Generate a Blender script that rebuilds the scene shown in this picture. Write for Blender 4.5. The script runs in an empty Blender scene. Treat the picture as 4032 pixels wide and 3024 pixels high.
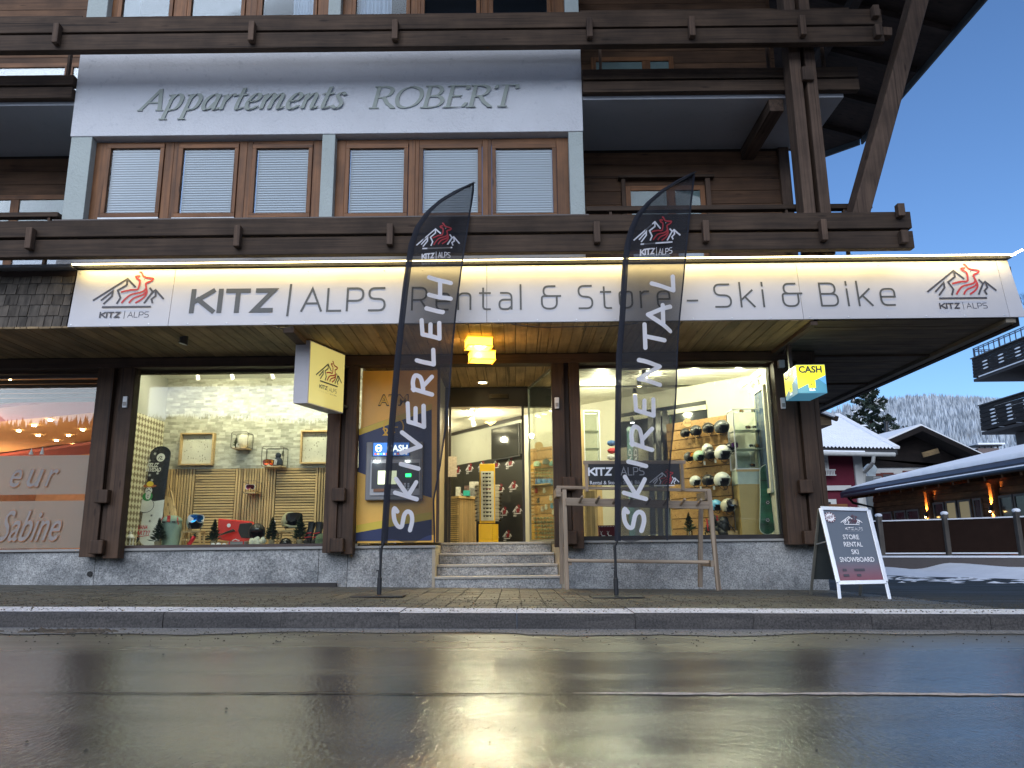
import bpy, math, random
from mathutils import Vector, Matrix
random.seed(7)
sc = bpy.context.scene
COL = sc.collection
R = math.radians
# ------------------------------------------------------------------ camera
CAMH = 0.52; FPX = 3000.0; PITCH = R(12.13); ROLL = 0.0105
Fv = Vector((0, math.cos(PITCH), math.sin(PITCH))); U0 = Vector((0, -math.sin(PITCH), math.cos(PITCH))); R0 = Vector((1, 0, 0))
Rv = math.cos(ROLL)*R0 - math.sin(ROLL)*U0; Uv = math.sin(ROLL)*R0 + math.cos(ROLL)*U0
cam = bpy.data.objects.new('camera', bpy.data.cameras.new('camera')); COL.objects.link(cam)
cam.data.sensor_width = 36; cam.data.lens = 36*FPX/4032; cam.data.clip_end = 6000; cam.data.clip_start = 0.05
m = Matrix((Rv, Uv, -Fv)).transposed().to_4x4(); m.translation = Vector((0, 0, CAMH)); cam.matrix_world = m
sc.camera = cam
# ------------------------------------------------------------------ world
w = bpy.data.worlds.new("World"); sc.world = w; w.use_nodes = True
nt = w.node_tree; nt.nodes.clear()
out = nt.nodes.new('ShaderNodeOutputWorld'); bg = nt.nodes.new('ShaderNodeBackground'); sky = nt.nodes.new('ShaderNodeTexSky')
sky.sky_type = 'NISHITA'; sky.sun_disc = False; sky.sun_elevation = R(15.0); sky.sun_rotation = R(200); sky.altitude = 800; sky.dust_density = 0.3; sky.ozone_density = 4.0
tint = nt.nodes.new('ShaderNodeMix'); tint.data_type = 'RGBA'; tint.blend_type = 'MULTIPLY'; tint.inputs[0].default_value = 1
tint.inputs[7].default_value = (0.93, 0.97, 1.06, 1)
nt.links.new(sky.outputs[0], tint.inputs[6]); nt.links.new(tint.outputs[2], bg.inputs[0]); nt.links.new(bg.outputs[0], out.inputs[0])
bg.inputs[1].default_value = 0.082
# ------------------------------------------------------------------ sun (dusk: very weak, broad)
sl = bpy.data.lights.new('sun', 'SUN'); sl.energy = 1.46; sl.angle = R(64); sl.color = (.95, .97, 1.0)
so = bpy.data.objects.new('sun', sl); COL.objects.link(so); so.rotation_euler = (R(59), 0, R(-10))
sc.view_settings.view_transform = 'Standard'; sc.view_settings.look = 'None'; sc.view_settings.gamma = 1; sc.view_settings.exposure = 1.0
sc.view_settings.use_curve_mapping = False
sc.cycles.max_bounces = 8; sc.cycles.transparent_max_bounces = 16; sc.cycles.caustics_reflective = False; sc.cycles.caustics_refractive = False
sc.cycles.sample_clamp_indirect = 4.0; sc.cycles.use_denoising = True

def ray(px, py): return Fv*FPX + Rv*(px-2016) + Uv*(1512-py)
def at(px, py, Y):                       # where the sight line through a photo pixel meets the upright plane at depth Y
    d = ray(px, py); t = Y/d.y; return Vector((d.x*t, Y, d.z*t+CAMH))
def atz(px, py, z):
    d = ray(px, py); t = (z-CAMH)/d.z; return Vector((d.x*t, d.y*t, z))
def g(X, Y=10):                          # gently falling ground
    t = min(max((Y-5.85)/4.15, 0), 1); X = min(max(X, -14), 14)
    return .05-.028*t-(.0125+.004*t)*X
FLOOR = 0.60
# ------------------------------------------------------------------ materials
def nodes(name):
    m = bpy.data.materials.new(name); m.use_nodes = True; n = m.node_tree; n.nodes.clear()
    return m, n, n.nodes.new('ShaderNodeOutputMaterial')
def bsdf(n, col=(.5,.5,.5), rough=.6, metal=0, spec=.5):
    b = n.nodes.new('ShaderNodeBsdfPrincipled'); b.inputs['Base Color'].default_value = (*col, 1)
    b.inputs['Roughness'].default_value = rough; b.inputs['Metallic'].default_value = metal; b.inputs['Specular IOR Level'].default_value = spec
    return b
def coords(n, scale=(1,1,1), rand=True, rot=(0,0,0)):
    tc = n.nodes.new('ShaderNodeTexCoord'); mp = n.nodes.new('ShaderNodeMapping')
    mp.inputs['Scale'].default_value = scale; mp.inputs['Rotation'].default_value = rot
    if rand:
        oi = n.nodes.new('ShaderNodeObjectInfo'); mu = n.nodes.new('ShaderNodeVectorMath'); mu.operation = 'SCALE'
        cm = n.nodes.new('ShaderNodeCombineXYZ')
        for k in range(3): n.links.new(oi.outputs['Random'], cm.inputs[k])
        n.links.new(cm.outputs[0], mu.inputs[0]); mu.inputs[3].default_value = 37.0
        ad = n.nodes.new('ShaderNodeVectorMath'); n.links.new(tc.outputs['Object'], ad.inputs[0]); n.links.new(mu.outputs[0], ad.inputs[1])
        n.links.new(ad.outputs[0], mp.inputs[0])
    else: n.links.new(tc.outputs['Object'], mp.inputs[0])
    return mp
def noise(n, vec, scale=5, detail=4, rough=.55):
    t = n.nodes.new('ShaderNodeTexNoise'); t.inputs['Scale'].default_value = scale; t.inputs['Detail'].default_value = detail; t.inputs['Roughness'].default_value = rough
    n.links.new(vec.outputs[0], t.inputs['Vector']); return t
def ramp(n, fac, stops):
    r = n.nodes.new('ShaderNodeValToRGB'); e = r.color_ramp.elements
    while len(e) < len(stops): e.new(.5)
    for i, (p, c) in enumerate(stops): e[i].position = p; e[i].color = (*c, 1) if len(c) == 3 else c
    n.links.new(fac, r.inputs[0]); return r
def bump(n, h, strength=.3, dist=.01):
    b = n.nodes.new('ShaderNodeBump'); b.inputs['Strength'].default_value = strength; b.inputs['Distance'].default_value = dist
    n.links.new(h, b.inputs['Height']); return b
def mixc(n, fac, a, b, mode='MIX'):
    x = n.nodes.new('ShaderNodeMix'); x.data_type = 'RGBA'; x.blend_type = mode
    if isinstance(fac, (int, float)): x.inputs[0].default_value = fac
    else: n.links.new(fac, x.inputs[0])
    for i, c in ((6, a), (7, b)):
        if isinstance(c, tuple): x.inputs[i].default_value = (*c, 1)
        else: n.links.new(c, x.inputs[i])
    return x
MATS = {}
def plain(name, col, rough=.6, metal=0, spec=.5, var=.12, scale=6, bumpy=0.0, bscale=60):
    if name in MATS: return MATS[name]
    m, n, o = nodes(name); b = bsdf(n, col, rough, metal, spec); mp = coords(n)
    t = noise(n, mp, scale, 5)
    r = ramp(n, t.outputs[0], [(.3, tuple(c*(1-var) for c in col)), (.7, tuple(min(1, c*(1+var)) for c in col))])
    n.links.new(r.outputs[0], b.inputs['Base Color'])
    rr = n.nodes.new('ShaderNodeMapRange'); rr.inputs[3].default_value = max(0, rough-.08); rr.inputs[4].default_value = min(1, rough+.08)
    n.links.new(t.outputs[0], rr.inputs[0]); n.links.new(rr.outputs[0], b.inputs['Roughness'])
    if bumpy:
        t2 = noise(n, mp, bscale, 4); n.links.new(bump(n, t2.outputs[0], bumpy, .01).outputs[0], b.inputs['Normal'])
    n.links.new(b.outputs[0], o.inputs[0]); MATS[name] = m; return m
def wood(name, c1, c2, axis='x', fine=16, rough=.7, streak=.5, weather=None):
    m, n, o = nodes(name); b = bsdf(n, c1, rough, 0, .3)
    s = {'x': (.7, fine, fine), 'y': (fine, .7, fine), 'z': (fine, fine, .7)}[axis]
    mp = coords(n, s); t = noise(n, mp, 1.6, 7, .65); mp2 = coords(n, (1,1,1)); t2 = noise(n, mp2, 1.7, 4)
    r = ramp(n, t.outputs[0], [(.3, c2), (.62, c1)])
    r2 = ramp(n, t2.outputs[0], [(.32, (streak,)*3), (.68, (1.15,)*3)])
    x = mixc(n, 1.0, r.outputs[0], r2.outputs[0], 'MULTIPLY'); src = x.outputs[2]
    ks = {'x': (1.1, 5, 5), 'y': (5, 1.1, 5), 'z': (5, 5, 1.1)}[axis]; vk = n.nodes.new('ShaderNodeTexVoronoi'); vk.inputs['Scale'].default_value = 1.5; n.links.new(coords(n, ks).outputs[0], vk.inputs['Vector'])
    kr = ramp(n, vk.outputs['Distance'], [(.05, (.30,.27,.25)), (.13, (1,1,1))]); xk = mixc(n, .8, src, kr.outputs[0], 'MULTIPLY'); src = xk.outputs[2]
    cs = {'x': (.35, 24, 24), 'y': (24, .35, 24), 'z': (24, 24, .35)}[axis]; tcr = noise(n, coords(n, cs), 1.0, 2, .4); cr = ramp(n, tcr.outputs[0], [(.30, (.35,.33,.32)), (.335, (1,1,1))]); xc = mixc(n, .85, src, cr.outputs[0], 'MULTIPLY'); src = xc.outputs[2]
    oi = n.nodes.new('ShaderNodeObjectInfo'); mr = ramp(n, oi.outputs['Random'], [(0, (.82,.82,.82)), (1, (1.16,1.13,1.1))])
    x2 = mixc(n, 1.0, src, mr.outputs[0], 'MULTIPLY'); src = x2.outputs[2]
    n.links.new(src, b.inputs['Base Color'])
    n.links.new(bump(n, t.outputs[0], .45, .006).outputs[0], b.inputs['Normal']); n.links.new(b.outputs[0], o.inputs[0]); return m
def emis(name, col, strength):
    m, n, o = nodes(name); e = n.nodes.new('ShaderNodeEmission'); e.inputs[0].default_value = (*col, 1); e.inputs[1].default_value = strength
    n.links.new(e.outputs[0], o.inputs[0]); return m
def litface(name, col, strength):        # a printed face that is lit from inside
    m, n, o = nodes(name); b = bsdf(n, col, .3); b.inputs['Emission Color'].default_value = (*col, 1); b.inputs['Emission Strength'].default_value = strength
    n.links.new(b.outputs[0], o.inputs[0]); return m
def glassm(name, tcol=(.96,.98,.97), rough=0.0, boost=1.0, ior=1.5):
    m, n, o = nodes(name); tr = n.nodes.new('ShaderNodeBsdfTransparent'); tr.inputs[0].default_value = (*tcol, 1)
    gl = n.nodes.new('ShaderNodeBsdfGlossy'); gl.inputs['Roughness'].default_value = rough
    fr = n.nodes.new('ShaderNodeFresnel'); fr.inputs[0].default_value = ior
    mu = n.nodes.new('ShaderNodeMath'); mu.operation = 'MULTIPLY'; mu.use_clamp = True; mu.inputs[1].default_value = boost; n.links.new(fr.outputs[0], mu.inputs[0])
    mx = n.nodes.new('ShaderNodeMixShader'); n.links.new(mu.outputs[0], mx.inputs[0]); n.links.new(tr.outputs[0], mx.inputs[1]); n.links.new(gl.outputs[0], mx.inputs[2])
    n.links.new(mx.outputs[0], o.inputs[0]); return m
def veil(name, col, opacity, transl=.35, bscale=0):
    m, n, o = nodes(name); tr = n.nodes.new('ShaderNodeBsdfTransparent'); df = bsdf(n, col, .75, 0, .2)
    tl = n.nodes.new('ShaderNodeBsdfTranslucent'); tl.inputs[0].default_value = (*col, 1)
    a = n.nodes.new('ShaderNodeMixShader'); a.inputs[0].default_value = transl; n.links.new(df.outputs[0], a.inputs[1]); n.links.new(tl.outputs[0], a.inputs[2])
    mx = n.nodes.new('ShaderNodeMixShader'); mx.inputs[0].default_value = opacity
    mp = coords(n, (1,1,1), False); t = noise(n, mp, 3.0, 3)
    mr = n.nodes.new('ShaderNodeMapRange'); mr.inputs[3].default_value = opacity-.05; mr.inputs[4].default_value = min(1, opacity+.05); n.links.new(t.outputs[0], mr.inputs[0]); n.links.new(mr.outputs[0], mx.inputs[0])
    n.links.new(tr.outputs[0], mx.inputs[1]); n.links.new(a.outputs[0], mx.inputs[2]); n.links.new(mx.outputs[0], o.inputs[0]); return m

BEAM = wood('weathered beam wood', (.100,.064,.042), (.042,.027,.019), 'x', 20, .75, .55)
BEAMZ = wood('weathered post wood', (.150,.098,.068), (.070,.045,.034), 'z', 20, .75, .55)
BEAMY = wood('weathered joist wood', (.120,.080,.058), (.06,.04,.03), 'y', 20, .75, .55)
COLW = wood('brown stained column wood', (.085,.050,.031), (.042,.025,.017), 'z', 18, .6, .6)
HEADW = wood('brown stained header wood', (.085,.050,.033), (.048,.029,.02), 'x', 18, .65, .6)
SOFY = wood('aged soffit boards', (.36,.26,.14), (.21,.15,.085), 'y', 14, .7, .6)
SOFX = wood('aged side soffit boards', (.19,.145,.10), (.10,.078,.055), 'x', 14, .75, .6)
WINX = wood('reddish window wood across', (.26,.115,.045), (.14,.062,.028), 'x', 20, .5, .55)
WINZ = wood('reddish window wood upright', (.26,.115,.045), (.14,.062,.028), 'z', 20, .5, .5)
SIDING = wood('dark brown siding', (.16,.085,.045), (.09,.048,.028), 'x', 14, .7, .6)
OAKX = wood('pale oak across', (.60,.43,.21), (.46,.32,.15), 'x', 26, .5, .85)
OAKZ = wood('pale oak upright', (.60,.43,.21), (.46,.32,.15), 'z', 26, .5, .85)
PINEX = wood('honey pine board', (.52,.31,.12), (.38,.21,.075), 'x', 18, .45, .8)
RACKX = wood('raw rack timber across', (.36,.29,.22), (.24,.18,.13), 'x', 22, .7, .8)
RACKZ = wood('raw rack timber upright', (.36,.29,.22), (.24,.18,.13), 'z', 22, .7, .8)
FENCEZ = wood('grey fence post wood', (.10,.09,.08), (.055,.05,.045), 'z', 16, .8, .6)
LOGW = wood('restaurant log wood', (.22,.10,.04), (.12,.055,.025), 'x', 10, .7, .6)
LOGY = wood('restaurant timber cladding', (.22,.10,.04), (.11,.05,.022), 'y', 10, .7, .6)
CHALW = wood('tarred chalet boards', (.016,.011,.009), (.009,.006,.006), 'x', 10, .8, .6)
DARKW = wood('nearly black chalet boards', (.035,.022,.017), (.018,.012,.010), 'x', 10, .8, .6)
SHING = wood('grey wooden shingle', (.145,.125,.105), (.055,.047,.04), 'z', 12, .8, .45)
WHITE = plain('white enamel', (.78,.78,.79), .35, var=.03)
DIBOND = plain('white sign sheet', (.50,.50,.54), .42, var=.07, scale=1.6)
BLACK = plain('matt black metal', (.018,.018,.02), .45, var=.2)
DKFRAME = plain('dark window frame', (.022,.018,.017), .4, var=.2)
BRFRAME = plain('brown metal window frame', (.055,.035,.028), .4, var=.2)
INK = plain('anthracite lettering', (.055,.062,.07), .5, var=.05)
NAVY = plain('navy print', (.035,.038,.06), .5, var=.05)
REDINK = plain('red print', (.42,.02,.035), .5, var=.05)
WHITEINK = plain('white print', (.80,.80,.84), .5, var=.03)
ALU = plain('brushed aluminium', (.62,.64,.67), .32, .8, var=.05)
CHROME = plain('chrome', (.7,.7,.7), .12, 1)
YELLOW = plain('yellow display', (.85,.52,.02), .35, var=.05)
REDP = plain('red plastic', (.65,.03,.02), .3, var=.08)
GREENT = plain('dark fir needles', (.028,.060,.024), .7, var=.4, scale=30)
SNOW = plain('snow', (.90,.92,.96), .7, var=.05, scale=3, bumpy=.5, bscale=8)
GLASS = glassm('shop window glass', (.95,.98,.96))
BGLASS = glassm('upper window glass', (.93,.96,.98), boost=.5)
CGLASS = glassm('reflecting upper glass', (.80,.86,.90), boost=.34)
DGLASS = glassm('dark window glass', (.25,.27,.29), boost=2.2)
CABGLASS = glassm('cabinet glass', (.90,.95,.93))

def plaster(name, col, bs=.6, sc_=26, stain=.9):
    m, n, o = nodes(name); b = bsdf(n, col, .85, 0, .25); mp = coords(n)
    t = noise(n, mp, sc_, 6, .65); t2 = noise(n, mp, 1.3, 5)
    r = ramp(n, t2.outputs[0], [(.3, tuple(c*stain for c in col)), (.7, col)])
    t3 = noise(n, mp, 9, 5, .7); r3 = ramp(n, t3.outputs[0], [(.30, (.86,.87,.88)), (.42, (1,1,1))])
    x = mixc(n, 1, r.outputs[0], r3.outputs[0], 'MULTIPLY'); n.links.new(x.outputs[2], b.inputs['Base Color'])
    n.links.new(bump(n, t.outputs[0], bs, .012).outputs[0], b.inputs['Normal']); n.links.new(b.outputs[0], o.inputs[0]); return m
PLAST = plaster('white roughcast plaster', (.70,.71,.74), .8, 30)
PLASTG = plaster('pale mint roughcast', (.47,.52,.50), .8, 34)
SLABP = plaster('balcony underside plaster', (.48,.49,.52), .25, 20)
WALLG = plaster('grey lime wall', (.42,.42,.36), .2, 10)
CREAM = plaster('cream wall', (.62,.60,.50), .1, 10)
BURG = plaster('burgundy plaster', (.13,.018,.035), .3, 20)
WHPL = plaster('white house trim', (.62,.62,.60), .2, 20)
GREYPL = plaster('brown grey plaster', (.13,.115,.11), .3, 20)

def granite():
    m, n, o = nodes('grey granite cladding'); b = bsdf(n, (.3,.3,.3), .6, 0, .4); mp = coords(n)
    t = noise(n, mp, 55, 5, .7); t2 = noise(n, mp, 2.2, 5, .6); t4 = noise(n, mp, 16, 4, .6)
    r = ramp(n, t.outputs[0], [(.33, (.12,.125,.13)), (.5, (.33,.335,.34)), (.68, (.56,.56,.55))])
    r2 = ramp(n, t2.outputs[0], [(.33, (.50,.52,.53)), (.62, (1.12,1.12,1.10))])
    r4 = ramp(n, t4.outputs[0], [(.3, (.75,.75,.75)), (.6, (1.1,1.1,1.1))])
    x = mixc(n, 1, r.outputs[0], r2.outputs[0], 'MULTIPLY'); x = mixc(n, 1, x.outputs[2], r4.outputs[0], 'MULTIPLY')
    n.links.new(x.outputs[2], b.inputs['Base Color']); n.links.new(bump(n, t.outputs[0], .3, .004).outputs[0], b.inputs['Normal'])
    n.links.new(b.outputs[0], o.inputs[0]); return m
GRAN = granite()
def kerbm():
    m, n, o = nodes('kerb granite'); b = bsdf(n, (.1,.1,.1), .55, 0, .4); mp = coords(n)
    t = noise(n, mp, 70, 5, .7); t2 = noise(n, coords(n, (1.2, 1, 9)), 1.5, 5)
    r = ramp(n, t.outputs[0], [(.35, (.028,.026,.026)), (.7, (.115,.108,.105))]); r2 = ramp(n, t2.outputs[0], [(.3, (.6,.6,.62)), (.7, (1.3,1.25,1.2))])
    x = mixc(n, 1, r.outputs[0], r2.outputs[0], 'MULTIPLY'); n.links.new(x.outputs[2], b.inputs['Base Color'])
    n.links.new(bump(n, t.outputs[0], .4, .006).outputs[0], b.inputs['Normal']); n.links.new(b.outputs[0], o.inputs[0]); return m
KERB = kerbm()
def saltm():
    m, n, o = nodes('salt and frost on the kerb edge'); b = bsdf(n, (.6,.6,.6), .8, 0, .2); mp = coords(n, (1,1,1), False)
    t = noise(n, mp, 45, 5, .7); t2 = noise(n, coords(n, (.5, 12, 1), False), 1.5, 5)
    r = ramp(n, t.outputs[0], [(.36, (.22,.22,.21)), (.50, (.80,.80,.83))]); r2 = ramp(n, t2.outputs[0], [(.3, (.78,.78,.78)), (.6, (1.1,1.1,1.12))])
    x = mixc(n, 1, r.outputs[0], r2.outputs[0], 'MULTIPLY'); n.links.new(x.outputs[2], b.inputs['Base Color'])
    n.links.new(bump(n, t.outputs[0], .5, .006).outputs[0], b.inputs['Normal']); n.links.new(b.outputs[0], o.inputs[0]); return m
SALT = saltm()
def paverm():
    m, n, o = nodes('sanded concrete paver'); b = bsdf(n, (.2,.2,.2), .7, 0, .35); mp = coords(n, (1,1,1), False)
    t = noise(n, mp, 60, 5, .75); t2 = noise(n, coords(n, (.6, 3.5, 1), False), 1.6, 6, .6)
    r = ramp(n, t.outputs[0], [(.38, (.030,.028,.024)), (.5, (.125,.12,.10)), (.7, (.21,.205,.18))])
    r2 = ramp(n, t2.outputs[0], [(.35, (.55,.55,.52)), (.62, (1.15,1.12,1.05))])
    x = mixc(n, 1, r.outputs[0], r2.outputs[0], 'MULTIPLY'); n.links.new(x.outputs[2], b.inputs['Base Color'])
    rr = ramp(n, t2.outputs[0], [(.35, (.38,)*3), (.6, (.75,)*3)]); n.links.new(rr.outputs[0], b.inputs['Roughness'])
    n.links.new(bump(n, t.outputs[0], .5, .006).outputs[0], b.inputs['Normal']); n.links.new(b.outputs[0], o.inputs[0]); return m
PAVE = paverm()
def asphaltm(name='wet asphalt', wet=True):
    m, n, o = nodes(name); b = bsdf(n, (.05,.05,.05), .3, 0, .5); mp = coords(n, (1,1,1), False)
    ms = coords(n, (1, .42, 1), False); t = noise(n, ms, 66, 5, .68); vo = n.nodes.new('ShaderNodeTexVoronoi'); vo.inputs['Scale'].default_value = 62; n.links.new(ms.outputs[0], vo.inputs['Vector'])
    st = noise(n, coords(n, (.16, 2.6, 1), False), 1.2, 5, .55)   # long wheel-track streaks
    pt = noise(n, coords(n, (.45, 1.5, 1), False), 1.1, 5, .6)
    tc = n.nodes.new('ShaderNodeTexCoord'); sp_ = n.nodes.new('ShaderNodeSeparateXYZ'); n.links.new(tc.outputs['Object'], sp_.inputs[0])
    dry = n.nodes.new('ShaderNodeMapRange'); dry.inputs[1].default_value = 4.35; dry.inputs[2].default_value = 5.25; n.links.new(sp_.outputs[1], dry.inputs[0])
    r = ramp(n, t.outputs[0], [(.35, (.034,.034,.032)), (.65, (.125,.120,.108))] if wet else [(.35, (.022,.023,.022)), (.65, (.060,.062,.058))])
    sd = ramp(n, pt.outputs[0], [(.35, (.75,.75,.75)), (.68, (1.5,1.45,1.3))])
    x = mixc(n, 1, r.outputs[0], sd.outputs[0], 'MULTIPLY'); x2 = mixc(n, dry.outputs[0], x.outputs[2], (.13,.12,.092)) if wet else x
    n.links.new(x2.outputs[2], b.inputs['Base Color'])
    mx = n.nodes.new('ShaderNodeMath'); mx.operation = 'ADD'; n.links.new(st.outputs[0], mx.inputs[0]); n.links.new(pt.outputs[0], mx.inputs[1])
    lo, hi = (.07, .24) if wet else (.55, .85)
    rr = n.nodes.new('ShaderNodeMapRange'); rr.inputs[1].default_value = .8; rr.inputs[2].default_value = 1.2; rr.inputs[3].default_value = lo; rr.inputs[4].default_value = hi
    n.links.new(mx.outputs[0], rr.inputs[0]); ad = n.nodes.new('ShaderNodeMath'); ad.operation = 'MULTIPLY_ADD'; ad.inputs[1].default_value = .22 if wet else 0; n.links.new(dry.outputs[0], ad.inputs[0]); n.links.new(rr.outputs[0], ad.inputs[2]); n.links.new(ad.outputs[0], b.inputs['Roughness'])
    h = n.nodes.new('ShaderNodeMath'); h.operation = 'MULTIPLY_ADD'; h.inputs[1].default_value = -.5; n.links.new(vo.outputs['Distance'], h.inputs[0]); n.links.new(t.outputs[0], h.inputs[2])
    n.links.new(bump(n, h.outputs[0], .8, .0019 if wet else .004).outputs[0], b.inputs['Normal'])
    b.inputs['Specular IOR Level'].default_value = 1.0 if wet else .2
    n.links.new(b.outputs[0], o.inputs[0]); return m
ROAD = asphaltm(); YARD = asphaltm('damp yard asphalt', False)

# ------------------------------------------------------------------ mesh builder
OFF = {}
def fillet(pts):
    o = [Vector(pts[0][:2])]
    for i in range(1, len(pts)-1):
        p = Vector(pts[i][:2]); r = pts[i][2] if len(pts[i]) > 2 else 0
        if r <= 0: o.append(p); continue
        a = Vector(pts[i-1][:2])-p; b = Vector(pts[i+1][:2])-p; r = min(r, a.length*.5, b.length*.5) if True else r
        p0 = p+a.normalized()*r; p1 = p+b.normalized()*r
        for k in range(7):
            t = k/6; o.append(p0*(1-t)**2+p*2*t*(1-t)+p1*t*t)
    o.append(Vector(pts[-1][:2])); return o
def smooth(pts, n=6):
    P = [Vector(p[:2]) for p in pts]; P = [P[0]*2-P[1]]+P+[P[-1]*2-P[-2]]; o = []
    for i in range(1, len(P)-2):
        for k in range(n):
            t = k/n; a, b, c, d = P[i-1:i+3]
            o.append(.5*((2*b)+(c-a)*t+(2*a-5*b+4*c-d)*t*t+(3*b-a-3*c+d)*t**3))
    o.append(P[-2]); return o
class MB:
    def __init__(s): s.v = []; s.f = []; s.m = []
    def quadf(s, idx, m=0): s.f.append(idx); s.m.append(m)
    def poly(s, pts, m=0):
        b = len(s.v); s.v += [Vector(p) for p in pts]; s.f.append(tuple(range(b, b+len(pts)))); s.m.append(m); return s
    def box(s, x0, y0, z0, x1, y1, z1, m=0):
        if x1 < x0: x0, x1 = x1, x0
        if y1 < y0: y0, y1 = y1, y0
        if z1 < z0: z0, z1 = z1, z0
        b = len(s.v); s.v += [Vector(p) for p in ((x0,y0,z0),(x1,y0,z0),(x1,y1,z0),(x0,y1,z0),(x0,y0,z1),(x1,y0,z1),(x1,y1,z1),(x0,y1,z1))]
        for q in ((0,3,2,1),(4,5,6,7),(0,1,5,4),(1,2,6,5),(2,3,7,6),(3,0,4,7)): s.f.append(tuple(b+k for k in q)); s.m.append(m)
        return s
    def bar(s, a, b, w, d, m=0, up=(0,0,1)):          # rectangular bar from a to b
        a = Vector(a); b = Vector(b); t = (b-a).normalized(); u = Vector(up)
        if abs(t.dot(u)) > .98: u = Vector((0,1,0))
        sd = t.cross(u).normalized(); u = sd.cross(t).normalized(); k = len(s.v)
        for p in (a, b):
            for i, j in ((-1,-1),(1,-1),(1,1),(-1,1)): s.v.append(p+sd*w*.5*i+u*d*.5*j)
        for q in ((0,1,2,3),(7,6,5,4),(0,4,5,1),(1,5,6,2),(2,6,7,3),(3,7,4,0)): s.f.append(tuple(k+i for i in q)); s.m.append(m)
        return s
    def prism(s, poly, fn, t, m=0):                     # poly 2d -> fn(u,v,depth)
        n = len(poly); b = len(s.v); s.v += [Vector(fn(u, v, 0)) for u, v in poly]+[Vector(fn(u, v, t)) for u, v in poly]
        s.f.append(tuple(range(b, b+n))); s.m.append(m); s.f.append(tuple(range(b+2*n-1, b+n-1, -1))); s.m.append(m)
        for i in range(n): j = (i+1) % n; s.f.append((b+i, b+n+i, b+n+j, b+j)); s.m.append(m)
        return s
    def tube(s, pts, r, n=8, m=0, cap=True):
        pts = [Vector(p) for p in pts]; b = len(s.v); rr = r if isinstance(r, (list, tuple)) else [r]*len(pts); prev = None
        for i, p in enumerate(pts):
            t = (pts[min(i+1, len(pts)-1)]-pts[max(i-1, 0)]).normalized()
            u = (prev-t*prev.dot(t)) if prev is not None else t.cross(Vector((0,0,1)) if abs(t.z) < .9 else Vector((1,0,0)))
            u.normalize(); prev = u; q = t.cross(u)
            for k in range(n): a = 2*math.pi*k/n; s.v.append(p+(u*math.cos(a)+q*math.sin(a))*rr[i])
        for i in range(len(pts)-1):
            for k in range(n): k2 = (k+1) % n; s.f.append((b+i*n+k, b+i*n+k2, b+(i+1)*n+k2, b+(i+1)*n+k)); s.m.append(m)
        if cap: s.f.append(tuple(b+k for k in range(n-1, -1, -1))); s.m.append(m); e = b+(len(pts)-1)*n; s.f.append(tuple(e+k for k in range(n))); s.m.append(m)
        return s
    def lathe(s, prof, c=(0,0,0), n=16, m=0, M=None):
        b = len(s.v); c = Vector(c)
        for r, z in prof:
            for k in range(n):
                a = 2*math.pi*k/n; p = Vector((r*math.cos(a), r*math.sin(a), z)); s.v.append((M @ p if M else p)+c)
        for i in range(len(prof)-1):
            for k in range(n): k2 = (k+1) % n; s.f.append((b+i*n+k, b+i*n+k2, b+(i+1)*n+k2, b+(i+1)*n+k)); s.m.append(m)
        s.f.append(tuple(b+k for k in range(n-1, -1, -1))); s.m.append(m); e = b+(len(prof)-1)*n; s.f.append(tuple(e+k for k in range(n))); s.m.append(m)
        return s
    def ell(s, c, r, m=0, nu=14, nv=9, keep=None, M=None, jit=0):
        c = Vector(c); r = (r, r, r) if isinstance(r, (int, float)) else r; b = len(s.v)
        for i in range(nv+1):
            th = math.pi*i/nv
            for k in range(nu):
                a = 2*math.pi*k/nu; j = 1+random.uniform(-jit, jit)
                p = Vector((r[0]*math.sin(th)*math.cos(a)*j, r[1]*math.sin(th)*math.sin(a)*j, r[2]*math.cos(th)*j)); s.v.append((M @ p if M else p)+c)
        for i in range(nv):
            for k in range(nu):
                k2 = (k+1) % nu; th = math.pi*(i+.5)/nv; a = 2*math.pi*(k+.5)/nu
                d = (math.sin(th)*math.cos(a), math.sin(th)*math.sin(a), math.cos(th))
                if keep and not keep(d): continue
                s.f.append((b+i*nu+k, b+(i+1)*nu+k, b+(i+1)*nu+k2, b+i*nu+k2)); s.m.append(m)
        return s
    def ribbon(s, P, wd, fn, m=0, lay=0, rnd=False, nib=None, depth=0, ext=0):
        P = [Vector(p) for p in P]; Q = [P[0]]
        for p in P[1:]:
            if (p-Q[-1]).length > 1e-5: Q.append(p)
        P = Q
        if len(P) < 2: return s
        if ext: P[0] = P[0]+(P[0]-P[1]).normalized()*ext; P[-1] = P[-1]+(P[-1]-P[-2]).normalized()*ext
        L = []; Rr = []
        for i, p in enumerate(P):
            a = (p-P[i-1]).normalized() if i > 0 else (P[1]-p).normalized(); b = (P[i+1]-p).normalized() if i < len(P)-1 else a
            if i == 0: a = b
            t = a+b
            if t.length < .15: t = b
            t.normalize(); nrm = Vector((-t.y, t.x)); c = max(.35, nrm.dot(Vector((-b.y, b.x)))); h = nrm*(wd*.5/c)
            if nib:
                nv = Vector(nib)*.5
                if nv.dot(nrm) < 0: nv = -nv
                h = nrm*(wd*.5)+nv
            L.append(p+h); Rr.append(p-h)
        b0 = len(s.v); n = len(P)
        for q in L: s.v.append(Vector(fn(q.x, q.y, lay)))
        for q in Rr: s.v.append(Vector(fn(q.x, q.y, lay)))
        for i in range(n-1): s.f.append((b0+i, b0+n+i, b0+n+i+1, b0+i+1)); s.m.append(m)
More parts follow.
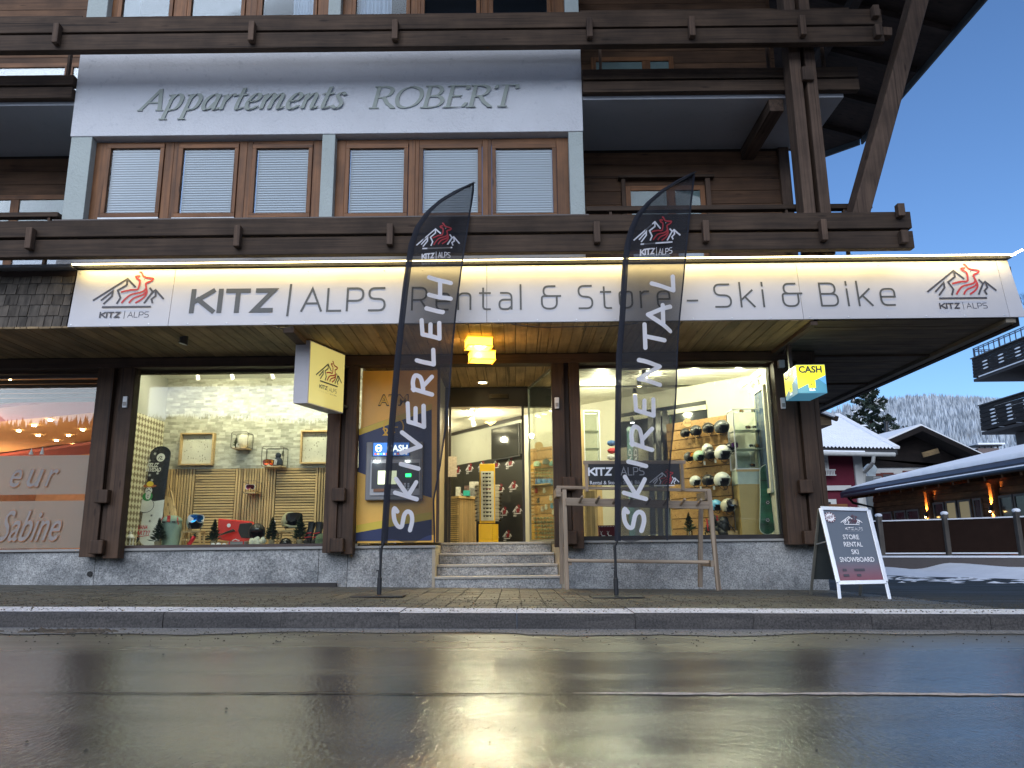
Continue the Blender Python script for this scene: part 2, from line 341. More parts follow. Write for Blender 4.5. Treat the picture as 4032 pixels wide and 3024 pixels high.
        if depth:
            b1 = len(s.v)
            for q in L+Rr: s.v.append(Vector(fn(q.x, q.y, lay-depth)))
            for i in range(n-1):
                s.f.append((b0+i, b0+i+1, b1+i+1, b1+i)); s.m.append(m+1); s.f.append((b0+n+i, b1+n+i, b1+n+i+1, b0+n+i+1)); s.m.append(m+1)
            for i in (0, n-1): s.f.append((b0+i, b1+i, b1+n+i, b0+n+i)); s.m.append(m+1)
        if rnd:
            for p in (P[0], P[-1]):
                k = len(s.v); q = P[1] if p is P[0] else P[-2]; dv = (p-q).normalized(); a0 = math.atan2(dv.y, dv.x)
                for i in range(9): a = a0-math.pi/2+math.pi*i/8; s.v.append(Vector(fn(p.x+math.cos(a)*wd/2, p.y+math.sin(a)*wd/2, lay)))
                s.f.append(tuple(range(k, k+9))); s.m.append(m)
        return s
    def text(s, str_, fn, x0, x1, zb, h=None, m=0, bold=0, shear=0, lay=0, align=None):
        V, Fc, w, cap = glyphs(str_, bold); sx = (x1-x0)/w; sz = (h/cap) if h else sx; b = len(s.v)
        for (x, y) in V: s.v.append(Vector(fn(x0+x*sx+shear*y*sz, zb+y*sz, lay)))
        for f in Fc: s.f.append(tuple(b+i for i in f)); s.m.append(m)
        return s
    def build(s, name, mats, parent=None, loc=None, sm=False, bevel=0, kind=None, solid=0):
        off = Vector(OFF.get(parent.name, (0,0,0))) if parent is not None else Vector(loc if loc else (0,0,0))
        me = bpy.data.meshes.new(name); me.from_pydata([tuple(v-off) for v in s.v], [], s.f)
        if not isinstance(mats, (list, tuple)): mats = [mats]
        for q in mats: me.materials.append(q)
        if len(mats) > 1: me.polygons.foreach_set('material_index', s.m)
        if sm: me.polygons.foreach_set('use_smooth', [True]*len(me.polygons))
        me.update(); o = bpy.data.objects.new(name, me); COL.objects.link(o); OFF[o.name] = tuple(off)
        if parent is not None: o.parent = parent
        else: o.location = off
        if kind: o['kind'] = kind
        if bevel:
            md = o.modifiers.new('bevel', 'BEVEL'); md.width = bevel; md.segments = 2; md.limit_method = 'ANGLE'
        if solid: md = o.modifiers.new('solidify', 'SOLIDIFY'); md.thickness = solid
        return o
_gc = {}
def glyphs(t, bold):
    k = (t, bold)
    if k in _gc: return _gc[k]
    cu = bpy.data.curves.new('t', 'FONT'); cu.body = t; cu.size = 1; cu.offset = bold; cu.resolution_u = 3
    o = bpy.data.objects.new('t', cu); COL.objects.link(o); dg = bpy.context.evaluated_depsgraph_get(); dg.update()
    me = bpy.data.meshes.new_from_object(o.evaluated_get(dg)); V = [(v.co.x, v.co.y) for v in me.vertices]; Fc = [tuple(p.vertices) for p in me.polygons]
    bpy.data.objects.remove(o); bpy.data.curves.remove(cu); bpy.data.meshes.remove(me)
    mn = min(v[0] for v in V); V = [(x-mn, y) for x, y in V]; wd = max(v[0] for v in V); _gc[k] = (V, Fc, wd, .685); return _gc[k]
def thing(name, label, cat, loc=(0,0,0), group=None, kind=None):
    o = bpy.data.objects.new(name, None); COL.objects.link(o); o.location = loc; o.empty_display_size = .1
    if label: o['label'] = label
    if cat: o['category'] = cat
    if group: o['group'] = group
    if kind: o['kind'] = kind
    OFF[o.name] = tuple(loc); return o
def tag(o, label, cat, group=None):
    o['label'] = label; o['category'] = cat
    if group: o['group'] = group
    return o
def dup(o, loc=None, rot=None, label=None, scale=None, parent=None):
    c = o.copy(); COL.objects.link(c)
    if parent is not None: c.parent = parent
    if loc is not None: c.location = loc
    if rot is not None: c.rotation_euler = rot
    if scale is not None: c.scale = (scale,)*3 if isinstance(scale, (int, float)) else scale
    if label: c['label'] = label
    for ch in o.children: dup(ch, parent=c)
    return c
def light(name, kind, loc, energy, col=(1,.85,.6), size=.3, size_y=None, target=None, spot=60, blend=.6):
    l = bpy.data.lights.new(name, kind); l.energy = energy; l.color = col
    if kind == 'AREA':
        l.size = size
        if size_y: l.shape = 'RECTANGLE'; l.size_y = size_y
    elif kind == 'SPOT': l.spot_size = R(spot); l.spot_blend = blend; l.shadow_soft_size = size
    else: l.shadow_soft_size = size
    o = bpy.data.objects.new(name, l); COL.objects.link(o); o.location = loc
    if target is not None: o.rotation_euler = (Vector(target)-Vector(loc)).to_track_quat('-Z', 'Y').to_euler()
    return o
def facing(x0, z0, y, s=1.0, sz=None):       # upright plane facing the street
    sz = s if sz is None else sz
    return lambda u, v, k=0: (x0+u*s, y-k, z0+v*sz)
# ------------------------------------------------------------------ thin sans lettering
G = {
 'A': (.70, [[(0,0),(.35,1),(.70,0)], [(.13,.34),(.57,.34)]]),
 'L': (.48, [[(0,1),(0,0),(.48,0)]]),
 'P': (.56, [[(0,0),(0,1),(.56,1,.28),(.56,.44,.28),(0,.44)]]),
 'S': (.56, [[(.54,1),(0,1,.26),(0,.53,.26),(.56,.5,.24),(.56,0,.26),(0,0)]]),
 'R': (.60, [[(0,0),(0,1),(.56,1,.28),(.56,.45,.28),(0,.45)], [(.33,.45),(.60,0)]]),
 'e': (.50, [[(0,.37),(.50,.37),(.50,.72,.24),(0,.72,.24),(0,0,.24),(.46,0)]]),
 'n': (.48, [[(0,0),(0,.72)], [(0,.60),(.12,.72,.1),(.48,.72,.24),(.48,0)]]),
 't': (.42, [[(.14,.94),(.14,0,.16),(.42,0)], [(0,.72),(.42,.72)]]),
 'a': (.48, [[(.05,.72),(.48,.72,.24),(.48,0)], [(.48,.42),(0,.42,.2),(0,0,.2),(.36,0,.1),(.48,.12)]]),
 'l': (.02, [[(0,1.06),(0,0)]]),
 '&': (.85, [[(.62,1),(.10,1,.2),(.10,.56,.2),(.85,.56)], [(.26,.56),(.02,.56,.2),(.02,0,.26),(.66,0,.26),(.66,.56)]]),
 'o': (.52, [[(.26,.72),(.52,.72,.24),(.52,0,.24),(0,0,.24),(0,.72,.24),(.27,.72)]]),
 'r': (.34, [[(0,0),(0,.72)], [(0,.58),(.12,.72,.12),(.34,.72)]]),
 '-': (.34, [[(0,.29),(.34,.29)]]),
 'k': (.44, [[(0,0),(0,1.06)], [(0,.28),(.42,.72)], [(.15,.44),(.46,0)]]),
 'i': (.02, [[(0,0),(0,.72)], [(0,.92),(0,1.05)]]),
 'B': (.60, [[(0,0),(0,1),(.54,1,.22),(.54,.53,.22),(0,.53)], [(0,.53),(.60,.53,.22),(.60,0,.24),(0,0)]]),
 '|': (.02, [[(0,1.17),(0,-.2)]]),
 'K': (.66, [[(0,0),(0,1)], [(.62,1),(.06,.46)], [(.17,.57),(.66,0)]]),
 'I': (.02, [[(0,0),(0,1)]]),
 'T': (.64, [[(0,1),(.64,1)], [(.32,.95),(.32,0)]]),
 'Z': (.60, [[(.02,1),(.60,1),(.02,0),(.62,0)]]),
}
def word(mb, s, fn, x0, x1, zb, h, wd, m=0, gap=.24, lay=0):
    adv = sum(G[c][0] for c in s)+gap*(len(s)-1); ww = wd/h
    sx = (x1-x0-wd)/adv; x = x0+wd/2; k = lay
    for c in s:
        gw, st = G[c]
        for P in st:
            pts = fillet([(x+p[0]*sx, zb+wd/2+p[1]*(h-wd))+((p[2]*h,) if len(p) > 2 else ()) for p in P])
            ext = wd/2 if c in 'KITZ|lik' else (0 if c in '&' else wd*.3)
            if c == 'Z': ext = 0
            mb.ribbon(pts, wd, fn, m, k, ext=ext if (c not in 'A') else wd*.35); k += .0004
        x += (gw+gap)*sx
    return mb
# emblem: two line-drawn peaks and a horned animal between them (unit width 1)
def _n(P): return [((x-120)/1855, (1130-y)/1855) for x, y in P]
LOGO_D = [_n(p) for p in ([(150,910),(940,312),(1170,545)], [(940,330),(945,490),(735,640),(835,850),(770,1005)], [(355,910),(612,660),(612,800),(435,1010)],
          [(1560,585),(1640,690)], [(1470,1000),(1640,700),(1712,642),(1945,890)], [(1715,665),(1735,810),(1640,900),(1680,998)])]
LOGO_R = [_n(p) for p in ([(1225,130),(1275,138),(1312,200),(1350,252),(1430,285),(1580,308),(1603,335),(1560,385),(1450,440),(1440,490),(1462,580),(1490,680),(1485,760),(1450,830),(1380,905),(1240,1000)],
          [(1262,240),(1155,245),(1175,300),(1250,345),(1275,410),(1268,540),(1230,625),(1060,635),(825,690)],
          [(1462,590),(1415,665),(1300,712),(1110,760),(1020,825),(940,920),(885,1002)], [(1480,690),(1400,772),(1210,850),(1130,920),(1078,1002)])]
def logo(mb, fn, x0, z0, w_, dark=0, red=1, lay=0, caption=True, sub=None, thick=1.0, solid_red=False):
    """x0,z0 = left end / underline level, w_ = width of the peaks"""
    f = lambda u, v, k=0: fn(x0+u*w_, z0+v*w_, k)
    k = lay; wd = .026*thick
    for P in LOGO_D: mb.ribbon(P, wd, f, dark, k, ext=.008); k += .0004
    for P in LOGO_R: mb.ribbon(smooth(P, 4), wd, f, red, k); k += .0004
    if solid_red:
        mb.poly([Vector(f(u, v, k)) for u, v in _n([(1240,130),(1300,150),(1350,252),(1430,285),(1580,308),(1590,345),(1450,440),(1475,600),(1490,760),(1450,830),(1240,1000),(890,1000),(1010,830),(900,760),(860,690),(1060,640),(1230,625),(1275,410),(1175,300),(1150,245),(1262,240)])], red); k += .0004
    mb.ribbon(_n([(1370,345),(1396,345)]), .014, f, dark, k)
    mb.ribbon(_n([(405,1108),(1660,1108)]), wd*1.05, f, dark, k+.0004)
    if caption:
        word(mb, 'KITZ', f, .137, .425, -.147, .088, .0185, dark, .2, lay=k); word(mb, '|', f, .472, .484, -.147, .088, .010, dark)
        word(mb, 'ALPS', f, .52, .815, -.147, .088, .010, dark, .2)
    if sub: mb.text(sub, f, .13, .82, -.215, .032, dark)
    return mb
# ================================================================== SETTING
def sheet(name, xs, ys, zf, mat, kind='structure', parent=None):
    mb = MB()
    for x in xs:
        for y in ys: mb.v.append(Vector((x, y, zf(x, y))))
    ny = len(ys)
    for i in range(len(xs)-1):
        for j in range(ny-1): mb.quadf((i*ny+j, (i+1)*ny+j, (i+1)*ny+j+1, i*ny+j+1))
    return mb.build(name, mat, parent, kind=kind)
def fr(a, b, n): return [a+(b-a)*i/n for i in range(n+1)]
sheet('ground', [-2500, 2500], [-2500, 2500], lambda x, y: -1.3, SNOW)
gm, gn, go_ = nodes('sanded gutter strip'); gb = bsdf(gn, (.2,.2,.19), .8); gt = noise(gn, coords(gn, (1,1,1), False), 60, 5, .75)
gr_ = ramp(gn, gt.outputs[0], [(.38, (.09,.088,.08)), (.6, (.33,.32,.31))]); gn.links.new(gr_.outputs[0], gb.inputs[0]); gn.links.new(bump(gn, gt.outputs[0], .6, .008).outputs[0], gb.inputs['Normal']); gn.links.new(gb.outputs[0], go_.inputs[0])
rz = lambda x, y: g(x, 5.85)-.118-.012*max(0, min(5.5-y, 3))
sheet('road', fr(-60, 60, 60), [-9, -6, -3, 0, 2, 3, 4, 5, 5.85], rz, ROAD)
# worn repair seam along the lane
def seam_strip(name, x0, x1, col, wd):
    mb = MB(); n_ = int((x1-x0)/.06)
    for i in range(n_+1):
        x = x0+(x1-x0)*i/n_; y = atz(2016, 2741, -.1).y+.012*math.sin(x*1.1)+.006*math.sin(x*5.3); w2 = wd*random.uniform(.35, 1.1)*min(1, i/6+.1, (n_-i)/6+.1)
        mb.v += [Vector((x, y-w2, rz(x, y)+.004)), Vector((x, y+w2, rz(x, y)+.004))]
    for i in range(n_): mb.quadf((2*i, 2*i+2, 2*i+3, 2*i+1))
    mb.build(name, plain(name.replace('_', ' ')+' surface', col, .75, var=.4, scale=60, bumpy=.8), kind='structure')
seam_strip('tar_seam', -2.1, .25, (.035,.031,.025), .014); seam_strip('road_seam', .25, 6.0, (.55,.46,.40), .030)
# gutter strip of sand and frost, ragged inner edge
mb = MB(); xs = fr(-12, 12, 240); b0 = 0
for x in xs:
    w_ = .30+.09*math.sin(x*1.7)+.05*math.sin(x*5.1)+random.uniform(-.03, .03); mb.v += [Vector((x, 5.849, rz(x, 5.849)+.006)), Vector((x, 5.85-w_, rz(x, 5.85-w_)+.003))]
for i in range(len(xs)-1): mb.quadf((2*i, 2*i+1, 2*i+3, 2*i+2))
mb.build('gutter_sand', gm, kind='structure')
def yz(x, y): return g(x, y)-.012
sheet('yard', [4.15, 6, 9, 12, 15, 20, 30, 60], [6.28, 8, 10, 14, 18, 22, 30, 45], yz, YARD)
sheet('pavement', fr(-14, 4.15, 12), [6.28, 8, 9, 10, 10.3], lambda x, y: g(x, y)-.030, PAVE)
# concrete pavers with open joints
mb = MB(); pw = .21
nx = int(18/pw); ny = int(3.7/pw)
for j in range(ny+1):
    for i in range(nx):
        x = -13.8+i*pw; y = 6.30+j*pw
        if x > 4.1: continue
        if y > 10.02: continue
        gp = .0035+random.random()*.002; dz = random.uniform(-.002, .002)
        for (a, b_) in ((0, 0),):
            zz = [g(x+gp, y+gp)+dz-.003, g(x+pw-gp, y+gp)+dz-.003, g(x+pw-gp, min(y+pw-gp, 10.1))+dz-.003, g(x+gp, min(y+pw-gp, 10.1))+dz-.003]
            P = [(x+gp, y+gp), (x+pw-gp, y+gp), (x+pw-gp, y+pw-gp), (x+gp, y+pw-gp)]
            k = len(mb.v); mb.v += [Vector((p[0], p[1], z)) for p, z in zip(P, zz)]+[Vector((p[0], p[1], z-.03)) for p, z in zip(P, zz)]
            for q in ((0,1,2,3), (0,4,5,1), (1,5,6,2), (2,6,7,3), (3,7,4,0)): mb.quadf(tuple(k+t for t in q))
mb.build('concrete_pavers', PAVE, kind='stuff')
# kerb of single granite stones
kr = thing('kerb', None, None, (0, 5.85, 0), kind='structure'); L = .87
saltb = None
for i in range(-12, 14):
    x0 = i*L+.02; x1 = x0+L-.003; mb = MB(); dy = random.uniform(-.004, .004); dz = random.uniform(-.003, .003)
    z0, z1 = g(x0, 5.85)+dz, g(x1, 5.85)+dz
    pr = [(5.85+dy, -.16), (5.85+dy, -.022), (5.872+dy, 0), (6.01, .001)]
    for (y, zz) in pr+[(6.28, -.16)]:
        pass
    sec = [(5.85+dy, -.17), (5.852+dy, -.02), (5.873+dy, 0), (6.28, .004), (6.28, -.17)]
    k = len(mb.v)
    for y, z in sec: mb.v.append(Vector((x0, y, z0+z)))
    for y, z in sec: mb.v.append(Vector((x1, y, z1+z)))
    n5 = 5
    for q in range(5):
        r_ = (q+1) % 5; mb.f.append((k+q, k+5+q, k+5+r_, k+r_)); mb.m.append(1 if q in (2,) else 0)
    mb.f.append((k, k+1, k+2, k+3, k+4)); mb.m.append(0); mb.f.append((k+9, k+8, k+7, k+6, k+5)); mb.m.append(0)
    mb.build('kerb_stone', [KERB, SALT], kr)
# grit and leaf crumbs on pavement and road
mb = MB()
for i in range(5200):
    if i < 4300:
        x = random.uniform(-7, 7); y = 5.9+abs(random.gauss(.9, .9)); y = min(y, 9.8); z = g(x, y)+.004
        if x > 4.1: z -= .008
    else: x = random.uniform(-6, 6); y = 5.85-abs(random.gauss(0, .45)) if i < 5120 else random.uniform(2.4, 5.6); z = rz(x, y)+.004
    r_ = random.uniform(.003, .011)*(1 if i < 5050 else .8); a = random.uniform(0, 6.3)
    P = [Vector((x+math.cos(a+t)*r_, y+math.sin(a+t)*r_, z)) for t in (0, 2.1, 4.2)]+[Vector((x, y, z+r_*.8))]
    k = len(mb.v); mb.v += P
    for q in ((0,1,3), (1,2,3), (2,0,3)): mb.quadf(tuple(k+t for t in q))
mb.build('grit', plain('dark grit', (.045,.04,.03), .8), kind='stuff')
# drift of crumbs by the kerb
mb = MB()
for i in range(260):
    x = -3.15+random.gauss(0, .16); y = 5.62+random.gauss(0, .05); z = rz(x, y)+.004; r_ = random.uniform(.006, .02)
    mb.ell((x, y, z), (r_*random.uniform(1, 3), r_, r_*.6), 0, 5, 3, jit=.3)
mb.build('frozen_leaf_crumbs', plain('brown crumbs', (.10,.08,.06), .8, var=.4), kind='stuff')

# ================================================================== BUILDING
BO = (-.6, 10, 0)
B_ = thing('apartment_building', 'large timber and white plaster alpine building with shop windows below and brown balconies above', 'building', BO)
def part(name, mb, mat, bevel=0, parent=None, **k): return mb.build(name, mat, parent or B_, bevel=bevel, **k)
def bx(*a): return MB().box(*a)
# plinth
for x0, x1 in ((-13, -8.2), (-8.195, -5.36), (-5.355, -2.5), (-2.495, -2.13), (-2.125, -1.01)): part('plinth_panel', bx(x0, 10.0, -.1, x1, 10.3, .53), GRAN, .003)
for x0, x1 in ((.70, 2.35), (2.355, 4.0)): part('plinth_panel', bx(x0, 10.0, -.25, x1, 10.3, .57), GRAN, .003)
part('plinth_panel', bx(3.9, 10.31, -.25, 4.0, 15, .57), GRAN, .003)
part('plinth_sill', bx(-13, 9.965, .531, -1.0, 10.3, .562), plain('pale concrete sill', (.33,.33,.32), .7), .003)
part('plinth_sill', bx(.68, 9.965, .571, 4.03, 10.3, .60), plain('pale concrete sill', (.33,.33,.32), .7), .003)
part('drain_hole', MB().tube([(at(355, 2260, 10).x, 9.985, at(355, 2260, 10).z), (at(355, 2260, 10).x, 10.02, at(355, 2260, 10).z)], .034, 14), plain('black rubber', (.008,.008,.008), .6))
part('drain_channel', bx(-5.9, 9.93, -.02, -2.25, 9.998, g(-4)+.022), DKFRAME)
# columns
cols = [(-5.47, -4.98, .44, 1), (-2.41, -2.03, .46, 1), (.52, .89, .50, 1), (3.46, 3.95, .50, 1)]
bl = [(405, 1955, 381, 2157), (1322, 1948, 1340, 2150), (2225, 1905, 2240, 2120), (3158, 1916, 3168, 2120)]
for (x0, x1, zb, _), (px, py, qx, qy) in zip(cols, bl):
    w_ = x1-x0
    c = part('column', bx(x0, 9.80, zb+.02, x0+w_*.44, 9.97, 3.03), COLW, .006)
    part('post_board', bx(x0+w_*.62, 9.80, zb, x1, 9.97, 3.03), COLW, .006)
    part('post_core', bx(x0+w_*.44+.002, 9.88, zb+.03, x0+w_*.62-.002, 10.02, 3.03), COLW, .003)
    zc = at(px, py, 9.75).z; zd = at(qx, qy, 9.75).z; xc = x0+w_*.52
    b1 = part('peg_block', bx(xc-.085, 9.70, zc-.085, xc+.085, 9.799, zc+.085), COLW, .012)
    part('peg_block', bx(xc-.085, 9.70, zd-.075, xc+.085, 9.799, zd+.095), COLW, .012)
    part('batten', bx(xc-.03, 9.84, zd+.1, xc+.03, 9.879, zc-.09), COLW, .004)
# header beams over the windows
part('header_beam', bx(-13, 9.78, 2.90, 3.96, 9.98, 3.03), HEADW, .008)
part('header_board', bx(-13, 9.985, 2.87, -2.42, 10.12, 3.03), HEADW)
part('header_board', bx(.60, 9.985, 2.87, 3.46, 10.12, 3.03), HEADW)
part('corner_board', bx(3.96, 9.82, .55, 4.02, 10.6, 3.03), COLW, .004)
part('side_wall', bx(3.9, 10.62, .57, 3.98, 15, 3.03), SIDING)
# shop windows
def shopwin(x0, x1, z0, z1, fr_=.075, mat=BRFRAME, y=9.99, pane=GLASS):
    f = MB(); f.box(x0-fr_, y, z0-fr_, x1+fr_, y+.07, z0).box(x0-fr_, y, z1, x1+fr_, y+.07, z1+fr_).box(x0-fr_, y, z0, x0, y+.07, z1).box(x1, y, z0, x1+fr_, y+.07, z1)
    o = part('shop_window', f, mat); part('pane', bx(x0, y+.03, z0, x1, y+.042, z1), pane, parent=o); return o
shopwin(-5.03, -2.42, .60, 2.87, .05)
shopwin(.905, 3.45, .655, 2.865, .055, DKFRAME)
shopwin(-7.9, -5.52, .56, 2.82, .04, BRFRAME)
# canopy deck above the shops and its board ceiling
part('canopy_deck', bx(-13, 8.52, 3.062, 3.9, 9.97, 3.70), DARKW)
part('canopy_deck', bx(3.9, 8.52, 3.062, 5.85, 14.6, 3.70), DARKW)
x = -9.4; bw = .137; proto = None
while x < 3.44:
    if proto is None:
        proto = bx(0, 8.40, 3.035, bw-.007, 9.775, 3.06).build('soffit_board', SOFY, B_, bevel=.003); OFF[proto.name] = BO
        proto.location = (x-0, 0, random.uniform(-.002, .002)); px0 = proto
    else: dup(proto, (x, 0, random.uniform(-.003, .003)), parent=B_)
    x += bw
part('soffit_joist', bx(-2.62, 8.42, 2.96, -2.50, 9.77, 3.03), BEAMY, .005)
part('soffit_joist', bx(3.44, 8.42, 2.985, 3.52, 10.4, 3.034), BEAMY, .004)
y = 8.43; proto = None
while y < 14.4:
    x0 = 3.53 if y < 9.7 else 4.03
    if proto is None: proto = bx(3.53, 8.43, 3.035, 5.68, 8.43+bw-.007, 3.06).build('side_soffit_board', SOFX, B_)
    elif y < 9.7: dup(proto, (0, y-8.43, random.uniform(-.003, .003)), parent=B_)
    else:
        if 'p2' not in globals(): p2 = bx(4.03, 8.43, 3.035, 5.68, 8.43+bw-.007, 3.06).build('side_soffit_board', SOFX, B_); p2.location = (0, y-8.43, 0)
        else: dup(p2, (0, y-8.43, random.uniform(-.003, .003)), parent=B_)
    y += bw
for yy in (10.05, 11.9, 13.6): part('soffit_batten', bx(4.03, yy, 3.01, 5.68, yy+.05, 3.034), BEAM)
part('verge_board', bx(5.685, 8.42, 2.99, 5.80, 14.6, 3.05), plain('weathered edge board', (.20,.17,.13), .7), .004)
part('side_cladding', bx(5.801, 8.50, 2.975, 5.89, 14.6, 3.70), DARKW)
part('canopy_cap', bx(-13, 8.36, 3.765, -5.11, 8.62, 3.80), ALU)
part('canopy_cap', bx(-5.11, 8.40, 3.775, 5.86, 8.66, 3.81), plain('dark sheet metal cap', (.06,.06,.065), .4, .6), .004)
part('shingle_backing', bx(-13, 8.475, 3.05, -5.11, 8.515, 3.765), DARKW)
z = 3.055; row = 0
while z < 3.72:
    x = -8.2+random.uniform(-.1, 0); h = .165; y0 = 8.405+(z-3.05)*.10
    while x < -5.13:
        w_ = random.choice((.10,.13,.15,.17,.11,.2)); x1 = min(x+w_, -5.115); sk = random.uniform(-.006, .006)
        mbs = MB(); A = [(x+.004, y0+random.uniform(-.004, .002), z+sk), (x1-.004, y0+random.uniform(-.004, .002), z+sk), (x1-.004, y0+.028, min(z+h, 3.764)), (x+.004, y0+.028, min(z+h, 3.764))]
        k = [Vector(a) for a in A]; bk = [a+Vector((0, .014, 0)) for a in k]; mbs.v = k+bk
        for q in ((0,1,2,3), (4,7,6,5), (0,4,5,1), (1,5,6,2), (3,2,6,7), (0,3,7,4)): mbs.quadf(q)
        part('shingle', mbs, SHING); x = x1
    z += .137; row += 1
# ------------------------------------------------------------------ first and second floor
YB = 8.60
part('parapet_wall', bx(-5.46, YB, 5.575, .918, YB+.28, 7.20), PLAST, .006)
part('sill_wall', bx(-5.46, YB+.02, 3.82, .90, YB+.28, 4.40), PLAST, .006)
part('window_sill', bx(-5.50, YB-.04, 4.405, .935, YB+.27, 4.432), plain('white sheet sill', (.7,.72,.74), .4), .003)
part('sill_edge', bx(-5.52, YB-.035, 4.434, .95, YB+.1, 4.452), BRFRAME)
for z0, z1 in ((4.453, 5.573), (7.202, 8.5)):
    for x0, x1 in ((-5.45, -5.19), (-2.325, -2.165), (.735, .912)): part('pilaster', bx(x0, YB+.012, z0, x1, YB+.30, z1), PLASTG, .006)
part('bay_side_wall', bx(-5.44, 8.92, 3.8, -5.38, 9.9, 8.6), PLASTG)
part('bay_side_wall', bx(.84, 8.92, 3.8, .90, 9.9, 8.6), PLASTG)
BLIND = plain('white pleated blind', (.60,.66,.70), .6, var=.02)
CURT = plain('white net curtain', (.62,.64,.70), .8, var=.05)
ROOMD = plain('dim room wall', (.02,.022,.028), .8)
def bay_window(px0, px1, top, bot, nb0, nb1, zb, zt, kind):
    y = YB+.13
    a = at(px0, bot, y); b = at(px1, top, y); x0, x1, z0, z1 = a.x, b.x, a.z, b.z if kind == 'blind' else zt-.12
    f = MB()                                            # outer frame between the neighbours nb0..nb1
    f.box(nb0, y-.01, zb, x0-.055, y+.06, zt, 1).box(x1+.055, y-.01, zb, nb1, y+.06, zt, 1)
    f.box(x0-.053, y-.008, z1+.06, x1+.053, y+.06, zt, 0).box(x0-.053, y-.008, zb, x1+.053, y+.06, z0-.06, 0)
    o = part('window', f, [WINX, WINZ], .004)
    s = MB(); s.box(x0-.05, y-.03, z0-.055, x1+.05, y+.03, z0, 0).box(x0-.05, y-.03, z1, x1+.05, y+.03, z1+.055, 0).box(x0-.05, y-.03, z0, x0, y+.03, z1, 1).box(x1, y-.03, z0, x1+.05, y+.03, z1, 1)
    part('sash', s, [WINX, WINZ], .004, parent=o)
    part('pane', bx(x0, y-.005, z0, x1, y+.003, z1), BGLASS if kind == 'blind' else CGLASS, parent=o)
    part('drip_rail', bx(x0-.06, y-.055, z0-.098, x1+.06, y-.012, z0-.07), plain('white drip rail', (.75,.77,.8), .35), parent=o)
    if kind == 'blind':
        bm = MB(); n = 26; hh = (z1-z0-.03)/n
        bm.box(x0+.005, y+.016, z1-.028, x1-.005, y+.05, z1-.003)
        for k in range(n):
            zz = z0+k*hh; bm.v += [Vector((x0+.008, y+.022, zz)), Vector((x1-.008, y+.022, zz)), Vector((x1-.008, y+.040, zz+hh*.92)), Vector((x0+.008, y+.040, zz+hh*.92))]
            q = len(bm.v)-4; bm.quadf((q, q+1, q+2, q+3))
        part('blind', bm, BLIND, parent=o)
        part('blind_backing', bx(x0, y+.055, z0, x1, y+.058, z1), BLIND, parent=o)
    return o, x0, x1, y
lowp = [(420,640), (709,932), (1003,1222), (1376,1597), (1670,1886), (1960,2177)]
zb, zt = 4.455, 5.555
edg = [(-5.19, -4.21), (-4.208, -3.29), (-3.288, -2.325), (-2.165, -1.18), (-1.178, -.27), (-.268, .735)]
for (a, b), (n0, n1) in zip(lowp, edg): bay_window(a-6, b-4, 586, 843, n0, n1, zb, zt, 'blind')
upp = [(480,687), (753,966), (1033,1245), (1402,1605), (1672,1876), (1942,2149)]
for k, ((a, b), (n0, n1)) in enumerate(zip(upp, edg)):
    o, x0, x1, y = bay_window(a, b, -150, 72, n0, n1, 7.21, 8.45, 'clear')
    if k in (2, 3):
        c0, c1 = (at(1143, 60, y).x, at(1244, 60, y).x) if k == 2 else (at(1402, 60, y).x, at(1536, 60, y).x)
        cm = MB(); N = 60
        for i in range(N+1):
            xx = c0+(c1-c0)*i/N; yy = y+.12+.025*math.sin(i*.9)+.01*math.sin(i*2.3); cm.v += [Vector((xx, yy, 7.2)), Vector((xx, yy, 8.5))]
        for i in range(N): cm.quadf((2*i, 2*i+2, 2*i+3, 2*i+1))
        part('curtain', cm, CURT, parent=o, sm=True)
part('bay_room_back', bx(-5.3, 9.6, 7.0, .8, 9.65, 8.6), ROOMD)
part('bay_room_back', bx(-5.3, 8.95, 8.55, .8, 9.6, 8.6), ROOMD)
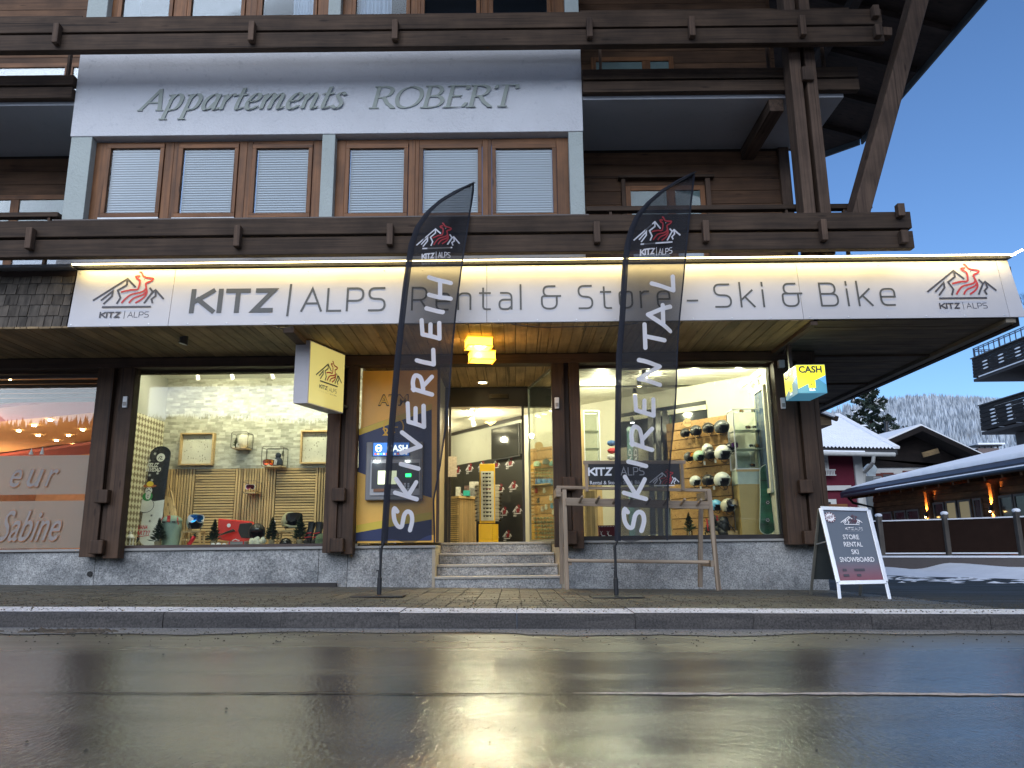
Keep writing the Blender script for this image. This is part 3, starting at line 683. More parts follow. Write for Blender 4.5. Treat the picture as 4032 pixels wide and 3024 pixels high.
# raised lettering on the parapet, drawn with a broad pen
SER = {
 'A': (.95, [[(0,0),(.62,1)], [(.60,1),(.80,0)], [(.20,.36),(.70,.36)]], [(-.10,.12,0), (.64,.95,0)]),
 'p': (.72, [[(.14,.70),(.20,.72),(.05,-.42)], [(.14,.46),(.30,.70),(.50,.72),(.60,.52),(.52,.16),(.32,0),(.10,.05)]], [(-.10,.22,-.42), (.02,.2,.70)]),
 'a': (.70, [[(.56,.60),(.40,.72),(.18,.58),(.04,.28),(.10,.02),(.28,.04),(.50,.36)], [(.58,.72),(.48,.12),(.56,0),(.70,.10)]], []),
 'r': (.52, [[(.02,.62),(.14,.70),(.06,0)], [(.12,.40),(.30,.66),(.44,.70),(.50,.62)]], []),
 't': (.44, [[(.24,1.0),(.10,.14),(.18,0),(.36,.10)], [(.0,.68),(.42,.68)]], []),
 'e': (.55, [[(.06,.34),(.34,.38),(.48,.56),(.40,.72),(.22,.66),(.04,.34),(.06,.06),(.24,-.01),(.46,.14)]], []),
 'm': (1.05, [[(.02,.62),(.14,.70),(.06,0)], [(.12,.40),(.28,.64),(.42,.70),(.46,.56),(.38,0)], [(.46,.40),(.62,.64),(.76,.70),(.80,.54),(.72,.10),(.80,0),(.94,.10)]], []),
 'n': (.74, [[(.02,.62),(.14,.70),(.06,0)], [(.12,.40),(.30,.64),(.44,.70),(.50,.54),(.42,.10),(.50,0),(.64,.10)]], []),
 's': (.46, [[(.42,.62),(.28,.72),(.12,.60),(.22,.42),(.34,.24),(.28,.04),(.12,0),(-.02,.12)]], []),
 'R': (.86, [[(.16,0),(.16,1)], [(.10,.97),(.42,1),(.66,.88),(.62,.62),(.40,.50),(.18,.50)], [(.42,.50),(.60,.22),(.86,0)]], [(-.02,.34,0), (0,.2,1.0), (.74,.94,0)]),
 'O': (.94, [[(.46,1),(.14,.82),(.03,.46),(.14,.12),(.44,0),(.76,.16),(.90,.52),(.80,.86),(.46,1)]], []),
 'B': (.80, [[(.16,0),(.16,1)], [(.10,.98),(.44,1),(.62,.84),(.54,.60),(.20,.52)], [(.24,.52),(.60,.50),(.74,.28),(.60,.06),(.30,0),(.04,.02)]], [(-.02,.2,0), (0,.2,1.0)]),
 'E': (.80, [[(.16,0),(.16,1)], [(.02,1),(.72,1),(.74,.84)], [(.18,.52),(.54,.52)], [(.0,.0),(.70,0),(.80,.20)]], [(.54,.56,.44)]),
 'T': (.80, [[(.42,0),(.42,1)], [(.04,.84),(.06,1),(.80,1),(.82,.84)]], [(.24,.60,0)]),
}
LETA = plain('grey green raised letters', (.36,.395,.355), .7, var=.08); LETB = plain('slate blue letter edges', (.16,.20,.22), .7)
def serifword(s, fn, x0, x1, zb, h, gap=.04):
    mb = MB(); adv = sum(SER[c][0] for c in s)+gap*(len(s)-1); sc_ = (x1-x0)/adv; x = x0; k = .010
    for c in s:
        gw, st, sf = SER[c]
        for P in st:
            pts = [(x+(p[0]+.20*p[1])*sc_, zb+p[1]*h) for p in P]; pts = smooth(pts, 5) if len(P) > 3 and c not in 'ET' else [Vector(q) for q in pts]
            mb.ribbon(pts, h*.035, fn, 0, k, nib=(h*.135, h*.035), depth=.009, ext=0); k += .0006
        for a, b, zz in sf:
            mb.ribbon([(x+(a+.20*zz)*sc_, zb+zz*h), (x+(b+.20*zz)*sc_, zb+zz*h)], h*.05, fn, 0, k, depth=.009); k += .0006
        x += (gw+gap)*sc_
    return mb
zcap = at(1000, 349, YB).z; zbs = at(1000, 432, YB).z; hh = zcap-zbs
F0 = lambda u, v, k=0: (u, YB-.001-k, v)
part('lettering', serifword('Appartements', F0, at(552, 430, YB).x, at(1352, 430, YB).x, zbs, hh), [LETA, LETB])
part('lettering', serifword('ROBERT', F0, at(1455, 430, YB).x, at(2018, 430, YB).x, zbs, hh), [LETA, LETB])
# balcony slabs, rails, beams
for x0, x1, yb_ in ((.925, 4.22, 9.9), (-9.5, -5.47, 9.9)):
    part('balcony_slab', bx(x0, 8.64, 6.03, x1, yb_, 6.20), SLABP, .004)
    for z0, z1 in ((6.075, 6.225), (6.255, 6.395)): part('edge_beam', bx(x0 if x0 > 0 else x0, 8.54, z0, (4.385 if x0 > 0 else x1), 8.638, z1), BEAM, .006)
    part('top_rail', bx(x0, 8.56, 4.49, 4.38 if x0 > 0 else x1, 8.66, 4.55), BEAM, .005)
    part('top_rail', bx(x0, 8.56, 7.20, 4.38 if x0 > 0 else x1, 8.66, 7.26), BEAM, .005)
part('slab_joist', bx(3.28, 8.66, 5.86, 3.46, 9.9, 6.029), BEAMY, .006)
for z0, z1 in ((6.39, 6.60), (6.628, 6.84)): part('balcony_beam', bx(-9.5, 8.05, z0, 4.50, 8.15, z1), BEAM, .008)
for z0, z1 in ((3.765, 3.972), (4.005, 4.205)): part('balcony_beam', bx(-9.5, 8.05, z0, 4.54, 8.15, z1), BEAM, .008)
for xx in (-5.39, -3.06, -1.35, .97, 2.19, 3.51):
    part('beam_peg', bx(xx-.035, 7.965, 6.44, xx+.035, 8.048, 6.70), BEAMZ, .008); part('beam_peg', bx(xx-.035, 7.965, 3.84, xx+.035, 8.048, 4.09), BEAMZ, .008)
    part('cantilever_joist', bx(xx-.05, 8.155, 4.09, xx+.05, 8.59, 4.19), BEAMY, .006)
for zz in (6.44, 6.70, 3.82, 4.14): part('beam_peg', bx(4.36, 7.965, zz-.02, 4.44, 8.048, zz+.13), BEAMZ, .008)
for xx in (1.15, 3.28, 3.98): part('rail_baluster', bx(xx, 8.58, 6.396, xx+.03, 8.63, 7.2), BEAMZ); part('rail_baluster', bx(xx+.05, 8.58, 3.82, xx+.08, 8.63, 4.49), BEAMZ)
for xx in (-5.6, -6.6): part('rail_baluster', bx(xx, 8.58, 6.396, xx+.03, 8.63, 7.2), BEAMZ); part('rail_baluster', bx(xx, 8.58, 3.82, xx+.03, 8.63, 4.49), BEAMZ)
for x0, x1 in ((3.44, 3.58), (3.63, 3.76)): part('balcony_post', bx(x0, 8.30, 3.80, x1, 8.535, 8.7), BEAMZ, .012)
part('post_block', bx(3.56, 8.24, 6.02, 3.70, 8.298, 6.20), BEAMZ, .01)
part('roof_brace', MB().bar((3.99, 8.30, 4.1), (5.58, 8.30, 8.45), .20, .27, up=(0, 1, 0)), BEAMZ, .015)
part('brace_peg', MB().bar(at(3487, 150, 8.2), at(3487, 118, 8.2), .11, .12), BEAMZ, .01)
# recessed walls of boards
for (x0, x1) in ((.90, 3.84), (-9.5, -5.44)):
    z = 3.8
    while z < 6.0: part('wall_board', bx(x0, 9.905, z, x1, 9.93, min(z+.196, 6.028)), SIDING, .004); z += .2
    z = 6.22
    while z < 9.6: part('wall_board', bx(x0, 9.905, z, x1, 9.93, z+.196), SIDING, .004); z += .2
    part('wall_core', bx(x0, 9.935, 3.7, x1, 10.1, 10), DARKW)
part('corner_post', bx(3.80, 9.85, 3.8, 3.95, 9.98, 6.03), BEAMZ, .01)
part('side_boarding', bx(3.86, 9.99, 3.72, 3.92, 10.9, 10), SIDING)
def wall_window(x0, x1, z0, z1, mull, name='balcony_window'):
    y = 9.86; f = MB(); t = .07
    f.box(x0, y, z0, x0+t, y+.04, z1, 1).box(x1-t, y, z0, x1, y+.04, z1, 1).box(x0+t, y, z1-t, x1-t, y+.04, z1, 0).box(x0+t, y, z0, x1-t, y+.04, z0+t, 0)
    for mx_ in mull: f.box(mx_-.06, y, z0+t, mx_+.06, y+.04, z1-t, 1)
    o = part(name, f, [WINX, WINZ], .004)
    part('pane', bx(x0+t, y+.012, z0+t, x1-t, y+.018, z1-t), BGLASS, parent=o)
    part('roller_blind', bx(x0+t, y+.022, z0+(z1-z0)*.32, x1-t, y+.027, z1-t), plain('grey green roller blind', (.20,.26,.24), .7), parent=o)
    part('net_curtain', bx(x0+t, y+.028, z0+t, x1-t, y+.032, z0+(z1-z0)*.45), CURT, parent=o)
    return o
wall_window(1.62, 2.73, 4.1, 5.46, [2.25])
part('window_hood', bx(1.52, 9.80, 5.56, 2.86, 9.90, 5.60), BEAM, .004); part('window_casing', bx(1.56, 9.83, 4.1, 1.615, 9.90, 5.555), BEAMZ); part('window_casing', bx(2.735, 9.83, 4.1, 2.80, 9.90, 5.555), BEAMZ)
wall_window(-7.6, -5.75, 4.1, 5.42, [-6.92], 'balcony_window')
wall_window(1.2, 2.4, 6.25, 7.5, [2.0]); wall_window(-7.6, -5.6, 6.25, 7.5, [-6.4])
part('balcony_clutter', MB().tube([(1.35, 9.3, 6.42), (1.6, 9.3, 6.66), (1.9, 9.3, 6.66), (2.1, 9.3, 6.4)], .015, 6).tube([(1.5, 9.3, 6.5), (2.0, 9.3, 6.6)], .03, 6), BLACK)
# roof overhang: boarded underside rising towards the ridge, rafters, eaves board
def rp(x): return 8.42+.30*(7-x)
def onroof(px, py):
    d = ray(px, py); t = (8.42+2.1-CAMH)/(d.z+.30*d.x); return d*t+Vector((0, 0, CAMH))
pb = onroof(3225, 603); pc = Vector((7, 13.85, 8.42))
rf = MB(); rf.prism([(-2, 2.0), (7, 2.0), (7, pc.y), (pb.x, pb.y), (-2, pb.y+3)], lambda u, v, k: (u, v, rp(u)+k), .12)
part('roof', rf, DARKW)
for i, yy in enumerate([3.2+1.05*k for k in range(11)]): part('rafter', MB().bar((2.0, yy, rp(2.0)-.055), (6.93, yy, rp(6.93)-.055), .10, .10), DARKW)
part('purlin', MB().bar((5.35, 2.2, rp(5.35)-.20), (5.35, 14.2, rp(5.35)-.20), .14, .16), DARKW)
part('eaves_board', bx(7.001, 2, 8.30, 7.04, pc.y, 8.56), plain('slate blue eaves metal', (.03,.035,.04), .5), .004)
part('rear_verge', MB().bar((7.0, pc.y+.03, 8.44), (pb.x, pb.y+.03, rp(pb.x)), .05, .24), plain('slate blue eaves metal', (.03,.035,.04), .5))
# snow crust left on the canopy ledge at the far right is thin: skip; entrance steps
st = thing('entrance_steps', 'four grey granite steps with pale nosings up to the shop door', 'steps', (-.2, 10, 0))
NOS = plain('pale granite nosing', (.42,.40,.36), .5, var=.15, scale=40)
for i in range(4):
    z0 = .028+i*.143; z1 = z0+.113; y = 9.97+.26*i; xr = .60-.03*i
    bx(-1.0, y, z0 if i else -.1, xr, y+.30, z1).build('riser', GRAN, st, bevel=.002)
    bx(-1.003, y-.022, z1+.001, xr+.003, y+(.30 if i < 3 else .62), z1+.029).build('tread', NOS, st, bevel=.004)
mbk = MB(); mbk.prism([(.605, 9.99), (.515, 10.88), (.68, 10.88), (.695, 9.99)], lambda u, v, k: (u, v, -.1+k), .66); part('step_cheek', mbk, plain('sandstone cheek', (.42,.36,.27), .7, bumpy=.2))
part('step_cheek', bx(-1.045, 9.99, -.1, -1.006, 10.95, .56), plain('sandstone cheek', (.42,.36,.27), .7, bumpy=.2))
# ================================================================== SIGNS AND LAMPS
YF = lambda z: 8.384+(z-3.045)*.11
FF = lambda u, v, k=0: (u, YF(v)-k, v)
fs = thing('shop_fascia_sign', 'long white sign along the canopy edge reading KITZ ALPS Rental & Store - Ski & Bike', 'sign', (.4, 8.4, 3.04))
seam = [(-5.09, -5.09), (-3.935, -3.935), (-.282, -.282), (3.35, 3.35), (5.70, 5.715), (5.84, 5.90)]
for i in range(5):
    (a, a2), (b, b2) = seam[i], seam[i+1]; mb = MB()
    P = [(a2+.002, 3.046), (b2-.002, 3.046), (b-.002, 3.76), (a+.002, 3.76)]
    mb.prism(P, lambda u, v, k: (u, YF(v)+k, v), .018); mb.build('panel', DIBOND, fs, bevel=.002)
za, zb_ = at(900, 1132, 8.39).z, at(900, 1231, 8.39).z; CH = za-zb_
X_ = lambda px: at(px, 1180, 8.39).x
mb = MB(); word(mb, 'KITZ', FF, X_(746), X_(1082), zb_, CH, .056, 0, .22, lay=.004); mb.build('lettering', INK, fs)
mb = MB(); mb.ribbon([(X_(1134), zb_-.05), (X_(1130)+.025, zb_+CH*1.17)], .026, FF, 0, .004); word(mb, 'ALPS', FF, X_(1183), X_(1518), zb_, CH, .025, 0, .22, lay=.004); mb.build('lettering', INK, fs)
for s, a, b in (('Rental', 1618, 2056), ('&', 2128, 2214), ('Store', 2276, 2642), ('-', 2704, 2752), ('Ski', 2814, 3014), ('&', 3080, 3169), ('Bike', 3232, 3532)):
    mb = MB(); word(mb, s, FF, X_(a), X_(b), zb_, CH, .022, 0, .36 if s in ('Rental', 'Ski', 'Bike', 'Store') else .3, lay=.004); mb.build('lettering', INK, fs)
for a, b, by in ((358, 643, 1230), (3658, 3938, 1180)):
    mb = MB(); x0 = X_(a)
    logo(mb, FF, x0, 3.275, X_(b)-x0, 0, 1, .004); mb.build('emblem', [NAVY, REDINK], fs)
MB().tube([(.0+u*1.45, 8.40, 3.03-.05*math.sin(u*3.14159)-.01*math.sin(u*9)) for u in fr(0, 1, 20)], .006, 5).build('hanging_cable', BLACK, fs)
MB().tube([(-2.75, 8.38, 3.03), (-2.66, 8.38, 3.0), (-2.5, 8.39, 3.02)], .007, 5).build('hanging_cable', BLACK, fs)
mb = MB()
for x0 in [a for a in fr(-5.05, 5.65, 24)]:
    for zz in (3.07, 3.72): mb.lathe([(.009, 0), (.009, .004), (.004, .006)], (x0, YF(zz), zz), 8, 0, Matrix.Rotation(math.pi/2, 3, 'X'))
mb.build('screw', ALU, fs, kind='stuff')
ls = thing('strip_light', 'thin warm strip light running along the top of the white canopy sign', 'light strip', (.4, 8.3, 3.79))
WARM = emis('warm white strip glow', (1.0, .78, .36), 9)
bx(-5.09, 8.335, 3.782, 5.86, 8.350, 3.790, ).build('diode_strip', WARM, ls)
bx(-5.09, 8.325, 3.791, 5.86, 8.358, 3.797).build('carrier_rail', ALU, ls)
mb = MB()
for x0 in fr(-5.0, 5.8, 18): mb.bar((x0, 8.34, 3.80), (x0+.01, 8.47, 3.772), .012, .006)
mb.build('bracket', BLACK, ls, kind='stuff')
MB().tube([(X, 8.35+.01*math.sin(X*3), 3.772-.012*abs(math.sin(X*2.1))) for X in fr(-5.0, 5.8, 60)], .004, 5).build('cable', BLACK, ls)
MB().bar((5.80, 8.33, 3.77), (5.93, 8.32, 3.835), .02, .02).build('end_diode', WARM, ls)
l_ = light('strip_glow', 'AREA', (.38, 8.375, 3.779), 24, (1.0, .74, .28), 10.8, .02); l_.rotation_euler = (R(12), 0, 0)
# projecting light box
pj = thing('projecting_sign', 'square light box on the post with the peaks emblem on its glowing yellow face', 'sign', at(1260, 1640, 9.0))
a1 = at(1165, 1340, 8.95); a2 = at(1165, 1588, 8.95); b1 = at(1222, 1340, 8.95); zt_, zb2 = a1.z, a2.z+.0
# box: front edge faces the street (grey side), right face runs back towards the post
X0, X1 = a1.x, b1.x; Yf = 8.95; Yb_ = 9.68; Xb0, Xb1 = X0+.015, at(1352, 1600, Yb_).x
GREYBOX = plain('light grey sign case', (.50,.48,.50), .5, var=.04)
LITY = litface('lit acrylic face', (.62, .57, .20), .32)
mb = MB(); P = [(X0, Yf), (X1, Yf), (Xb1, Yb_), (Xb1-.2, Yb_)]; mb.prism(P, lambda u, v, k: (u, v, zb2+k), zt_-zb2); mb.build('case', GREYBOX, pj, bevel=.004)
dv = Vector((Xb1-X1, Yb_-Yf, 0)); Lf = dv.length; dv.normalize(); nv = Vector((dv.y, -dv.x, 0))
PF = lambda u, v, k=0: tuple(Vector((X1, Yf, zb2))+dv*u+Vector((0, 0, v))+nv*(.003+k))
H_ = zt_-zb2
mb = MB(); mb.poly([PF(.012, .012), PF(Lf-.012, .012), PF(Lf-.012, H_-.012), PF(.012, H_-.012)]); mb.build('lit_face', LITY, pj)
mb = MB(); logo(mb, lambda u, v, k=0: PF(u, v, k), .13*Lf/.75, H_*.40, Lf*.74, 0, 1, .004, caption=True, sub='Rental & Store - Ski & Bike', thick=1.1); mb.build('emblem', [INK, REDINK], pj)
for zz in (zb2+.1, zt_-.15): MB().bar((Xb1-.02, Yb_, zz), (Xb1+.02, 9.80, zz), .05, .03).build('bracket', BLACK, pj)
# cash cube
cc = thing('cash_sign', 'lit yellow and blue cube sign reading CASH on the corner post', 'sign', at(3165, 1560, 9.0))
LY = litface('lit yellow print', (.80, .72, .02), .55); LB = litface('lit pale blue print', (.09, .30, .66), .45); LT = litface('lit teal print', (.06, .22, .34), .35); LW = litface('lit white print', (.85,.85,.8), .8); INKB = plain('dark blue print', (.01,.03,.06), .5)
cx0 = at(3134, 1450, 9.0).x; cx1 = at(3248, 1450, 9.0).x; cz1 = at(3180, 1436, 9.0).z; cz0 = at(3180, 1548, 9.0).z; cw = cx1-cx0; ch = cz1-cz0
cpl = at(3077, 1500, 9.52); lx = cpl.x; ly = 9.5
mb = MB(); mb.prism([(cx0, 9.0), (cx1, 9.0), (cx1-.02, 9.5), (lx+.03, 9.5)], lambda u, v, k: (u, v, cz0+k), ch, 0); mb.build('cube_case', LT, cc)
def cashface(fn, w_, h_):
    f = lambda u, v, k=0: fn(u*w_, v*h_, .002+k); mb = MB()
    mb.poly([f(.01,.15), f(.99,.62), f(.99,.99), f(.01,.99)], 0); mb.poly([f(.01,.15), f(.99,.62), f(.99,.02), f(.01,.02)], 2)
    mb.poly([f(.40,.335,.001), f(.99,.62,.001), f(.99,.30,.001), f(.74,.50,.001)], 1)
    mb.poly([f(.38,.18,.003), f(.62,.18,.003), f(.62,.42,.003), f(.38,.42,.003)], 0)
    mb.text('CASH', f, .08, .88, .72, .22, 3, bold=.035, lay=.004); mb.text('€', f, .45, .55, .24, .12, 3, lay=.004); mb.text('EUR', f, .40, .60, .08, .07, 4, bold=.02, lay=.004); return mb
cashface(lambda u, v, k=0: (cx0+u, 9.0-k, cz0+v), cw, ch).build('printed_face', [LY, LB, LT, INKB, LW], cc)
d2 = Vector((cx0-lx-.03, -.5, 0)); l2 = d2.length; d2.normalize(); n2 = Vector((d2.y, -d2.x, 0))
cashface(lambda u, v, k=0: tuple(Vector((lx+.03, 9.5, cz0))+d2*u+Vector((0, 0, v))+n2*k), l2, ch).build('printed_face', [LY, LB, LT, INKB, LW], cc)
MB().bar((cx0+.05, 9.3, cz1), (cx0+.05, 9.3, 3.03), .04, .04).bar((cx0+.05, 9.3, 3.0), (3.6, 9.8, 3.0), .04, .03).build('bracket', BRFRAME, cc)
light('cash_sign_glow', 'POINT', (cx0+.1, 8.8, cz0+.1), 1.2, (.9, .95, .5), .15)
# ceiling lamp of two glass blocks, spotlight, recessed lamp, sensors
cl = thing('ceiling_lamp', 'amber lamp of two stacked glass blocks glowing under the canopy above the door', 'ceiling lamp', (-.35, 8.95, 3.0))
AMB = litface('amber glass block', (1.0, .60, .06), 2.4)
c1 = at(1884, 1352, 8.9); c2 = at(1890, 1402, 9.15)
AMBL = litface('amber glass rim', (1.0, .42, .02), .9)
bx(c1.x-.10, 8.95, 3.0, c1.x+.10, 9.15, 3.034).build('lamp_mount', BLACK, cl)
for (cxx, yy, zc, w_) in ((c1.x, 8.92, c1.z, .30), (c2.x+.02, 9.2, c2.z, .30)):
    M_ = Matrix.Rotation(R(12), 3, 'Z'); mb = MB(); mb.box(-w_/2, -.13, -.055, w_/2, .13, .055)
    mb.v = [M_ @ v+Vector((cxx, yy, zc)) for v in mb.v]; o = mb.build('glass_block', AMB, cl, bevel=.018)
    mb = MB()
    for a, b in (((-1,-1), (1,-1)), ((1,-1), (1,1)), ((-1,-1), (-1,1))):
        for zz in (-.055, .055): mb.bar(M_ @ Vector((a[0]*w_/2, a[1]*.13, zz))+Vector((cxx, yy, zc)), M_ @ Vector((b[0]*w_/2, b[1]*.13, zz))+Vector((cxx, yy, zc)), .012, .012)
    mb.build('block_rim', AMBL, cl)
light('lamp_glow', 'POINT', (c1.x, 9.05, c1.z-.10), 30, (1, .62, .2), .12)
light('lamp_up', 'POINT', (c1.x, 9.0, 2.99), 2.2, (1, .55, .12), .06)
sp = thing('spotlight', 'small black spotlight hanging under the canopy left of the projecting sign', 'spotlight', at(725, 1310, 8.8))
p_ = at(725, 1305, 8.8)
MB().lathe([(.045, 0), (.045, .035), (.02, .05)], (p_.x, 8.8, 2.985), 16).build('mount', BLACK, sp)
MB().bar((p_.x, 8.8, 2.985), (p_.x+.02, 8.8, p_.z-.02), .02, .02).build('arm', BLACK, sp)
Mx = Matrix.Rotation(R(14), 3, 'Y'); q_ = Vector((p_.x+.03, 8.8, p_.z-.03))
MB().lathe([(.03, .02), (.035, -.05), (.052, -.12), (.055, -.13)], q_, 18, 0, Mx).build('head', BLACK, sp, sm=False)
MB().lathe([(.046, -.131), (.0, -.133)], q_, 18, 0, Mx).build('lens', ALU, sp)
rl = atz(1900, 1503, 2.915)
dl = thing('recessed_lamp', 'round recessed lamp glowing in the board ceiling above the shop door', 'ceiling lamp', rl)
MB().lathe([(.085, 0), (.085, .012), (.06, .014)], (rl.x, rl.y, 2.90), 24).build('trim_ring', WHITE, dl)
MB().lathe([(.06, -.002), (.0, -.003)], (rl.x, rl.y, 2.90), 24).build('lens', emis('recessed lamp glow', (1,.78,.38), 14), dl)
light('door_downlight', 'SPOT', (rl.x, rl.y-.05, 2.88), 95, (1, .72, .36), .06, spot=120, target=(rl.x, rl.y-.15, 0))
for (px, py, wh) in ((490, 1582, 'beside the left display window'), (2193, 1586, 'right of the entrance'), (3085, 1587, 'under the CASH cube'), (3076, 1433, 'above the CASH cube')):
    p = at(px, py, 9.76); s_ = MB().box(p.x-.03, 9.765, p.z-.075, p.x+.03, 9.798, p.z+.075) if py > 1500 else MB().box(p.x-.04, 9.73, p.z-.05, p.x+.04, 9.798, p.z+.05)
    o = thing('wall_sensor', 'small white sensor box on the brown post '+wh, 'sensor', (p.x, 9.79, p.z), 'white boxes on the posts'); s_.build('housing', WHITE, o, bevel=.008)
    if py > 1500: bx(p.x-.02, 9.758, p.z-.05, p.x+.02, 9.764, p.z).build('lens', plain('grey lens', (.3,.28,.26), .3), o)
# ================================================================== ATM
ap = thing('cash_machine_poster', 'orange, yellow and navy poster panel reading ATM and 24 around the cash machine', 'poster', (at(1550, 1800, 10).x, 10, .6))
pL = at(1415, 1800, 9.99).x; pR = at(1700, 1800, 9.99).x
ORG = plain('orange print', (.80,.46,.08), .4, var=.05); YST = plain('yellow stripe print', (.66,.50,.05), .4, var=.04); DBL = plain('deep blue print', (.015,.028,.10), .4, var=.05)
bx(-2.01, 10.0, .60, -.97, 10.04, 2.87).build('board', ORG, ap)
PQ = lambda u, v, k=0: (u, 9.998-k, v)
def pz(px, py): p = at(px, py, 9.998); return (p.x, p.z)
def ppoly(pts, m, k): mb.poly([PQ(*pz(*p), k) for p in pts], m)
mb = MB()
ppoly([(1412,1870),(1412,1690),(1700,1590),(1700,1960)], 1, .0015); ppoly([(1414,1690),(1700,1590),(1700,1612),(1414,1714)], 0, .003)
ppoly([(1408,1858),(1700,1965),(1700,2055),(1403,2120),(1402,1990)], 2, .003); ppoly([(1403,2068),(1700,2015),(1700,2045),(1402,2098)], 0, .0045); ppoly([(1402,2098),(1700,2045),(1700,2128),(1400,2130)], 1, .0055)
mb.build('print', [YST, DBL, ORG], ap)
mb = MB(); x0, z0 = pz(1492, 1594); x1, _ = pz(1605, 1594); x2, z1_ = pz(1492, 1558)
mb.text('ATM', PQ, x0-.012, x1+.012, z0-.01, z1_-z0+.02, 0, bold=.035, lay=.004); mb.text('ATM', PQ, x0, x1, z0, z1_-z0, 1, bold=.01, lay=.006)
x0, z0 = pz(1506, 1715); x1, _ = pz(1556, 1715); mb.text('24', PQ, x0, x1, z0, .10, 1, bold=.01, lay=.006)
cp = pz(1550, 1682); mb.ribbon([(cp[0]+.13*math.cos(t), cp[1]+.13*math.sin(t)) for t in fr(-.6, 4.2, 30)], .018, PQ, 1, .005); mb.ribbon([(cp[0], cp[1]+.08), (cp[0], cp[1]), (cp[0]+.06, cp[1])], .016, PQ, 1, .006)
mb.build('lettering', [plain('brown outline print', (.05,.03,.01), .5), plain('amber print', (.70,.42,.05), .5)], ap)
am = thing('cash_machine', 'grey built-in cash machine with lit CASH header, screen and green reader light', 'cash machine', (at(1540, 1900, 9.95).x, 9.95, 1.0))
AT = lambda px, py, y=9.90: at(px, py, y)
GR1 = plain('grey machine housing', (.20,.205,.215), .45, var=.05); GR2 = plain('light grey machine panel', (.42,.43,.45), .4, var=.04); DGR = plain('dark machine recess', (.05,.055,.065), .4)
a = AT(1436, 1970); b = AT(1665, 1738); bx(a.x, 9.90, a.z, b.x, 9.996, b.z).build('housing', GR1, am, bevel=.012)
a = AT(1470, 1795, 9.89); b = AT(1612, 1743, 9.89); bx(a.x-.01, 9.875, a.z-.01, b.x+.01, 9.899, b.z+.01).build('header_case', plain('blue header', (.01,.05,.16), .3), am, bevel=.004)
mb = MB(); f = lambda u, v, k=0: (a.x+u*(b.x-a.x), 9.874-k, a.z+v*(b.z-a.z))
mb.poly([f(0,0), f(1,0), f(1,1), f(0,1)], 0); mb.text('CASH', f, .38, .96, .34, .46, 1, bold=.03, lay=.002)
mb.ribbon([(.15+.075*math.cos(t), .58+.27*math.sin(t)) for t in fr(0, 6.28, 20)], .03, f, 1, .002); mb.ribbon([(.08,.58),(.22,.58)], .12, f, 1, .0025)
for k in range(12): mb.poly([f(.04+k*.078,.06,.002), f(.09+k*.078,.06,.002), f(.09+k*.078,.2,.002), f(.04+k*.078,.2,.002)], 2+k % 4)
mb.build('lit_header', [litface('lit blue header', (.03,.13,.42), .9), litface('lit header letters', (.85,.95,.9), 1.8), litface('lit red tab', (.6,.1,.05), .8), litface('lit yellow tab', (.8,.6,.1), .8), litface('lit cyan tab', (.1,.5,.7), .8), litface('lit white tab', (.8,.8,.8), .8)], am)
a = AT(1455, 1952, 9.89); b = AT(1655, 1808, 9.89); bx(a.x, 9.885, a.z, b.x, 9.899, b.z).build('inner_panel', GR2, am, bevel=.01)
a = AT(1462, 1925, 9.88); b = AT(1650, 1822, 9.88); bx(a.x, 9.879, a.z, b.x, 9.884, b.z).build('recess', DGR, am)
a = AT(1487, 1907, 9.87); b = AT(1562, 1853, 9.87); bx(a.x, 9.868, a.z, b.x, 9.878, b.z).build('screen', litface('lit pale screen', (.55,.62,.40), 1.3), am, bevel=.003)
for px in (1484, 1605): p = AT(px, 1815, 9.86); MB().lathe([(.035, 0), (.02, -.012), (0, -.014)], p, 14).build('lamp', emis('cash machine lamp', (.9, 1, .95), 9), am)
a = AT(1470, 1936, 9.87); b = AT(1530, 1924, 9.87); bx(a.x, 9.868, a.z, b.x, 9.878, b.z).build('card_plate', plain('brown plate', (.22,.10,.05), .5), am)
p = AT(1607, 1871, 9.86); bx(p.x-.035, 9.868, p.z-.02, p.x+.035, 9.878, p.z+.02).build('card_reader_light', emis('green reader glow', (.02, 1, .15), 7), am)
for i in range(3):
    for j in range(4): p = AT(1580+i*14, 1905+j*9, 9.87); bx(p.x-.012, 9.87, p.z-.010, p.x+.012, 9.878, p.z+.010).build('key', ALU, am)
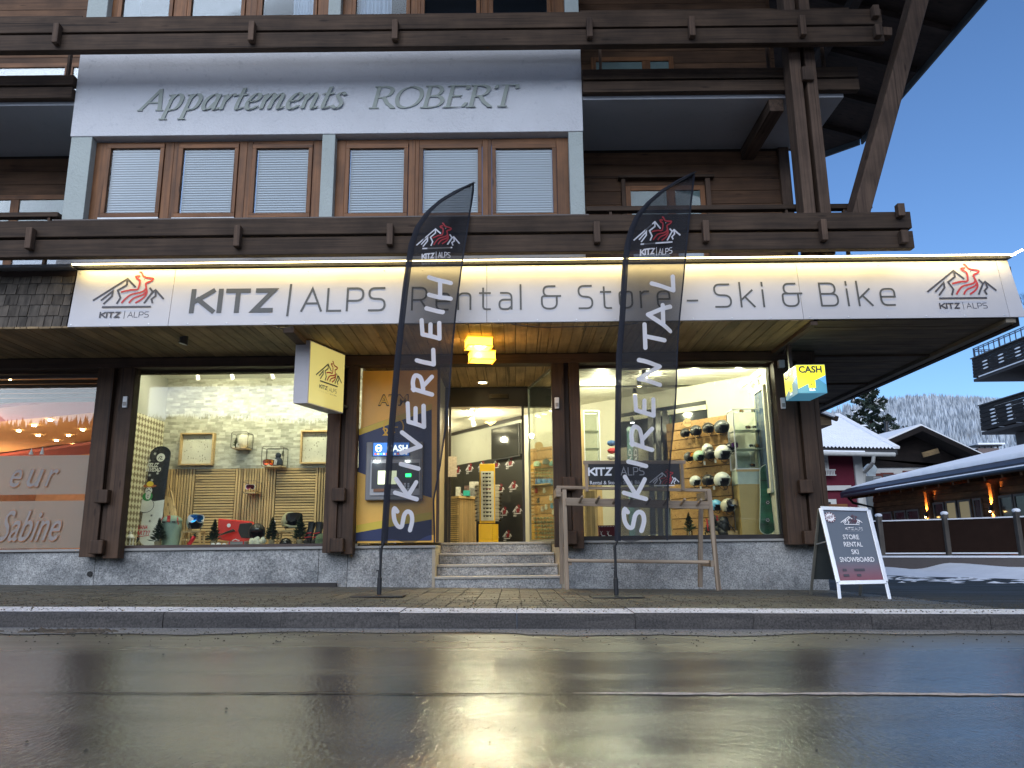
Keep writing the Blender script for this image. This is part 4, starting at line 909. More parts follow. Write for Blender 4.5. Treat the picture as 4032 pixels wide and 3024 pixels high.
# ================================================================== FEATHER FLAGS
CLOTH = veil('dark mesh flag cloth', (.030,.032,.040), .70, .25); SLEEVE = veil('dark flag sleeve', (.022,.024,.034), .93, .1)
FW = veil('white flag print', (.80,.79,.84), .95, .3); FR_ = veil('red flag print', (.40,.05,.06), .92, .2)
MARK = {
 'S': ([(.80,.80),(.92,.95),(.70,1.0),(.32,.95),(.08,.78),(.10,.58),(.40,.50),(.72,.42),(.92,.25),(.85,.05),(.50,0),(.02,.12)],), 'K': ([(.14,1),(.06,0)], [(.92,.95),(.14,.42)], [(.14,.42),(1,.04)]), 'I': ([(.55,1),(.45,0)],),
 'V': ([(0,1),(.52,.02)], [(.52,.02),(1,.98)]), 'E': ([(.95,1),(.12,.95)], [(.12,.95),(.05,0)], [(.05,0),(1,.02)], [(.1,.50),(.80,.50)]),
 'R': ([(.05,0),(.12,1)], [(.06,.95),(.5,1),(.88,.88),(.85,.62),(.5,.50),(.14,.46)], [(.42,.46),(1,.0)]), 'L': ([(.12,1),(.06,.02)], [(.06,.02),(.98,.05)]),
 'H': ([(.05,1),(.08,0)], [(.95,1),(.92,0)], [(.06,.5),(.94,.5)]), 'N': ([(.05,0),(.08,1)], [(.08,1),(.90,.02)], [(.90,.02),(.96,1)]), 'T': ([(0,.97),(1,1)], [(.5,.97),(.52,0)]), 'A': ([(0,0),(.45,1)], [(.45,1),(1,.0)], [(.15,.34),(.95,.36)]),
}
def flag(name, label, YP, L, Rr, letters, tilt, lg, cap, sub, base, ph):
    wl = [at(px, py, YP) for px, py in L]; wr = [at(px, py, YP) for px, py in Rr]
    zbot = at(*L[0], YP).z
    def xi(T, z):
        T = sorted(T, key=lambda p: p.z)
        if z <= T[0].z: return T[0].x
        for a, b in zip(T, T[1:]):
            if a.z <= z <= b.z: return a.x+(b.x-a.x)*(z-a.z)/max(1e-6, b.z-a.z)
        return T[-1].x
    def Y(x, z):
        xl, xr = xi(wl, z), xi(wr, z); u = (x-xl)/max(.02, xr-xl); u = min(max(u, 0), 1.15)
        return YP+.055*math.sin(u*3.4+z*.9+ph)*u+.030*u*math.sin(z*2.2+u*4+ph)+.020*math.sin(u*9-z*3.3+ph)*u+.010*math.sin(u*15+z*5.1+ph*2)*min(1, u*3)
    p0 = at(*base, YP); p0.z = g(p0.x, YP)+.004
    t = thing('feather_flag', label, 'flag', tuple(p0), 'tall dark feather flags on the pavement')
    ztop = wl[-1].z; N = 90; NU = 16; mb = MB()
    zs = [zbot+(ztop-.004-zbot)*(i/N)**1.0 for i in range(N+1)]
    for z in zs:
        xl, xr = xi(wl, z), xi(wr, z)
        for k in range(NU+1):
            x = xl+(xr-xl)*k/NU; zz = z
            if z < zbot+.25: zz = z+(zbot+.25-z)*.0+ (1-(z-zbot)/.25)*(.03*math.sin(k*.5+ph)+.05*k/NU)
            mb.v.append(Vector((x, Y(x, z), zz)))
    for i in range(N):
        for k in range(NU): a = i*(NU+1)+k; mb.quadf((a, a+1, a+NU+2, a+NU+1))
    mb.build('cloth', CLOTH, t, sm=True)
    mb = MB(); sw = .062
    for z in zs:
        xl, xr = xi(wl, z), xi(wr, z); x1 = min(xl+sw, xr)
        mb.v += [Vector((xl-.004, Y(xl, z)-.012, z)), Vector((xl+(x1-xl)*.5, Y(xl, z)-.022, z)), Vector((x1, Y(x1, z)-.003, z))]
    for i in range(N):
        for k in range(2): a = 3*i+k; mb.quadf((a, a+1, a+4, a+3))
    mb.build('pole_sleeve', SLEEVE, t, sm=True)
    mb = MB()                                             # hem at free edge and bottom
    for z in zs: xr = xi(wr, z); mb.v += [Vector((xr-.018, Y(xr-.018, z)-.004, z)), Vector((xr, Y(xr, z)-.004, z))]
    for i in range(N): mb.quadf((2*i, 2*i+1, 2*i+3, 2*i+2))
    mb.build('hem', SLEEVE, t)
    pts = [Vector(p0)+Vector((0, 0, .1)), Vector((xi(wl, zbot)-.0, YP-.0, zbot-.05))]+[Vector((xi(wl, z)+.022, Y(xi(wl, z), z)-.006, z)) for z in zs[::6]]
    MB().tube(pts, [.014]*3+[.013-.009*i/len(pts) for i in range(len(pts)-3)], 8).build('pole', BLACK, t)
    MB().lathe([(.024, 0), (.024, .16), (.017, .17), (.017, .24)], (p0.x, YP, p0.z+.015), 14).build('spindle', BLACK, t)
    MB().box(p0.x-.26, YP-.19, p0.z, p0.x+.26, YP+.19, p0.z+.010).build('base_plate', BLACK, t, bevel=.003)
    MB().bar((pts[1].x-.02, YP, pts[1].z-.22), (pts[1].x-.045, YP-.01, pts[1].z-.22), .012, .012).tube([(pts[1].x-.01, YP, pts[1].z-.2), (pts[1].x-.02, YP-.01, pts[1].z+.02)], .003, 5).build('clip', BLACK, t)
    def W(px, py, k=0): p = at(px, py, YP); return (p.x, Y(p.x, p.z)-.006-k, p.z)
    mb = MB(); lay = 0
    for ch, x0, x1, y0, y1 in letters:
        h = (y1-y0)-tilt*(x1-x0)*.8; xm = (x0+x1)/2; ym = (y0+y1)/2
        w_ = 17.0; x0 += w_*.45; x1 -= w_*.45; h -= w_*.8
        def F(u, v, k=0): return W(u, v, k)
        for P in MARK[ch]:
            px = [(x1-b*(x1-x0), ym+h/2-a*h+tilt*((x1-b*(x1-x0))-xm)) for a, b in P]
            pts = smooth(px, 5) if len(P) > 3 else [Vector(px[0])*(1-i/6)+Vector(px[-1])*(i/6) for i in range(7)] if len(P) == 2 else fillet([p+(6,) for p in px])
            mb.ribbon(pts, w_, F, 0, lay, rnd=True); lay += .0004
    mb.build('lettering', FW, t, kind='stuff')
    lx0, lyb, lw, ls_ = lg                                  # emblem: left px, underline px, width px, slope
    LF = lambda u, v, k=0: W(lx0+u*lw+.02*v*lw, lyb-v*lw+ls_*u*lw, k)
    mb = MB(); logo(mb, LF, 0, 0, 1.0, 0, 1, 0, caption=False, thick=1.15)
    f2 = lambda u, v, k=0: W(cap[0]+u, cap[1]-v+ls_*u, k); cw_ = cap[2]
    word(mb, 'KITZ', f2, 0, cw_*.45, 0, cap[3], cap[3]*.22, 0, .18); word(mb, '|', f2, cw_*.50, cw_*.51+2, 0, cap[3], 2.2, 0); word(mb, 'ALPS', f2, cw_*.575, cw_, 0, cap[3], cap[3]*.11, 0, .2)
    mb.build('emblem', [FW, FR_], t)
    mb = MB(); f3 = lambda u, v, k=0: W(sub[0]+u, sub[1]-v+ls_*u, k); mb.text('Rental & Store - Ski & Bike', f3, 0, sub[2], 0, 11, 0); mb.build('small_lettering', veil('grey flag print', (.25,.25,.27), .9, .2), t)
    return t
flag('feather_flag', 'dark feather flag left of the steps reading SKIVERLEIH', 7.92,
     [(1502,2139),(1510,2000),(1530,1700),(1557,1400),(1586,1140),(1599,1044),(1610,966),(1634,897),(1680,832),(1736,784),(1797,749),(1867,718)],
     [(1716,2110),(1712,1970),(1738,1835),(1756,1705),(1771,1557),(1784,1378),(1803,1192),(1823,1027),(1849,840),(1867,719)],
     [('S',1542,1631,1988,2098),('K',1548,1651,1873,1977),('I',1572,1657,1812,1862),('V',1574,1666,1696,1808),('E',1598,1678,1578,1693),('R',1619,1710,1463,1566),('L',1634,1719,1359,1450),('E',1653,1740,1253,1348),('I',1673,1753,1207,1246),('H',1684,1784,1088,1196)],
     .24, (1638, 987, 172, -.07), (1661, 1026, 113, 22), (1662, 1048, 102), (1493, 2346), .4)
flag('feather_flag', 'dark feather flag in front of the ski rack reading SKIRENTAL', 7.97,
     [(2421,2130),(2421,1734),(2424,1500),(2427,1400),(2440,1240),(2451,1039),(2460,968),(2474,910),(2500,852),(2545,798),(2603,749),(2665,711),(2736,676)],
     [(2631,2113),(2637,1912),(2646,1794),(2658,1646),(2667,1498),(2672,1400),(2683,1262),(2699,1084),(2708,972),(2723,816),(2736,677)],
     [('S',2448,2540,1991,2101),('K',2448,2548,1864,1977),('I',2466,2551,1802,1852),('R',2477,2575,1664,1782),('E',2492,2581,1551,1646),('N',2507,2607,1410,1525),('T',2529,2623,1273,1396),('A',2543,2648,1180,1309),('L',2558,2663,1059,1150)],
     .22, (2492, 970, 192, -.14), (2519, 1009, 132, 25), (2521, 1031, 124), (2427, 2348), 2.1)
# ================================================================== SKI RACK
sr = thing('ski_rack', 'raw timber ski rack with pegs and a black name board by the right shop window', 'ski rack', (1.6, 8.95, g(1.6, 9)))
def R3(px, py, Y): return at(px, py, Y)
YR = 8.75; YK = 9.15
def leg(p1, p2, Y, nm='leg'): a = at(*p1, Y); b = at(*p2, Y); MB().bar(a, b, .046, .045, up=(0, 1, 0)).build(nm, RACKZ, sr, bevel=.004)
leg((2222,1928), (2233,2322), YR); leg((2208,1938), (2212,2300), YK)
a = at(2790, 1930, YR); b = at(2830, 2325, YR); MB().bar(a, b, .050, .045, up=(0, 1, 0)).build('leg', RACKZ, sr, bevel=.004)
a = at(2760, 1945, YK); b = at(2757, 2312, YK); MB().bar(a, b, .050, .045, up=(0, 1, 0)).build('leg', RACKZ, sr, bevel=.004)
zz_ = at(2500, 1922, YR).z; xa = at(2192, 1915, YR).x; xb = at(2802, 1930, YR).x; zrl = at(2192, 1917, YR).z; zrr = at(2800, 1930, YR).z
MB().bar((xa, YR+.06, zrl), (xb, YR+.06, zrr), .04, .036).build('top_rail', RACKX, sr, bevel=.006)
MB().bar((xa+.02, YR+.02, zrl-.06), (xa+.02, YK+.05, zrl-.06), .06, .10).build('end_block', RACKX, sr, bevel=.006)
MB().bar((xb-.04, YR+.02, zrr-.06), (xb-.04, YK+.05, zrr-.06), .06, .10).build('end_block', RACKX, sr, bevel=.006)
c = at(2228, 1975, YR-.05); d = at(2792, 1990, YR-.05)
MB().bar((c.x, YR-.045, c.z), (d.x, YR-.045, d.z), .035, .088).build('peg_board', RACKX, sr, bevel=.004)
for px in (2280, 2345, 2412, 2475, 2545, 2612, 2678, 2742):
    f_ = (px-2228)/564; x = c.x+(d.x-c.x)*f_; z = c.z+(d.z-c.z)*f_
    MB().tube([(x, YR-.05, z-.01), (x+.03, YR-.17, z+.055)], .014, 10).build('peg', RACKZ, sr)
c = at(2236, 2207, YR-.03); d = at(2790, 2214, YR-.03); MB().tube([(c.x, YR-.03, c.z), (d.x, YR-.03, d.z)], .020, 10).build('lower_rail', RACKX, sr)
for px, py in ((2240, 2212), (2786, 2218)): p = at(px, py, 8.95); MB().bar((p.x, YR-.02, p.z), (p.x-.02*(px > 2500), YK+.02, p.z), .035, .07).build('side_brace', RACKX, sr, bevel=.003)
# name board on top
q0 = at(2305, 1828, YR+.03); q1 = at(2686, 1918, YR+.03)
MB().bar((at(2296,1816,YR+.03).x, YR+.03, q0.z+.02), (at(2700,1822,YR+.03).x, YR+.03, q0.z+.012), .03, .04).build('board_rail', RACKX, sr, bevel=.005)
for px in (2309, 2686): p = at(px, 1870, YR+.03); MB().box(p.x-.018, YR+.01, zrr, p.x+.018, YR+.05, q0.z).build('board_post', RACKZ, sr, bevel=.004)
bx(q0.x+.03, YR+.02, q1.z+.03, q1.x-.018, YR+.035, q0.z).build('name_board', plain('black printed board', (.012,.013,.016), .45), sr)
NB = lambda u, v, k=0: (u, YR+.018-k, v)
sx = lambda px: at(px, 1870, YR+.02).x; sz = lambda py: at(2400, py, YR+.02).z
mb = MB(); word(mb, 'KITZ', NB, sx(2315), sx(2411), sz(1873), sz(1840)-sz(1873), .021, 0, .18); word(mb, '|', NB, sx(2431), sx(2433), sz(1873), sz(1840)-sz(1873), .008, 0)
word(mb, 'ALPS', NB, sx(2444), sx(2538), sz(1873), sz(1840)-sz(1873), .0105, 0, .2); mb.text('Rental & Store - Ski & Bike', NB, sx(2322), sx(2530), sz(1907), sz(1893)-sz(1907), 0)
logo(mb, NB, sx(2555), sz(1916)+.0, sx(2673)-sx(2555), 0, 1, .001, caption=False, thick=1.2); mb.build('board_print', [WHITEINK, REDINK], sr)
# ================================================================== A-BOARD
ab = thing('pavement_sign', 'silver framed A-board on the pavement reading STORE RENTAL SKI SNOWBOARD', 'pavement sign', (5.0, 8.2, g(5, 8)))
ZG = g(4.3, 8.1)-.01
T0 = at(3230, 2002, 8.35); T1 = at(3418, 2008, 8.35); B0 = at(3300, 2296, 8.05); B1 = at(3488, 2292, 8.05); F0_ = at(3306, 2356, 7.98); F1_ = at(3503, 2358, 7.98)
def lerp(a, b, t): return a*(1-t)+b*t
def panelmap(u, v, k=0):
    p = lerp(lerp(B0, B1, u), lerp(T0, T1, u), v); n = (B1-B0).cross(T0-B0).normalized(); return p+n*k*1.0
nn = (B1-B0).cross(T0-B0).normalized()
if nn.y > 0: nn = -nn
pm = lambda u, v, k=0: lerp(lerp(B0, B1, u), lerp(T0, T1, u), v)+nn*k
def grad():
    m, n, o = nodes('slate to crimson poster'); b = bsdf(n, (.1,.1,.1), .35); tc = n.nodes.new('ShaderNodeTexCoord'); sp_ = n.nodes.new('ShaderNodeSeparateXYZ'); n.links.new(tc.outputs['Object'], sp_.inputs[0])
    mr = n.nodes.new('ShaderNodeMapRange'); mr.inputs[1].default_value = .12; mr.inputs[2].default_value = .40; n.links.new(sp_.outputs[2], mr.inputs[0])
    r = ramp(n, mr.outputs[0], [(0, (.25,.02,.045)), (1, (.095,.12,.16))]); n.links.new(r.outputs[0], b.inputs[0]); n.links.new(b.outputs[0], o.inputs[0]); return m
POST = grad()
mb = MB(); mb.poly([pm(.03,.03), pm(.97,.03), pm(.97,.97), pm(.03,.97)]); mb.build('poster', POST, ab)
for a, b in (((0,0),(1,0)), ((0,1),(1,1)), ((0,0),(0,1)), ((1,0),(1,1))): MB().bar(pm(*a, .004), pm(*b, .004), .045, .022, up=nn).build('frame_rail', ALU, ab, bevel=.004)
for a, b in ((B0, F0_), (B1, F1_)): e = b.copy(); e.z = g(b.x, b.y)-.010; MB().bar(a, e, .035, .016, up=nn).build('leg', ALU, ab, bevel=.003)
Rb0 = at(3192, 2350, 8.75); Rb1 = at(3385, 2348, 8.75); Rb0.z = g(4.1, 8.7)-.012; Rb1.z = Rb0.z-.01
for a, b in ((T0+Vector((0,.03,0)), Rb0), (T1+Vector((0,.03,0)), Rb1)): MB().bar(a, b, .030, .016, up=(0, 1, 0)).build('rear_leg', plain('aged aluminium', (.32,.31,.27), .4, .6), ab, bevel=.003)
mb = MB(); qa, qb = lerp(T0, Rb0, .05), lerp(T1, Rb1, .05); qc, qd = lerp(T1, Rb1, .80), lerp(T0, Rb0, .80); mb.poly([p+Vector((0,.03,0)) for p in (qa, qb, qc, qd)]); mb.build('rear_panel', plain('grey rear panel', (.07,.08,.08), .5), ab)
MB().bar(lerp(T0, Rb0, .40), lerp(T0, B0, .45), .012, .012).build('stay', ALU, ab)
mb = MB(); P2 = lambda u, v, k=0: pm(u, v, .006+k)
asp = (T1-T0).length/(T0-B0).length
for s, u0, u1, v in (('STORE', .33, .66, .575), ('RENTAL', .31, .70, .475), ('SKI', .43, .58, .372), ('SNOWBOARD', .15, .87, .27)): mb.text(s, P2, u0, u1, v, .062, 0, bold=.012)
logo(mb, lambda u, v, k=0: P2(u, v*asp*.93, k), .35, .775/asp/.93, .46, 0, 1, 0, caption=False, thick=1.3)
f4 = lambda u, v, k=0: P2(.42+u*.36, .700+v, k); word(mb, 'KITZ', f4, 0, .45, 0, .04, .009, 0, .18); word(mb, 'ALPS', f4, .56, 1, 0, .04, .005, 0, .2); mb.ribbon([(.5,-.01),(.5,.05)], .01, f4, 0)
mb.text('Rental & Store - Ski & Bike', P2, .44, .76, .678, .014, 2)
for u0, u1, v in ((.16,.24,.15), (.40,.62,.15), (.15,.27,.08), (.43,.52,.08)): mb.poly([P2(u0, v), P2(u1, v), P2(u1, v+.03), P2(u0, v+.03)], 3)
mb.build('lettering', [WHITEINK, plain('dim red print', (.10,.03,.05), .5), plain('grey print', (.25,.28,.33), .5), plain('dark print', (.045,.04,.06), .5)], ab, kind='stuff')
mb = MB(); cu, cv_ = .155, .875
mb.poly([P2(cu+.115*math.cos(t), cv_+.115*asp*math.sin(t), .001) for t in fr(0, 6.28, 24)[:-1]], 1); mb.poly([P2(cu+.085*math.cos(t), cv_+.085*asp*math.sin(t), .002) for t in fr(0, 6.28, 24)[:-1]], 0)
for t in fr(0, 6.28, 12)[:-1]: mb.poly([P2(cu+.10*math.cos(t)+.012*math.cos(s), cv_+asp*(.10*math.sin(t)+.012*math.sin(s)), .0025) for s in fr(0, 6.28, 8)[:-1]], 0)
fn5 = lambda u, v, k=0: P2(cu-.068+u*.136, cv_-.03+v*.04+u*.022, .003+k); mb.text('NEW', fn5, 0, 1, 0, 1.0, 1, bold=.02); mb.build('sticker', [WHITEINK, plain('maroon print', (.12,.03,.05), .5)], ab)
# ================================================================== SHOP ROOMS
def room_part(name, mb, mat, **k): return mb.build(name, mat, B_, **k)
# stone-look wallpaper (flat print) and argyle wallpaper
def stonepaper():
    m, n, o = nodes('stone look wallpaper'); b = bsdf(n, (.5,.5,.4), .8, 0, .2); tc = n.nodes.new('ShaderNodeTexCoord'); sp_ = n.nodes.new('ShaderNodeSeparateXYZ'); cm = n.nodes.new('ShaderNodeCombineXYZ')
    n.links.new(tc.outputs['Object'], sp_.inputs[0]); n.links.new(sp_.outputs[0], cm.inputs[0]); n.links.new(sp_.outputs[2], cm.inputs[1])
    br = n.nodes.new('ShaderNodeTexBrick'); n.links.new(cm.outputs[0], br.inputs['Vector']); br.inputs['Scale'].default_value = 1; br.inputs['Brick Width'].default_value = .115; br.inputs['Row Height'].default_value = .040
    br.inputs['Mortar Size'].default_value = .0012; br.inputs['Color1'].default_value = (.34,.34,.28,1); br.inputs['Color2'].default_value = (.66,.66,.56,1); br.inputs['Mortar'].default_value = (.50,.50,.44,1); br.offset = .37; br.squash = .7; br.squash_frequency = 3
    t = noise(n, coords(n, (7, 1, 22), False), 1.5, 5, .6); r = ramp(n, t.outputs[0], [(.3, (.72,.72,.70)), (.7, (1.12,1.12,1.12))])
    x = mixc(n, 1, br.outputs[0], r.outputs[0], 'MULTIPLY'); n.links.new(x.outputs[2], b.inputs[0]); n.links.new(b.outputs[0], o.inputs[0]); return m
def argyle():
    m, n, o = nodes('diamond wallpaper'); b = bsdf(n, (.5,.5,.4), .8); tc = n.nodes.new('ShaderNodeTexCoord'); sp_ = n.nodes.new('ShaderNodeSeparateXYZ'); n.links.new(tc.outputs['Object'], sp_.inputs[0])
    def M(op, a, b_=None):
        q = n.nodes.new('ShaderNodeMath'); q.operation = op
        for i, v in enumerate((a, b_)):
            if v is None: continue
            if isinstance(v, (int, float)): q.inputs[i].default_value = v
            else: n.links.new(v, q.inputs[i])
        return q.outputs[0]
    u = M('MULTIPLY', sp_.outputs[1], 1/.085); v = M('MULTIPLY', sp_.outputs[2], 1/.085)
    a = M('PINGPONG', M('ADD', u, 20), .5); c = M('PINGPONG', M('ADD', v, 20), .5); s = M('ADD', a, c); k = M('GREATER_THAN', s, .5)
    x = mixc(n, k, (.22,.19,.12), (.66,.63,.46)); up = M('GREATER_THAN', sp_.outputs[2], 2.36)
    x2 = mixc(n, up, x.outputs[2], (.40,.41,.38)); n.links.new(x2.outputs[2], b.inputs[0]); n.links.new(b.outputs[0], o.inputs[0]); return m
YD = 10.95
room_part('display_back_wall', bx(-5.10, YD, 1.676, -2.0, YD+.04, 3.0), stonepaper())
room_part('display_back_board', bx(-5.10, YD+.03, .58, -2.0, YD+.05, 1.674), plain('black felt backing', (.015,.013,.012), .9))
w_o = bx(-5.12, 10.07, .0, -5.06, YD, 3.0); w_o.build('display_side_wall', argyle(), None, loc=(0,0,0)).parent = None
bpy.data.objects['display_side_wall']['kind'] = 'structure'
room_part('display_side_wall_right', bx(-2.02, 10.07, .58, -2.0, YD, 3.0), CREAM)
room_part('display_floor', bx(-5.06, 10.07, .50, -2.02, YD, .590), plain('white display shelf', (.6,.6,.55), .5))
room_part('display_ceiling', bx(-5.10, 10.07, 3.0, -2.0, YD+.03, 3.02), WHITE)
ws = thing('slatted_wainscot', 'oak slat wall panels in alternating upright and level bays behind the window display', 'wall panelling', (-3.7, YD, .6))
XP = [at(px, 1950, YD-.015).x for px in (600, 764, 924, 1084, 1240, 1330)]; zt_w = 1.672; pit = .0385; pv = ph_ = None
for i in range(5):
    a, b = XP[i], XP[i+1]
    if i % 2 == 0:
        k = int((b-a)/pit); pp = (b-a)/k
        for j in range(k):
            if pv is None: pv = bx(a, YD-.018, .60, a+.0275, YD+.029, zt_w).build('slat', OAKZ, ws, bevel=.002); ax = a
            else: dup(pv, (a+j*pp-ax, 0, 0), parent=ws)
    else:
        k = 28; pp = (zt_w-.60)/k
        for j in range(k):
            if ph_ is None: ph_ = bx(a+.004, YD-.018, .60+.007, b-.008, YD+.029, .60+pp-.0045).build('slat', OAKX, ws, bevel=.002); bxw = a
            else: dup(ph_, (a-bxw, 0, j*pp), parent=ws)
def lt(name, x, y, z, e, col, size=.3, **k):
    if name in ('shop_ceiling_light', 'salon_light'): return light(name, 'POINT', (x, y, z), e, col, .045)
    return light(name, 'AREA', (x, y, z), e, col, size, **k)
WCOL = (1, .92, .64)
lt('display_wash', -4.1, 10.16, 2.97, 9, WCOL, .5, size_y=.15, target=(-4.1, 10.95, 1.5)); lt('display_wash', -2.85, 10.16, 2.97, 11, (.97, .96, .72), .4, size_y=.15, target=(-2.8, 10.95, 1.7)); lt('display_front', -3.7, 10.14, 2.96, 15, WCOL, 2.4, size_y=.08, target=(-3.7, 10.7, .6))
for k_, (px, py) in enumerate(((775, 1492), (910, 1490), (1065, 1488))):
    p = at(px, py, 10.45); t = thing('display_spotlight', ('leftmost', 'middle', 'rightmost')[k_]+' of three white tube spotlights at the top of the left window', 'spotlight', tuple(p), 'spotlights over the left display')
    MB().tube([(p.x-.01, 10.45, p.z+.12), (p.x+.012*(1+k_), 10.47, p.z-.012)], .026, 14).build('tube', WHITE, t); MB().lathe([(.02, 0), (.0, -.001)], (p.x+.012*(1+k_), 10.47, p.z-.0135), 12).build('lens', plain('spotlight lens', (.5,.5,.4), .2), t)
# framed snow pictures
def frame_pic(pxs, label):
    a = at(pxs[0], pxs[3], YD-.09); b = at(pxs[1], pxs[2], YD-.09); t = thing('framed_picture', label, 'picture', (a.x, YD, a.z), 'framed snow pictures')
    w_ = .022
    for q in ((a.x, a.z, b.x, a.z+w_), (a.x, b.z-w_, b.x, b.z), (a.x, a.z+w_, a.x+w_, b.z-w_), (b.x-w_, a.z+w_, b.x, b.z-w_)): MB().box(q[0], YD-.09, q[1], q[2], YD-.002, q[3]).build('frame_side', OAKX, t, bevel=.002)
    MB().box(a.x+w_, YD-.03, a.z+w_, b.x-w_, YD-.01, b.z-w_).build('print', plain('snowy print', (.62,.61,.50), .8, bumpy=.4, bscale=25), t)
    mb = MB()
    for i in range(38):
        x = random.uniform(a.x+.04, b.x-.04); z = random.uniform(a.z+.04, b.z-.05); s = random.uniform(.006, .012); mb.poly([(x-s*.6, YD-.032, z), (x+s*.6, YD-.032, z), (x, YD-.032, z+s*2)])
    mb.build('tiny_trees', plain('faint tree print', (.14,.14,.09), .8), t, kind='stuff')
frame_pic((700, 843, 1703, 1832), 'square framed picture of snow dotted with trees, left one in the window')
frame_pic((1178, 1330, 1693, 1826), 'square framed snow picture partly hidden by the post at right of window')
# wire box shelves and what stands on them
def wire_shelf(px0, px1, py0, py1, label):
    y0, y1 = YD-.22, YD-.01; a = at(px0, py1, y0); b = at(px1, py0, y0); t = thing('wire_shelf', label, 'shelf', (a.x, YD, a.z), 'wire box shelves on the display wall')
    r_ = .004; mb = MB()
    for y in (y0, y1): mb.tube([(a.x+.02, y, a.z), (b.x-.02, y, a.z), (b.x, y, a.z+.02), (b.x, y, b.z-.02), (b.x-.02, y, b.z), (a.x+.02, y, b.z), (a.x, y, b.z-.02), (a.x, y, a.z+.02), (a.x+.02, y, a.z)], r_, 6)
    for x, z in ((a.x, a.z+.02), (b.x, a.z+.02), (a.x, b.z-.02), (b.x, b.z-.02)): mb.tube([(x, y0, z), (x, y1, z)], r_, 6)
    mb.build('wire_frame', plain('taupe wire', (.10,.085,.07), .4, .6), t); bx(a.x+.01, y0+.005, a.z, b.x-.01, y1, a.z+.012).build('shelf_board', OAKX, t); return a, b
a, b = wire_shelf(908, 978, 1700, 1766, 'upper wire box shelf holding a white fur hat')
h = MB().ell((a.x+.145, YD-.10, a.z+.115), (.085, .07, .10), 0, 14, 10, jit=.05).ell((a.x+.10, YD-.05, a.z+.19), (.05,.04,.04), 0, 10, 7, jit=.06); tag(h.build('fur_hat', plain('cream fur', (.66,.63,.50), .9, bumpy=.6), None, loc=(a.x+.14, YD-.1, a.z)), 'white fluffy fur hat on the upper wire shelf', 'hat')
def fir(x, y, z, h_, label, group, pot=True, name='small_fir_tree'):
    t = thing(name, label, 'fir tree', (x, y, z), group); mb = MB(); n = int(150*max(.5, h_/.35))
    for i in range(n*3):
        v = random.random()**.9; rr = (1-v)*h_*.40*random.uniform(.35, 1.1)+.004; a_ = random.uniform(0, 6.283); zz = z+h_*(.14+.86*v)
        c0 = Vector((x, y, zz)); d = Vector((math.cos(a_), math.sin(a_), random.uniform(.1, .7))).normalized(); e = c0+d*rr; sd = Vector((-d.y, d.x, random.uniform(-.4,.4)))*h_*.055
        m0 = c0+d*rr*.25; mb.v += [m0, lerp(m0, e, .6)+sd, e, lerp(m0, e, .6)-sd]; k = len(mb.v)-4; mb.quadf((k, k+1, k+2, k+3))
    mb.build('foliage', GREENT, t, kind='stuff'); MB().tube([(x, y, z), (x, y, z+h_*.8)], [.006, .002], 6).build('stem', plain('bark', (.05,.035,.02), .9), t)
    if pot: MB().lathe([(.035, 0), (.045, .045), (.04, .06), (.02, .07)], (x, y, z), 10).build('sack', plain('jute sack', (.30,.24,.14), .9, bumpy=.4), t)
    return t
fir(a.x+.045, YD-.16, a.z+.012, .145, 'tiny dark green fir beside the fur hat on the wire shelf', None, False)
mb = MB().ell((a.x+.075, YD-.19, a.z+.045), (.012,.012,.03), 0, 8, 6).tube([(a.x+.075, YD-.19, a.z+.06), (a.x+.075, YD-.19, a.z+.085)], .005, 6); tag(mb.build('glass_figurine', plain('smoky glass', (.4,.4,.38), .2), None, loc=(a.x+.075, YD-.19, a.z)), 'small clear figurine between the tiny fir and fur hat', 'figurine')
a, b = wire_shelf(1028, 1118, 1757, 1838, 'middle wire box shelf with ski goggles and navy beanie')
t = thing('beanie', 'navy pompom beanie with white stripes on the middle wire shelf', 'hat', (a.x+.21, YD-.12, a.z+.012)); NV = plain('navy knit', (.018,.028,.045), .9, bumpy=.8, bscale=120)
MB().lathe([(.066, .0), (.068, .04), (.062, .085), (.045, .115), (.01, .13)], (a.x+.205, YD-.12, a.z+.012), 18).build('cap', NV, t, sm=True); MB().ell((a.x+.205, YD-.12, a.z+.165), .042, 0, 14, 9, jit=.14).build('pompom', NV, t)
mb = MB()
for k in range(3): mb.tube([(a.x+.17+k*.014, YD-.187, a.z+.03), (a.x+.178+k*.014, YD-.183, a.z+.09), (a.x+.172+k*.014, YD-.17, a.z+.11)], .0035, 5)
mb.build('stripe', WHITEINK, t, kind='stuff')
